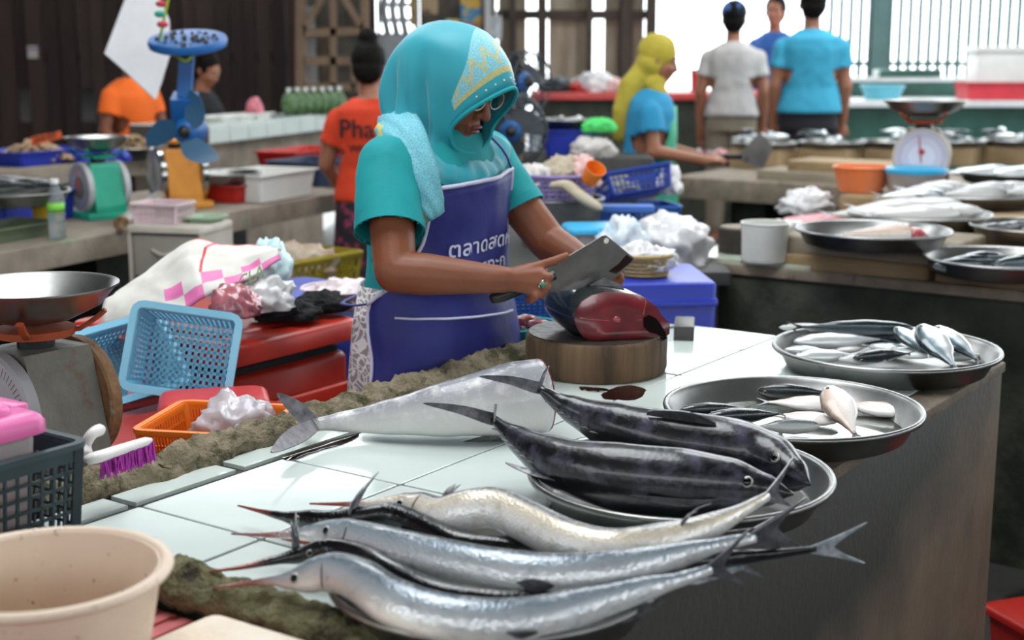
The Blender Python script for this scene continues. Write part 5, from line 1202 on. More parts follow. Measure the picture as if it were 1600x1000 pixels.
crumpled('clear bag with minced fish in the pale pink bowl', 'plastic_bag', 'plastic bag', (q.x, q.y, .81), (.08, .075, .05), 41, mat('bag_pink', 'd6c2c4', .25, col2='e4dcdd', ns=8), amp=.4)
YY = 4.42; q = D(462, 452, YY)
M['crate_yellow'] = mat('crate_yellow', '9c8a1e', .5, col2='857516', ns=6)
o = MB().rbox((0, 0, q.z / 2 - .001), (.4, .3, q.z - .002), .02).build('storage_drum', M['navy'], smooth=30); o.location = (q.x, q.y, 0); o.rotation_euler = (0, 0, RC); tag(o, 'dark box under the yellow crate', 'box')
yc = basket('plastic_crate', 'yellow-green plastic crate of scraps behind the red ice box', (q.x, q.y, q.z), (0, 0, RC), .36, .24, .11, M['crate_yellow'], 12, 8, 2, tp=1.1, w=.016, cat='crate', solidbase=True)
crumpled('pale scraps and bags in the yellow crate', 'scrap_bag', 'plastic bag', (q.x, q.y, q.z + .02), (.13, .09, .10), 44, mat('scrap', 'a8a08a', .5, col2='8f6a5c', ns=16), amp=.4)
# ------------------------------------------------------------------ shell stall behind
M['shell'] = mat('shell', 'b79d7c', .5, col2='8a6f52', ns=30)
s0, s1 = D(-80, 270, 6.2), D(236, 238, 7.35); dS = (s1 - s0); rS = math.atan2(dS.y, dS.x); cS = (s0 + s1) / 2; nS = Vector((-math.sin(rS), math.cos(rS), 0))
sb = thing('shell_counter', 'grey concrete counter carrying trays of shellfish', 'counter', (cS + nS * .35).xy.to_3d(), rS)
MB().rbox((0, 0, .865), (dS.length, .7, .09), .01).build('slab', M['slab'], sb, smooth=30); MB().box((0, .1, .41), (dS.length - .1, .4, .82)).build('body', M['dark_concrete'], sb)
def pile(label, c, rx, ry, h, n, m, seed, size=.016):
    rng = random.Random(seed); mb = MB()
    for i in range(n):
        a = rng.random() * 6.283; r_ = rng.random() ** .5; z = h * (1 - r_ ** 1.6) * rng.uniform(.8, 1)
        Mr = Matrix.Rotation(rng.random() * 6, 3, 'Z') @ Matrix.Rotation(rng.random() * 3, 3, 'X')
        mb.ball(Vector((r_ * rx * math.cos(a), r_ * ry * math.sin(a), z)), (size, size * .6, size * .5), 6, Mr)
    mb.lathe([(0, 0), (.85, 0), (.5, h * .4), (0, h * .6)], seg=16, sx=rx, sy=ry)
    o = mb.build('shell_pile', m, None, smooth=60); o.location = c; return tag(o, label, 'shellfish', kind='stuff')
q = D(55, 246, 6.9); rtray('bright blue tray of shellfish with an orange price card', (q.x, q.y, .911), rS, .48, .3, .07, M['deep_blue']); pile('heap of cockles in the bright blue tray', (q.x, q.y, .93), .19, .11, .10, 260, M['shell'], 5)
q2 = D(210, 238, 7.3); t_ = tray('steel tray of clams beside the blue fan', q2.x, q2.y, .911, .15, .05); pile('heap of clams in the steel tray', (q2.x, q2.y, .925), .12, .12, .10, 220, mat('shell2', 'a98b68', .5, col2='6b543e', ns=30), 6)
M['card'] = mat('card', 'e0622c', .6)
pc = thing('price_card', 'orange handwritten price card stuck in the shellfish', 'sign', D(73, 226, 6.75)); a_, b_, c_, d_ = (D(x, y, 6.75) for x, y in ((50, 228), (97, 216), (94, 204), (48, 214)))
MB().plate([a_, b_, c_, d_], .006).build('board', M['card'], pc, world=True)
ex, ey = (b_ - a_).normalized(), (d_ - a_).normalized(); lettering('โลละ50', .040, lambda x, y: a_ + ex * (x + .012) + ey * (y + .012) + Vector((0, -.006, 0)), M['black_plastic'], pc)
crumpled('blue plastic sheet under the shellfish beside the green scale', 'plastic_sheet', 'sheet', D(150, 240, 7.0).xy.to_3d() + ZA * .911, (.16, .12, .06), 52, M['deep_blue'], amp=.3)
# tiled stall with bags of greens
g0, g1 = D(326, 232, 7.5), D(515, 203, 8.95); dG = (g1 - g0); rG = math.atan2(dG.y, dG.x); nG = Vector((-math.sin(rG), math.cos(rG), 0)); gz = .97
gs = thing('greens_stall', 'white tiled stall top with bags of leafy greens', 'counter', ((g0 + g1) / 2 + nG * .24).xy.to_3d(), rG); LG = dG.length
MB().box((0, .02, gz / 2), (LG, .4, gz)).build('body', M['slab'], gs); MB().box((0, 0, gz + .04), (LG, .48, .09)).build('top', M['grout'], gs)
nt_ = 7
for k in range(nt_):
    w_ = LG / nt_; x = -LG / 2 + (k + .5) * w_
    MB().rbox((x, -.245, gz + .04), (w_ - .012, .012, .088), .003).build('tile', M['tile'], gs)
    for j in range(2): MB().box((x, -.12 + j * .24, gz + .088), (w_ - .012, .232, .012)).build('tile', M['tile'], gs)
M['greens'] = mat('greens', '5f7d52', .5, col2='35512f', ns=26); M['bag_tip'] = mat('bag_tip', 'd5dcd8', .3)
for k in range(7):
    q = D(452 + k * 13, 176 - k * .6, 8.6 + k * .06); t = thing('greens_bag', ('first', 'second', 'third', 'fourth', 'fifth', 'sixth', 'last')[k] + ' bag of leafy greens from the left in the row on the tiled stall', 'bag', (q.x, q.y, gz + .096), 0, 'bags of greens in a row')
    crumpled('', 'bag', '', (0, 0, 0), (.045, .045, .075), 60 + k, M['greens'], parent=t, flat=.9, sub=3); MB().lathe([(.02, .13), (.008, .145), (.02, .165), (0, .16)], seg=10).build('tied_tip', M['bag_tip'], t, smooth='all')
crumpled('pink plastic bag in the seller\'s hand on the tiled stall', 'plastic_bag', 'plastic bag', D(398, 180, 8.3).xy.to_3d() + ZA * (gz + .095), (.05, .05, .075), 71, mat('pink_bag', 'c8707c', .4), flat=.6)
for k in range(3): rtray('white foam tray on the tiled stall, ' + ('nearest the blue fan', 'middle of three', 'beside the pink bag')[k], (D(345 + 26 * k, 205 - 5 * k, 7.95 + .18 * k)).xy.to_3d() + ZA * (gz + .095), rG, .2, .15, .03, M['foam_tub'], 'foam_tray')
# ------------------------------------------------------------------ goods table behind the chopping block
M['table_dark'] = mat('table_dark', '3b3a38', .6, col2='2a2927', ns=5)
gt = thing('goods_table', 'dark table crowded with baskets and bags behind the chopping block', 'table', (.27, 5.4, 0))
MB().rbox((0, 0, .78), (.78, 2.5, .04), .01).build('top', M['table_dark'], gt, smooth=30)
for sx in (-1, 1):
    for sy in (-1, 1): MB().box((sx * .33, sy * 1.15, .38), (.06, .06, .76)).build('leg', M['table_dark'], gt)
MB().box((0, -1.1, .40), (.7, .03, .7)).build('front_panel', M['table_dark'], gt)
o = MB().rbox((0, 0, .385), (.34, .40, .77), .02).build('storage_box', M['navy'], smooth=30); o.location = UV(2.78, 1.98, 0); o.rotation_euler = (0, 0, RC); tag(o, 'dark box under the turquoise scrap bowl', 'box')
q = D(815, 540, 3.16)
bowl('plastic_bowl', 'turquoise bowl of fish scraps behind the chopping block', (q.x, q.y, .772), [(0, 0), (.055, 0), (.085, .062), (.088, .062), (.058, .004), (0, .004)], M['cyan_plastic'], 'bowl', rim=(.088, .062, .004))
rg2 = random.Random(8)
for k in range(5): crumpled('red fish scrap in the turquoise bowl', 'fish_scrap', 'fish scrap', (q.x + rg2.uniform(-.04, .04), q.y + rg2.uniform(-.04, .04), .81 + .006 * k), (.03, .022, .018), 80 + k, M['meat' if k % 2 else 'flesh_pink'], group='scraps in the turquoise bowl', sub=3)
basket('plastic_basket', 'mid blue lattice basket behind the turquoise bowl', (D(838, 505, 3.42).x, 3.42, .772), (0, 0, R(10)), .20, .16, .11, M['blue_plastic'], 14, 10, 6, w=.005)
for k in range(2):
    s_ = thing('plastic_crate', ('upper' if k else 'lower') + ' royal blue crate of the stack beside the dark green wall', 'crate', (D(995, 440, 3.72).x, 3.72, .435 * k), R(4))
    MB().rbox((0, 0, .215), (.36, .34, .43), .02, taper=1.02).build('body', M['deep_blue'], s_, smooth=40)
    for j in range(3): MB().rbox((0, -.002, .12 + j * .13), (.375, .355, .022), .02).build('rib', M['deep_blue'], s_, smooth=40)
q = D(1005, 432, 3.68); M['straw'] = mat('straw', 'b39a6a', .6, col2='a08755', ns=10)
def round_basket(label, loc, r, h, m, n=30, kz=5, tp=.85, cat='basket', solid=False):
    t = thing('round_basket', label, cat, loc); mb = MB()
    for i in range(n):
        a = 2 * math.pi * i / n; mb.bar((r * tp * math.cos(a), r * tp * math.sin(a), 0), (r * math.cos(a), r * math.sin(a), h), r * .09, .004, (math.cos(a), math.sin(a), 0))
    for j in range(kz + 1):
        rr = r * lerp(tp, 1, j / kz); z = h * j / kz; mb.tube([(rr * math.cos(a * math.pi / 18), rr * math.sin(a * math.pi / 18), z) for a in range(37)], .004, 5)
    mb.build('wall', m, t, smooth=30); MB().lathe([(0, 0), (r * tp, 0), (r * tp, .004), (0, .004)], seg=36).build('base', m, t)
    MB().lathe([(r + .008 * math.cos(a * .7854), h + .006 * math.sin(a * .7854)) for a in range(9)], seg=40).build('rim', m, t, smooth='all')
    return t
round_basket('straw-coloured round basket on the royal blue crates', (q.x, q.y, .872), .075, .05, M['straw'])
crumpled('white plastic bag stuffed in the straw-coloured basket', 'plastic_bag', 'plastic bag', (q.x + .01, q.y, .885), (.075, .07, .05), 90, M['bag_white'], amp=.35)
crumpled('large white plastic bag heaped behind the royal blue crates', 'plastic_bag', 'plastic bag', (D(1050, 395, 4.25).x, 4.35, .80), (.13, .12, .10), 91, M['bag_white'], amp=.35, flat=.5)
crumpled('clear bag with a sky blue print beside the blue-lidded box', 'plastic_bag', 'plastic bag', (D(975, 395, 4.2).x, 4.2, .80), (.07, .07, .10), 92, mat('bag_sky', 'cfd8de', .25, col2='8cc4e4', ns=8, lo=.5, hi=.6), amp=.4, flat=.6)
q = D(938, 392, 4.35); M['lid_blue'] = mat('lid_blue', '35a6d2', .4, col2='2d9ac6', ns=4)
lb = thing('lidded_box', 'clear plastic box with a sky blue lid behind the cleaver', 'box', (q.x, q.y, .801), R(8))
MB().rbox((0, 0, .05), (.19, .15, .10), .02, taper=1.08).build('body', M['clear_plastic'], lb, smooth=40); MB().rbox((0, 0, .108), (.225, .18, .02), .02).build('lid', M['lid_blue'], lb, smooth=40); MB().tube(catmull([(-.03, -.09, .11), (0, -.105, .07), (.03, -.09, .11)], 8), .005, 6).build('handle', M['lid_blue'], lb, smooth='all')
q = D(872, 395, 4.75); M['zinc'] = mat('zinc', '77797a', .4, metal=.6, col2='5f6162', ns=7)
bowl('metal_basin', 'deep grey metal basin under the purple basket', (q.x, q.y, .801), [(0, 0), (.12, 0), (.15, .16), (.154, .16), (.124, .004), (0, .004)], M['zinc'], 'basin', rim=(.153, .16, .006))
pbk = round_basket('purple round basket of cloths on the grey basin', (q.x, q.y + .02, .965), .135, .075, mat('purple', '9483b8', .45), n=34)
M['rag'] = mat('rag', 'b7ab97', .85, col2='a0937e', ns=12, bump=.3); M['rag_pink'] = mat('rag_pink', 'd3b0ac', .85, col2='c49c98', ns=10); M['rag_white'] = mat('rag_white', 'cfcac6', .85, col2='bdb7b2', ns=10)
crumpled('white cloth in the purple basket', 'cloth', 'cloth', (q.x - .07, q.y, 1.0), (.07, .08, .06), 95, M['rag_white'], amp=.4)
crumpled('grey-beige cloth bundled in the purple basket', 'cloth', 'cloth', (q.x + .01, q.y + .02, 1.0), (.07, .07, .075), 96, M['rag'], amp=.4)
crumpled('pink cloth in the purple basket', 'cloth', 'cloth', (q.x + .08, q.y + .03, 1.0), (.06, .07, .075), 97, M['rag_pink'], amp=.4)
c_ = [D(862, 290, 4.6), D(885, 290, 4.58), D(905, 305, 4.55), D(925, 318, 4.55), D(940, 325, 4.56)]
o = MB().tube(catmull(c_, 16), [.02, .024, .026, .028, .03, .03, .03, .03, .03, .03, .03, .028, .027, .025, .02, .012], 10, flat=.6).build('towel', M['rag'], None, smooth='all'); tag(o, 'beige towel hanging over the rim of the purple basket', 'towel')
q3 = D(920, 282, 4.62); bowl('plastic_cup', 'orange plastic cup lying on the cloths of the purple basket', q3, [(0, 0), (.026, 0), (.034, .06), (.036, .06), (.028, .004), (0, .004)], mat('cup_orange', 'ea7f24', .4), 'cup', seg=20).rotation_euler = (R(35), R(25), 0)
q = D(995, 335, 5.1); basket('plastic_basket', 'blue slotted basket on the goods table near the green apron', (q.x, q.y, .80), (0, 0, R(12)), .26, .2, .10, M['blue_plastic'], 14, 10, 3, w=.006)
basket('plastic_basket', 'darker blue basket tilted on the other blue basket', (q.x + .0, q.y + .06, .93), (R(-18), R(-8), R(14)), .24, .18, .08, mat('blue2', '2342a0', .45), 12, 9, 3, w=.006)
crumpled('olive cloth beside the tilted blue basket', 'cloth', 'cloth', (D(955, 300, 5.3).x, 5.3, .92), (.10, .08, .06), 99, mat('olive', '9d9a72', .8), amp=.4)
o = MB().rbox((0, 0, .06), (.18, .25, .12), .02).build('storage_box', M['navy'], smooth=30); o.location = (D(955, 300, 5.3).x, 5.3, .801); tag(o, 'navy box under the olive cloth', 'box')
crumpled('white plastic bag hanging by the tilted blue basket', 'plastic_bag', 'plastic bag', (D(1046, 300, 5.2).x, 5.2, .93), (.045, .05, .08), 100, M['bag_white'], amp=.4)
q = D(975, 340, 4.75); dp = thing('dustpan', 'blue dustpan lying on the sky blue lid', 'dustpan', (q.x, q.y, .915)); MB().rbox((0, 0, .012), (.20, .08, .02), .008).build('pan', M['blue_plastic'], dp, smooth=40); MB().tube([(-.1, 0, .015), (-.17, 0, .02)], .012, 8).build('handle', M['black_plastic'], dp, smooth='all')
# far end of the table
bz_ = .80
q = D(888, 222, 6.5); rtray('bright blue tub at the back of the goods table', (q.x, q.y, .98), R(8), .26, .2, .12, M['deep_blue'], 'plastic_tub', 'tub')
o = MB().rbox((0, 0, .09), (.44, .3, .179), .02).build('storage_box', M['table_dark'], smooth=30); o.location = (.42, 6.47, .801); tag(o, 'dark box at the back of the goods table under the blue tub', 'box')
q = D(885, 186, 6.6); tray('steel tray of fish on the bright blue tub', q.x, q.y - .05, 1.105, .13, .035)
for k in range(7): small_fish('mack', 'small fish heaped in the steel tray on the blue tub', (q.x - .08 + k * .027, q.y - .05 + (k % 3 - 1) * .03, 1.135 + .006 * (k % 3)), R(50 * k), .10, 60, 'fish on the blue tub', 0, 'dull_fish')
bottle('water bottle with a green label beside the black fan', (D(836, 235, 6.3).x, 6.3, D(836, 235, 6.3).z), .205)
o = MB().rbox((0, 0, .05), (.1, .1, .1), .01).build('storage_box', M['table_dark'], smooth=30); o.location = (D(836, 235, 6.3).x, 6.3, D(836, 235, 6.3).z - .101); tag(o, 'small dark box under the bottle by the black fan', 'box')
crumpled('bright green cloth behind the yellow-scarfed woman', 'cloth', 'cloth', (D(935, 206, 6.45).x, 6.42, D(935, 206, 6.45).z), (.08, .06, .05), 103, mat('lime', '4fd06a', .7), amp=.3)
crumpled('white cloth heap under the bright green cloth', 'cloth', 'cloth', (D(925, 224, 6.4).x, 6.38, .98), (.10, .07, .07), 104, M['rag_white'], amp=.4)
# black standing fans behind the headscarf
M['fan_dark'] = mat('fan_dark', '2a3138', .45, col2='20262c', ns=8)
def stand_fan(label, hc, r, face, base_z, guard=True):
    t = thing('standing_fan', label, 'fan', (hc.x, hc.y, base_z)); f = Vector(face).normalized(); x = f.cross(ZA).normalized(); z = x.cross(f)
    MB().limb([hc - f * .13, hc - f * .07, hc - f * .02], [.045, .06, .05], 16).build('motor', M['fan_dark'], t, smooth='all', world=True)
    MB().tube([hc - f * .08 - ZA * .04, hc - f * .08 - ZA * (hc.z - base_z - .03)], .022, 12).build('post', M['fan_dark'], t, smooth='all', world=True)
    MB().lathe([(0, 0), (.15, 0), (.15, .02), (.03, .045), (0, .045)], c=(hc.x - f.x * .08, hc.y - f.y * .08, base_z), seg=32).build('base', M['fan_dark'], t, smooth=40, world=True)
    MB().ball(hc + f * .03, (.024, .024, .024), 12).build('hub_cap', M['black_plastic'], t, smooth='all', world=True)
    MB().lathe([(0, 0), (.045, 0), (.045, .03), (.03, .045), (0, .045)], c=hc - f * .02, M=Matrix((x, z, f)).transposed(), seg=24).build('hub', M['fan_blue'], t, smooth=40, world=True)
    for k in range(3):
        a0 = k * 2.094 + .4; mb = MB(); rings = []
        for i in range(7):
            rr = .035 + (r * .9 - .035) * i / 6; wd = (.3 + .7 * math.sin(math.pi * (i + 1) / 8)) * r * .45
            c = hc + x * math.cos(a0 + i * .07) * rr + z * math.sin(a0 + i * .07) * rr; tn = (x * -math.sin(a0) + z * math.cos(a0) + f * .3).normalized()
            rings.append([c - tn * wd, c + tn * wd, c + tn * wd - f * .003, c - tn * wd - f * .003])
        mb.loft(rings, caps=True); mb.build('blade', M['fan_dark'], t, smooth=30, world=True)
    if guard:
        mb = MB()
        for dy in (-.05, .0, .05): mb.tube([hc + f * dy + (x * math.cos(a * math.pi / 18) + z * math.sin(a * math.pi / 18)) * r * (1 if dy == 0 else .93) for a in range(37)], .004, 5)
        for k in range(24):
            a = k * math.pi / 12; d_ = x * math.cos(a) + z * math.sin(a); mb.tube([hc + f * .06 + d_ * .04, hc + f * .05 + d_ * r * .93, hc + d_ * r, hc - f * .05 + d_ * r * .93], .002, 4)
        mb.build('guard', M['fan_dark'], t, world=True)
stand_fan('dark grey standing fan right behind the headscarf', D(797, 205, 5.6), .15, (.1, -1, 0), .801)
stand_fan('black caged standing fan behind the other fan', D(818, 128, 6.15), .135, (.75, -.66, 0), .801)
# ------------------------------------------------------------------ dark green counter across the aisle
gc = thing('stone_counter', 'dark mossy green concrete counter across the aisle with wooden boards', 'counter', UV(4.8, .95, 0), RC)
MB().rbox((0, 0, .385), (1.72, 2.3, .77), .03).build('body', M['dark_concrete'], gc, smooth=30); MB().rbox((0, 0, .785), (1.74, 2.32, .03), .01).build('top', M['concrete_top'], gc, smooth=30)
M['tile_old'] = mat('tile_old', 'b9c0b2', .2, col2='a5ac9c', ns=6)
for k, (u_, v_, w_, d_) in enumerate(((4.07, 1.99, .24, .22), (4.33, 1.99, .24, .22), (4.60, 1.99, .26, .22), (4.07, 1.76, .24, .22), (4.33, 1.76, .24, .22))):
    t = MB().rbox((0, 0, .806), (w_, d_, .012), .003).build('tile', M['tile_old'], gc); t.location = (u_ - 4.8, v_ - .95, 0)
M['board'] = mat('board', 'a38a66', .75, col2='7d6748', ns=9, bump=.3, bs=60, stretch=(1, .25, 1), stain='5b4630', ss=6, st=(.6, .72)); M['board_grey'] = mat('board_grey', '978b78', .8, col2='766b5a', ns=9, bump=.3, bs=60, stretch=(1, .25, 1))
def board(label, u0, u1, v0, v1, z, h, m='board', rz=0):
    mb = MB().rbox((0, 0, h / 2), (u1 - u0, v1 - v0, h), .018, seg=4)
    for i, v in enumerate(mb.v): mb.v[i] = v + Vector((noise.noise(v * 9), noise.noise(v * 9 + Vector((4, 0, 0))), 0)) * .006
    o = mb.build('wooden_board', M[m], None, smooth=50); o.location = UV((u0 + u1) / 2, (v0 + v1) / 2, z); o.rotation_euler = (0, 0, RC + rz); return tag(o, label, 'board')
B0 = .801
ORD = ('first', 'second', 'third', 'fourth', 'fifth', 'sixth', 'seventh', 'eighth', 'ninth')
board('lower thick wooden board by the white bucket', 3.955, 4.36, 1.29, 1.76, B0, .044)
board('upper grey wooden board under the tray of cut fish', 3.965, 4.36, 1.25, 1.77, B0 + .046, .05, 'board_grey', R(-2))
board('long brown board at the counter edge beside the stacked boards', 3.955, 4.33, .72, 1.275, B0, .05)
board('brown board behind, under the tray of large silver fish', 4.42, 4.75, 1.0, 1.75, B0, .075)
board('brown board under the far fish tray of the green counter', 4.8, 5.25, .2, 1.75, B0, .09)
board('short brown board between the trays on the green counter', 4.40, 4.72, .30, .95, B0, .06)
def tray_px(label, px, py, z, r, group=None, h=.045): c = P(px, py, z + h); return c, tray(label, c.x, c.y, z, r, h, 'alu')
c, _ = tray_px('dented tray with a cut piece of fish on the stacked boards', 1364, 358, .899, .222)
def fishpile(c, z, n, r, L0, L1, m, label, grp, seed, kind='mack', roll=(40, 90), dz=.008, fat=1.0):
    rr = random.Random(seed)
    for k in range(n):
        a = rr.random() * 6.28; q_ = rr.random() ** .5 * r
        small_fish(kind, label, (c.x + math.cos(a) * q_, c.y + math.sin(a) * q_, z + .012 + dz * k), R(rr.choice((0, 180)) + rr.uniform(-35, 35)), rr.uniform(L0, L1), rr.uniform(*roll), grp, R(rr.uniform(-6, 6)), m, fat)
f_ = Fish('fish_tail_piece', 'headless pinkish fish piece lying in the dented tray', [c + Vector((-.09, -.02, -.015)), c + Vector((-.03, -.02, -.013)), c + Vector((.04, -.02, -.01)), c + Vector((.10, -.03, -.005))], [(0, .006, .008), (.2, .014, .018), (.6, .024, .03), (.9, .03, .034), (1, .026, .03)], (0, 0, 1), M['bream'], n=24, seg=14)
crumpled('', 'cut_flesh', '', c + Vector((.115, -.03, -.03)) - f_.root.location, (.035, .03, .03), 111, M['flesh_pink'], parent=f_.root, sub=3)
c2, _ = tray_px('wide tray of large silver fish behind the dented tray', 1436, 332, .878, .235)
for k, (dx_, dy_, a, l_) in enumerate(((-.16, .02, 176, .30), (-.02, -.03, -176, .34), (.10, .03, 170, .26), (-.06, .08, 184, .3), (.05, .10, 172, .28))): small_fish('mack', ('slim grey fish hanging over the rim of the wide tray', 'large silver fish at the front of the wide tray', 'grey fish with a tail tip in the wide tray', 'grey fish at the back of the wide tray', 'rearmost pale fish of the wide tray')[k], (c2.x + dx_, c2.y + dy_, .915 + .006 * k), R(a), l_, 70, 'large fish in the wide tray', 0, 'dull_fish', .95)
c3, _ = tray_px('tray of blue-green mackerel at the edge of the green counter', 1568, 402, .853, .215)
for k in range(8): small_fish('mack', ORD[k] + ' mackerel from the left in the tray at the edge of the green counter', (c3.x - .13 + .04 * k, c3.y - .06 + .03 * (k % 4), .885 + .006 * (k % 3)), R(8 + 6 * (k % 3)), .19, 35 + 12 * (k % 4), 'mackerel at the edge of the green counter', 0, 'silver_fish')
c4, _ = tray_px('tray of grey fish behind the mackerel tray', 1618, 352, .87, .20)
for k in range(6): small_fish('mack', ORD[k] + ' grey fish from the left in the tray behind the mackerel', (c4.x - .12 + .045 * k, c4.y + .03 * (k % 3), .905), R(20 + 10 * (k % 2)), .18, 60, 'grey fish behind the mackerel', 0, 'dull_fish')
c5, _ = tray_px('far tray of big silver and blue fish on the green counter', 1515, 300, .895, .26)
for k in range(9): small_fish('mack', ORD[k] + ' big fish from the left in the far tray on the green counter', (c5.x - .22 + .055 * k, c5.y - .09 + .06 * (k % 4), .935 + .008 * (k % 3)), R(184 + 6 * (k % 3)), .30, 55 + 8 * (k % 4), 'big fish in the far tray', 0, 'dull_fish' if k % 3 else 'silver_fish')
c6, _ = tray_px('rearmost tray of silver fish on the green counter', 1585, 268, .895, .24)
for k in range(7): small_fish('mack', ORD[k] + ' silver fish from the left in the rearmost tray of the green counter', (c6.x - .18 + .055 * k, c6.y + .06 * (k % 3), .935), R(184 + 6 * (k % 3)), .26, 70, 'silver fish in the rearmost tray', 0, 'silver_fish')
q = P(1194, 408, .815); M['milky'] = mat('milky', 'd6d6d0', .35, sss=.2)
bowl('white_bucket', 'milky white plastic bucket beside the wooden boards', q, [(0, 0), (.066, 0), (.07, .12), (.073, .12), (.069, .004), (0, .004)], M['milky'], 'bucket', seg=32, rim=(.073, .119, .003))
q = P(1158, 392, .815); sd = thing('small_chopping_block', 'small dark round chopping block behind the white bucket', 'chopping block', (q.x, q.y, .813)); MB().lathe([(0, 0), (.075, 0), (.075, .075), (.07, .08), (0, .08)], seg=32).build('trunk', mat('dark_wood', '37302a', .7, col2='231e1a', ns=12, bump=.4), sd, smooth=40); MB().lathe([(0, .0795), (.069, .08), (.069, .082), (0, .082)], seg=32).build('cutting_face', M['concrete_top'], sd)
q = P(1345, 298, .895); bowl('plastic_bucket', 'orange plastic bucket behind the fish trays', (q.x, q.y, .892), [(0, 0), (.085, 0), (.108, .10), (.112, .10), (.088, .004), (0, .004)], mat('bucket_orange', 'e8742a', .4, col2='d9835a', ns=5), 'bucket', rim=(.111, .10, .006))
q = P(1398, 284, .895); t = thing('lidded_tub', 'clear tub with a turquoise lid beside the orange bucket', 'tub', UV(5.48, 1.86, .893)); MB().lathe([(0, 0), (.10, 0), (.118, .085), (0, .085)], seg=36).build('body', M['clear_plastic'], t, smooth=40); MB().lathe([(0, .085), (.122, .085), (.122, .10), (.11, .106), (0, .104)], seg=36).build('lid', M['lid_blue'], t, smooth=40)
spring_scale('brown spring scale with a violet dial behind the turquoise-lidded tub', (D(1440, 262, 5.75).x, 5.75, .90), math.atan2(-.93, -.3), mat('scale_brown', '6e4630', .5, col2='553423', ns=8), mat('dial_rim', 'c9c2b6', .4), 'dial_violet', M['alu'], M['rust_orange'], s=1.12, mark=mat('red_mark', 'b8323a', .5), bowl_r=.145)
board('board under the brown spring scale and the orange bucket', 5.28, 5.64, 1.15, 2.1, B0, .09)
o = MB().rbox((0, 0, .008), (.22, .14, .016), .02).build('pink_lid', mat('pink_flat', 'd3888f', .45), smooth=40); q = P(1272, 337, .82); o.location = (q.x, q.y, .801); o.rotation_euler = (0, R(-4), R(20)); tag(o, 'flat pink plastic lid beside the dented tray', 'lid')
crumpled('crumpled newspaper and bags behind the pink lid', 'paper_bag', 'plastic bag', (P(1262, 318, .84).x, P(1262, 318, .84).y, .801), (.11, .07, .07), 121, M['bag_white'], amp=.45)
crumpled('white bag scrap beside the white bucket', 'plastic_bag', 'plastic bag', (P(1225, 350, .84).x, P(1225, 350, .84).y, .801), (.08, .05, .04), 122, M['bag_white'], amp=.5)
# ------------------------------------------------------------------ third counter with the yellow-scarfed woman
tc3 = thing('stone_counter', 'grey concrete counter where the yellow-scarfed woman works', 'counter', UV(7.05, 1.55, 0), RC)
MB().rbox((0, 0, .745), (.95, 4.0, .11), .02).build('top', M['concrete_top'], tc3, smooth=30)
for v_ in (-1.7, -.5, .7, 1.7): MB().box((.1, v_, .345), (.5, .2, .69)).build('pier', M['dark_concrete'], tc3)
MB().box((.42, 0, .345), (.04, 4.0, .69)).build('dark_void_panel', M['table_dark'], tc3)
q = P(1240, 245, .84)
board('pale cutting board stacked on the yellow-scarfed woman\'s counter', 6.66, 6.95, 2.45, 3.1, B0, .05, 'board_grey'); board('thin cutting board on top of the pale one', 6.7, 7.0, 2.25, 2.95, B0 + .052, .05, 'board')
board('long brown board at the right of the third counter', 6.65, 7.0, .6, 2.0, B0, .06); 
for k, (px_, lab) in enumerate(((1195, 'tray of small silver fish before the white-shirted man'), (1300, 'tray of small silver fish before the blue-shirted man'), (1395, 'tray of curled silver fish behind the brown scale'), (1490, 'tray of silver fish at the far right of the brown scale'), (1585, 'last tray of silver fish at the picture edge'))):
    c, _ = tray_px(lab, px_, 222 - k * 1, .905, .19, h=.035); gname = 'silver fish in row tray ' + str(k + 1)
    o = MB().rbox((0, 0, .05), (.3, .3, .1), .01).build('wood_block', M['board'], smooth=30); o.location = (c.x, c.y, .803); o.rotation_euler = (0, 0, RC); tag(o, 'wooden block raising the ' + lab.split(' before')[0].split(' behind')[0].split(' at the')[0] + (' by the white-shirted man', ' by the blue-shirted man', ' behind the scale', ' right of the scale', ' at the picture edge')[k], 'block')
    rr = random.Random(200 + k)
    for j in range(11): a = rr.random() * 6.28; d_ = rr.random() ** .5 * .13; small_fish('mack', 'silver fish heaped in the ' + lab.replace('tray of small silver fish', 'tray').replace('tray of curled silver fish', 'tray').replace('tray of silver fish', 'tray'), (c.x + d_ * math.cos(a), c.y + d_ * math.sin(a), .925 + .007 * j), R(rr.uniform(0, 360)), rr.uniform(.13, .19), rr.uniform(40, 90), gname, 0, 'silver_fish')
for k in range(4): crumpled('chunk of dark red fish meat before the yellow-scarfed woman', 'fish_meat', 'fish', (P(1108 + 22 * k, 248, .83).x, P(1108 + 22 * k, 246, .83).y, .801), (.08, .07, .06), 130 + k, M['flesh_pink'] if k % 2 else mat('meat_dark', '4a262e', .3, coat=.6), group='dark fish meat on the third counter', amp=.35, sub=3)
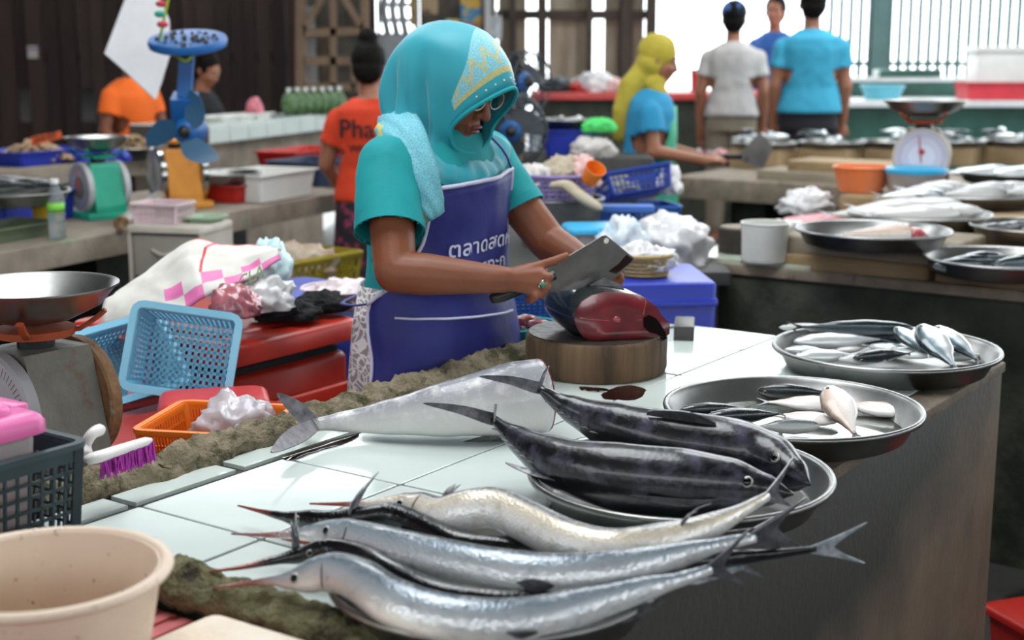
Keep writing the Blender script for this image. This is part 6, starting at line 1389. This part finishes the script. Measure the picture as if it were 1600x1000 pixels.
# ------------------------------------------------------------------ background people
def bgperson(label, px, Y, face, h, shirt, lower, arms, skin='skin_mid', zoff=0.0, head_pitch=0, head_yaw=0, lean=0, hair=True, bun=False, sleeve=.55, wide=1.0, skirt=False, eyes=False, voxel=.011):
    g = D(px, 200, Y); fg = Fig((g.x, g.y, zoff), face, h, lean); fg.w0 = fg.w
    t = thing('person', label, 'person', fg.O)
    mb = MB(); T = [(z, r * wide, f * wide, o) for z, r, f, o in TORSO]; mb.loft(fg.rings(T), caps=True)
    mb.limb([fg.w(0, 0, 1.32), fg.w(0, .02, 1.43)], [.055 * fg.k, .05 * fg.k], 12)
    hp, Mx, k = fg.head(mb, (0, .025, 1.505), R(head_pitch), R(head_yaw), 1.0, 16)
    sl = []
    for q, a in zip((1, -1), arms):
        pts = [fg.w(q * .155 * wide, 0, 1.245)] + [fg.w(*p) for p in a[:2]]
        mb.limb(pts, [.048 * fg.k, .042 * fg.k, .027 * fg.k], 12); simple_hand(mb, pts[2], fg.w(*a[2]), fg.k); sl.append((pts[0], pts[0].lerp(pts[1], sleeve)))
    std_legs(fg, mb)
    me = remeshed(mb, voxel * .8, 3, 'body')
    for v in me.vertices: v.co -= fg.O
    b = link('body', me, M[skin], t); me.polygons.foreach_set('use_smooth', [True] * len(me.polygons))
    mb = MB(); mb.loft(fg.rings([(.84, .172 * wide, .125 * wide, 0), (.88, .174 * wide, .127 * wide, 0)] + [(z, r + .014, f + .014, o) for z, r, f, o in T[2:6]] + [(1.352, .075, .068, 0)]), caps=True)
    for a, e in sl: mb.limb([a, a.lerp(e, .5), e], [.058 * fg.k, .058 * fg.k, .060 * fg.k], 14)
    garment('shirt', mb, voxel, shirt, t, cuts=[(e, e - a, .12) for a, e in sl] + [(fg.w(0, 0, .855), (0, 0, -1), .35)], ripple=.008, seed=px * .1, rf=11, smooth=3)
    mb = MB()
    if skirt: mb.loft(fg.rings([(.12, .2, .17, 0), (.5, .19, .155, 0), (.85, .17 * wide, .125 * wide, 0), (.93, .155 * wide, .115 * wide, 0)]), caps=True)
    else:
        for q in (-1, 1): mb.limb([fg.w(q * .08, 0, .84), fg.w(q * .09, .01, .46), fg.w(q * .09, 0, .12)], [.092 * fg.k, .07 * fg.k, .058 * fg.k], 12)
        mb.loft(fg.rings([(.76, .16 * wide, .115 * wide, 0), (.95, .15 * wide, .112 * wide, 0)]), caps=True)
    garment('skirt' if skirt else 'trousers', mb, voxel, lower, t, smooth=3)
    if hair:
        mb = MB(); mb.ball(hp(0, -.022, .034), (.082 * k, .092 * k, .092 * k), 18, Mx); mb.ball(hp(0, -.05, -.02), (.072 * k, .06 * k, .07 * k), 16, Mx)
        if bun: mb.ball(hp(0, -.04, .135), (.048 * k, .048 * k, .042 * k), 14, Mx); mb.ball(hp(0, -.035, .10), (.05 * k, .05 * k, .035 * k), 14, Mx)
        garment('hair', mb, .008, M['hair'], t, smooth=2, ripple=.004, rf=30)
    if eyes: fg.eyes(hp, Mx, k, t)
    return t, fg, hp, Mx, k
M['orange_shirt'] = mat('orange_shirt', 'd8401e', .8, col2='c63817', ns=5); M['orange_vest'] = mat('orange_vest', 'ea6a1c', .8, col2='d95e14', ns=5); M['white_shirt'] = mat('white_shirt', 'bdb9b6', .85, col2='aca8a6', ns=4); M['sky_shirt'] = mat('sky_shirt', '3aa0c0', .8, col2='3292b2', ns=4); M['dark_cloth'] = mat('dark_cloth', '26242b', .85, col2='1b1a20', ns=5); M['jeans'] = mat('jeans', '2c3448', .85); M['cyan_shirt'] = mat('cyan_shirt', '2a8fba', .8, col2='2482ac', ns=4)
M['batik'] = mat('batik', '241c24', .85, col2='8a3550', ns=22, lo=.5, hi=.6, stain='5d5360', ss=30, st=(.6, .66))
down = [[(.21, -.01, 1.02), (.21, .05, .80), (.2, .08, .70)], [(-.21, -.01, 1.02), (-.21, .05, .80), (-.2, .08, .70)]]
# orange T-shirt, back to the camera
t, fg, hp, Mx, k = bgperson('woman with a hair bun seen from behind in an orange printed T-shirt', 577, 6.35, (.05, 1), 1.47, M['orange_shirt'], M['batik'], [[(.22, .02, 1.03), (.17, .16, .88), (.1, .22, .86)], [(-.22, .02, 1.03), (-.17, .16, .88), (-.1, .22, .86)]], bun=True, skirt=True, head_pitch=8)
bk = lambda x, y: fg.w(-.125 + x, -.126 - .0 * x + .12 * abs(-.125 + x) ** 1.6 * 3, 1.16 + y)
lettering('Pha', .125, lambda x, y: fg.w(-.135 + x, -.1205 + ((-.135 + x) / .17) ** 2 * .03, 1.17 + y), M['dark_cloth'], t); lettering('WHIT', .05, lambda x, y: fg.w(-.085 + x, -.1205 + ((-.085 + x) / .17) ** 2 * .03, 1.10 + y), M['dark_cloth'], t)
# two sellers at the wooden wall
bgperson('seller in a plain orange shirt half hidden by the white hanging panel', 208, 8.4, (.75, -.5), 1.53, M['orange_vest'], M['dark_cloth'], [[(.22, .0, 1.03), (.16, .16, .88), (.08, .26, .86)], [(-.2, .05, 1.03), (-.12, .22, .92), (0, .28, .9)]], skin='skin', head_pitch=20)
bgperson('seller in dark clothes reaching out over the tiled stall', 300, 9.0, (.85, -.45), 1.42, M['dark_cloth'], M['dark_cloth'], [[(.2, .14, 1.06), (.14, .36, 1.04), (.1, .48, 1.06)], [(-.2, .12, 1.05), (-.1, .30, 1.0), (-.02, .4, 1.0)]], skin='skin_mid', head_pitch=25, lean=.25, eyes=True)
# yellow scarf woman
t, fg, hp, Mx, k = bgperson('woman in a yellow headscarf and green apron working at the third counter', 1010, 6.85, (1, -.12), 1.50, M['cyan_shirt'], mat('blue_skirt', '2a7fa8', .8), [[(.21, .04, 1.05), (.13, .30, 1.0), (.08, .40, 1.0)], [(-.21, .06, 1.05), (-.1, .30, 1.0), (-.02, .40, 1.0)]], head_pitch=14, hair=False, wide=1.12, skirt=True, eyes=True, lean=.06)
M['yellow_scarf'] = mat('yellow_scarf', 'b7a63a', .75, col2='a39330', ns=7)
mb = MB(); E_ = lambda p, r: mb.ball(hp(*p), tuple(x * k for x in r), 18, Mx)
E_((0, -.02, .035), (.088, .098, .092)); E_((0, -.035, -.03), (.086, .075, .08)); E_((0, .0, -.115), (.075, .07, .05))
mb.limb([hp(0, -.05, -.06), hp(.02, -.10, -.16), hp(.03, -.11, -.30), hp(.03, -.09, -.42)], [.06 * k, .062 * k, .055 * k, .04 * k], 12)
mb.limb([hp(.03, .0, -.12), hp(.05, .07, -.2), hp(.04, .11, -.30)], [.05 * k, .04 * k, .02 * k], 10)
garment('headscarf', mb, .009, M['yellow_scarf'], t, smooth=3, ripple=.004, seed=4, rf=24)
M['green_apron'] = mat('green_apron', '2a9a78', .6, col2='218a6a', ns=6)
mb = MB(); rings = []
for z, a, rr, ff in ((.35, 75, .225, .20), (.6, 75, .215, .185), (.85, 75, .205, .17), (1.0, 65, .185, .15), (1.12, 45, .185, .15), (1.27, 35, .17, .135)):
    rings.append([fg.w(math.sin(R(lerp(-a, a, i / 16))) * rr, math.cos(R(lerp(-a, a, i / 16))) * ff, z) for i in range(17)])
mb.loft(rings, closed=False); o = mb.build('apron', M['green_apron'], t, smooth='all', world=True); o.modifiers.new('s', 'SOLIDIFY').thickness = .004
MB().tube([fg.w(math.sin(R(a)) * .205, math.cos(R(a)) * .165, .93) for a in range(70, 200, 10)], .006, 6, flat=.5).build('apron_tie', mat('tie_red', '9c4a3a', .7), t, smooth='all', world=True)
cw = fg.w(.08, .42, 1.02); cv = thing('cleaver', 'cleaver with a red-edged blade held by the yellow-scarfed woman', 'knife', cw - ZA * .02)
MB().tube([cw - fg.F * .05, cw + fg.F * .06], .014, 8).build('handle', M['black_plastic'], cv, smooth='all', world=True); MB().plate([cw + fg.F * .05 + ZA * .015, cw + fg.F * .14 + ZA * .115, cw + fg.F * .21 + ZA * .05, cw + fg.F * .16 - ZA * .06, cw + fg.F * .05 - ZA * .02], .003).build('blade', M['blade'], cv, world=True)
# men at the back, on the raised floor
RF = .14
o = MB().box((2.6, 11.2, RF / 2 - .001), (8, 5.0, RF)).build('floor_step', M['floor']); struct(o)
t, fg, hp, Mx, k = bgperson('man in a white T-shirt and blue cap seen from behind', 1142, 9.7, (.15, 1), 1.62, M['white_shirt'], mat('tan', '8a7d6c', .8), down, zoff=RF, hair=True, wide=1.05)
MB().ball(hp(0, -.01, .045), (.09 * k, .105 * k, .085 * k), 16, Mx).build('cap', mat('cap_blue', '3f69a8', .7), t, smooth='all', world=True); MB().plate([hp(-.08, .06, .05), hp(-.09, .19, .03), hp(.09, .19, .03), hp(.08, .06, .05)], .006).build('cap_brim', mat('cap_red', 'c24050', .6), t, world=True)
bgperson('man in a sky blue T-shirt seen from behind at the far counter', 1263, 9.15, (.05, 1), 1.71, M['sky_shirt'], M['dark_cloth'], down, zoff=RF, wide=1.1)
bgperson('person in dark blue standing between the two men', 1206, 12.1, (-.4, -1), 1.74, mat('blue_shirt', '2e5ea8', .8), M['jeans'], down, zoff=RF, eyes=True)
# ------------------------------------------------------------------ far counters
M['red_top'] = mat('red_top', 'c4403c', .4, col2='b23430', ns=4); M['green_tile'] = mat('green_tile', '2f5a50', .3, col2='26493f', ns=6); M['white_top'] = mat('white_top', 'd8dcdc', .25)
r0, r1 = D(838, 150, 10.8), D(1308, 150, 10.8)
rc_ = thing('red_counter', 'long counter with a red top and dark green front behind the yellow-scarfed woman', 'counter', ((r0 + r1) / 2).xy.to_3d() + ZA * RF)
w_ = (r1 - r0).x; zt = D(1000, 146, 10.8).z - RF
MB().box((0, .4, zt / 2), (w_, .8, zt - .04)).build('body', M['dark_concrete'], rc_); MB().rbox((0, .38, zt - .02), (w_ + .06, .9, .05), .01).build('top', M['red_top'], rc_, smooth=30)
for k, (px_, s_, m_, lab) in enumerate(((870, .09, 'fan_dark', 'black bundle on the red counter'), (930, .12, 'bag_white', 'white bag lying on the red counter'), (955, .08, 'rag_pink', 'pink bag behind the yellow scarf on the red counter'), (905, .07, 'bright_red', 'small red bag on the red counter'))): crumpled(lab, 'plastic_bag', 'plastic bag', (D(px_, 146, 11).x, 11.0, zt + RF + .006), (s_ * 1.5, .12, s_), 140 + k, M[m_], amp=.3)
r_ = thing('red_drum', 'red plastic drum beside the white-shirted man', 'drum', (D(1090, 140, 11.2).x, 11.15, zt + RF + .006)); MB().lathe([(0, 0), (.06, 0), (.065, .15), (0, .15)], seg=24).build('body', M['red_top'], r_, smooth=40); MB().lathe([(0, .15), (.07, .15), (.07, .17), (0, .172)], seg=24).build('lid', M['red_top'], r_, smooth=40)
w0, w1 = D(1318, 166, 10.4), D(1660, 166, 10.4)
wc = thing('white_counter', 'white topped counter with a blue basin beside the blue-shirted man', 'counter', ((w0 + w1) / 2).xy.to_3d() + ZA * RF); ww = (w1 - w0).x; zw = D(1400, 158, 10.4).z - RF
MB().box((0, .5, zw / 2 - .02), (ww, .9, zw - .04)).build('body', M['green_tile'], wc); MB().rbox((0, .48, zw - .02), (ww + .04, 1.0, .045), .01).build('top', M['white_top'], wc, smooth=30)
MB().box((.0, 1.2, (zw + .12) / 2), (ww, .45, zw + .12)).build('upper_step', M['green_tile'], wc); MB().box((0, 1.2, zw + .135), (ww + .02, .47, .03)).build('upper_top', M['white_top'], wc)
q = D(1378, 156, 10.7); bowl('plastic_basin', 'sky blue basin on the white topped counter', (q.x, q.y, zw + RF + .004), [(0, 0), (.12, 0), (.16, .10), (.164, .10), (.124, .004), (0, .004)], mat('basin_sky', '6cc4d8', .4), 'basin', rim=(.163, .10, .006))
q = D(1560, 156, 10.5); rtray('red tub under the white ice box at the picture edge', (q.x + .05, q.y + .2, zw + RF + .004), 0, .55, .35, .13, mat('tub_red', 'd0404a', .4), 'plastic_tub', 'tub', tp=1.08)
ib = thing('ice_box', 'white foam ice box standing in the red tub', 'ice box', (q.x + .1, q.y + .26, zw + RF + .02)); MB().rbox((0, 0, .17), (.46, .27, .34), .02).build('body', M['foam_tub'], ib, smooth=40); MB().rbox((0, 0, .355), (.49, .30, .04), .02).build('lid', M['foam_tub'], ib, smooth=40)
q = D(1345, 122, 11.6); o = MB().rbox((0, 0, .03), (.5, .25, .06), .02).build('foam_box', M['green_tile'], smooth=40); o.location = (D(1420, 110, 11.5).x, 11.55, zw + RF + .155); tag(o, 'dark green crate on the upper step of the white counter', 'crate')
# ------------------------------------------------------------------ back of the hall
M['plank'] = mat('plank', '3a2b26', .7, col2='2a1f1c', ns=5, bump=.3, bs=30, stretch=(1, 1, .15), stain='1a1413', ss=5, st=(.5, .65)); M['plank2'] = mat('plank2', '4a3a34', .7, col2='352824', ns=5, bump=.3, bs=30, stretch=(1, 1, .15))
WYd = 11.6
wl = thing('wall_back', 'dark brown wall of upright planks behind the sellers', 'wall', (D(230, 0, WYd).x, WYd, 0)); wl['kind'] = 'structure'; del wl['category']
rr = random.Random(5); x = D(-40, 0, WYd).x; xe = D(462, 0, WYd).x; i = 0
while x < xe:
    w_ = rr.uniform(.10, .165); low = w_ < .125 and x < D(130, 0, WYd).x
    z0 = 1.15 if low else 0
    pl = MB().box((0, 0, (3.2 + z0) / 2), (w_ - .008, .03, 3.2 - z0)).build('plank', M['plank' if rr.random() < .7 else 'plank2'], wl); pl.location = (x + w_ / 2 - wl.location.x, rr.uniform(-.025, .025), 0)
    if low: pl = MB().box((0, 0, .44), (w_ - .008, .03, .88)).build('plank', M['plank'], wl); pl.location = (x + w_ / 2 - wl.location.x, 0, 0)
    x += w_; i += 1
for z in (.62, 1.40, 2.6): MB().box((0, .05, z), (xe - D(-40, 0, WYd).x, .05, .09)).build('rail', M['plank'], wl)
MB().box((0, .35, 1.6), (xe - D(-40, 0, WYd).x, .04, 3.2)).build('backing', mat('backing', '8d8c8a', .8), wl)  # grey sheet added behind the planks; its tone stands for daylight in the slots
sg = thing('notice', 'small white paper notice on the plank wall', 'notice', D(52, 93, WYd - .06)); MB().box((0, 0, .06), (.085, .004, .10)).build('sheet', M['paper'], sg); MB().box((0, -.003, .085), (.07, .002, .016)).build('heading', mat('heading', '8f6aa0', .7), sg)
GY = 11.2
def gbox(x0, y0, x1, y1, m, nm, Y=GY, par=None, th=.04):
    p, q_ = D(x0, y0, Y), D(x1, y1, Y); return MB().box(((p.x + q_.x) / 2, Y, (p.z + q_.z) / 2), (abs(q_.x - p.x), th, abs(p.z - q_.z))).build(nm, m, par, world=True)
M['timber'] = mat('timber', '8f7660', .75, col2='75604d', ns=6, bump=.2, stretch=(1, 1, .3)); FYd = 10.9
dr_ = thing('door_1', 'brown timber frame with diagonal braces behind the woman with the bun', 'door', (D(520, 0, FYd).x, FYd, 0)); dr_['kind'] = 'structure'; del dr_['category']
def fbar(a, b, w): p, q_ = D(*a, FYd), D(*b, FYd); p.y = q_.y = FYd; MB().bar(p, q_, w, .05, (0, 1, 0)).build('bar', M['timber'], dr_, world=True)
for a, b, w in (((470, -60), (470, 260), .075), ((570, -60), (570, 260), .06), ((521, -60), (521, 255), .045), ((475, 52), (566, 48), .06), ((475, 95), (566, 95), .06), ((475, 136), (566, 136), .06), ((476, 46), (512, -18), .045), ((566, 44), (528, -18), .045), ((475, -60), (566, -60), .06), ((552, 100), (552, 140), .03)): fbar(a, b, w)
for k, (x0, y0, x1, y1, c_) in enumerate(((474, 10, 492, 48, 'b8bcbc'), (474, 58, 494, 92, 'b9b6b4'), (476, 100, 497, 132, 'b5b2ae'), (500, 60, 515, 132, '6b5a48'), (540, 0, 566, 40, '4b463f'))):
    p, q_ = D(x0, y0, FYd + .25), D(x1, y1, FYd + .25); o = MB().box(((p.x + q_.x) / 2, FYd + .25, (p.z + q_.z) / 2), (abs(q_.x - p.x), .04, abs(p.z - q_.z))).build('backing_board', mat('bk' + c_, c_, .7), dr_, world=True)
gbox(462, -90, 592, 300, mat('frame_back', '6d675f', .8, col2='57524b', ns=5), 'backing_board', Y=FYd + .5, par=dr_)
# grey barred window
M['grey_metal'] = mat('grey_metal', '8c9093', .5, metal=.2); GY = 11.2
wd = thing('window_1', 'grey metal window with bars behind the headscarf', 'window', (D(620, 0, GY).x, GY, 0)); wd['kind'] = 'structure'; del wd['category']
gbox(588, 52, 655, 300, M['grey_metal'], 'panel', par=wd); gbox(588, -80, 595, 55, M['grey_metal'], 'frame', par=wd); gbox(646, -80, 655, 55, M['grey_metal'], 'frame', par=wd); gbox(588, -90, 655, -76, M['grey_metal'], 'frame', par=wd)
for k in range(3):
    p0, p1 = D(604 + 14 * k, -80, GY), D(606 + 14 * k, 54, GY); p0.y = p1.y = GY; MB().tube(catmull([p0, p0.lerp(p1, .33) + Vector((.03, 0, 0)), p0.lerp(p1, .66) - Vector((.03, 0, 0)), p1], 14), .03, 6).build('bar', M['grey_metal'], wd, smooth='all', world=True)
for y in (-40, -18, 4, 28): gbox(595, y, 647, y + 7, M['grey_metal'], 'rail', par=wd)
o = gbox(577, -80, 590, 260, M['plank'], 'post', Y=11.25); o.name = 'post'; tag(o, 'dark post between the timber frame and the barred window', 'post')
# posters, posts and boards right of the window
o = gbox(655, -80, 775, 280, mat('mid_wall', '5b544d', .8, col2='3e3934', ns=6), 'wall_middle', Y=11.6); struct(o)
for x0, y0, x1, y1, c1, c2, lab in ((720, -10, 752, 38, '3f7fa8', 'c8a030', 'blue and yellow poster behind the headscarf'), (697, 30, 718, 60, 'c9a63c', 'd8d2c4', 'small yellow poster beside the blue one'), (726, 36, 750, 66, 'c9c4c6', 'b07070', 'white notice with a red ring behind the headscarf'), (762, 25, 784, 62, '9aa2a6', 'b4bcc0', 'grey sign on the post by the black fan'), (658, -5, 684, 22, 'a58f70', '4a382e', 'brown picture card next to the barred window')):
    o = gbox(x0, y0, x1, y1, mat('poster_' + c1, c1, .6, col2=c2, ns=9, lo=.48, hi=.52), 'poster', Y=11.45, th=.02); tag(o, lab, 'poster')
q = D(738, 51, 11.42); o = MB().tube([q + Vector((math.cos(a * .349) * .045, 0, math.sin(a * .349) * .045)) for a in range(19)], .006, 5).build('ring_mark', M['red_top'], [x_ for x_ in bpy.data.objects if x_.get('label', '').startswith('white notice')][0], world=True); 
o = gbox(757, -80, 768, 260, mat('post_white', 'b9b9b9', .6), 'post', Y=11.4); tag(o, 'thin white post beside the posters', 'post')
o = gbox(640, -60, 650, 40, mat('hang', '5a3a34', .7, col2='a08a4a', ns=14), 'hanging_bundle', Y=10.9); tag(o, 'brown patterned bundle hanging by the barred window', 'bundle')
# bleached boards and dark beams
M['beam'] = mat('beam', '4a4038', .75, col2='36302a', ns=6); M['bleach'] = mat('bleach', 'b5a894', .8, col2='8f816e', ns=8, stretch=(1, 1, .2)); BY = 12.4
bw = thing('wall_right', 'wall of bleached upright boards with bright gaps behind the fans', 'wall', (D(930, 0, BY).x, BY, 0)); bw['kind'] = 'structure'; del bw['category']
for x0, x1 in ((778, 800), (803, 822), (858, 884), (886, 902), (904, 922), (946, 966), (969, 986), (989, 1002)): gbox(x0, -120, x1, 260, M['bleach'], 'board', Y=BY + .1, par=bw, th=.03)
for y0, y1 in ((16, 30), (-60, -46), (150, 165)): gbox(775, y0, 1022, y1, M['beam'], 'beam', Y=BY, par=bw, th=.1)
for x0, x1 in ((795, 806), (840, 853), (918, 924), (972, 984), (1012, 1021)): gbox(x0, -120, x1, 260, M['beam'], 'post', Y=BY - .05, par=bw, th=.1)
# green bar fence in the glare
M['bar_green'] = mat('bar_green', '4a6663', .6); NY = 15.0
fe = thing('bar_fence', 'pale green upright bar fence against the bright daylight', 'fence', (D(1450, 0, NY).x, NY, 0))
for k in range(24):
    x_ = 1300 + k * 15.5; p = D(x_, 0, NY); MB().box((p.x, NY, 1.6), (.045, .045, 3.2)).build('bar', M['bar_green'], fe, world=True)
for y in (96, -70): gbox(1290, y, 1680, y + 7, M['bar_green'], 'rail', Y=NY, par=fe)
o = gbox(1370, -80, 1380, 200, M['bar_green'], 'post', Y=NY - .1, par=fe)
# side walls beyond the frame keep the hall dim on the left
o = MB().box((-6.2, 6, 1.9), (.1, 12, 3.8)).build('wall_left', mat('side_wall', '4a443e', .8, col2='38332e', ns=4)); struct(o)

st_ = thing('plastic_crate', 'red plastic crate on the dark floor past the counter corner', 'crate', P(1668, 1022, 0), R(20)); 
MB().rbox((0, 0, .05), (.30, .22, .10), .02, taper=1.06).build('body', M['bright_red'], st_, smooth=40); MB().rbox((0, 0, .10), (.34, .26, .02), .02).build('rim', M['bright_red'], st_, smooth=40)
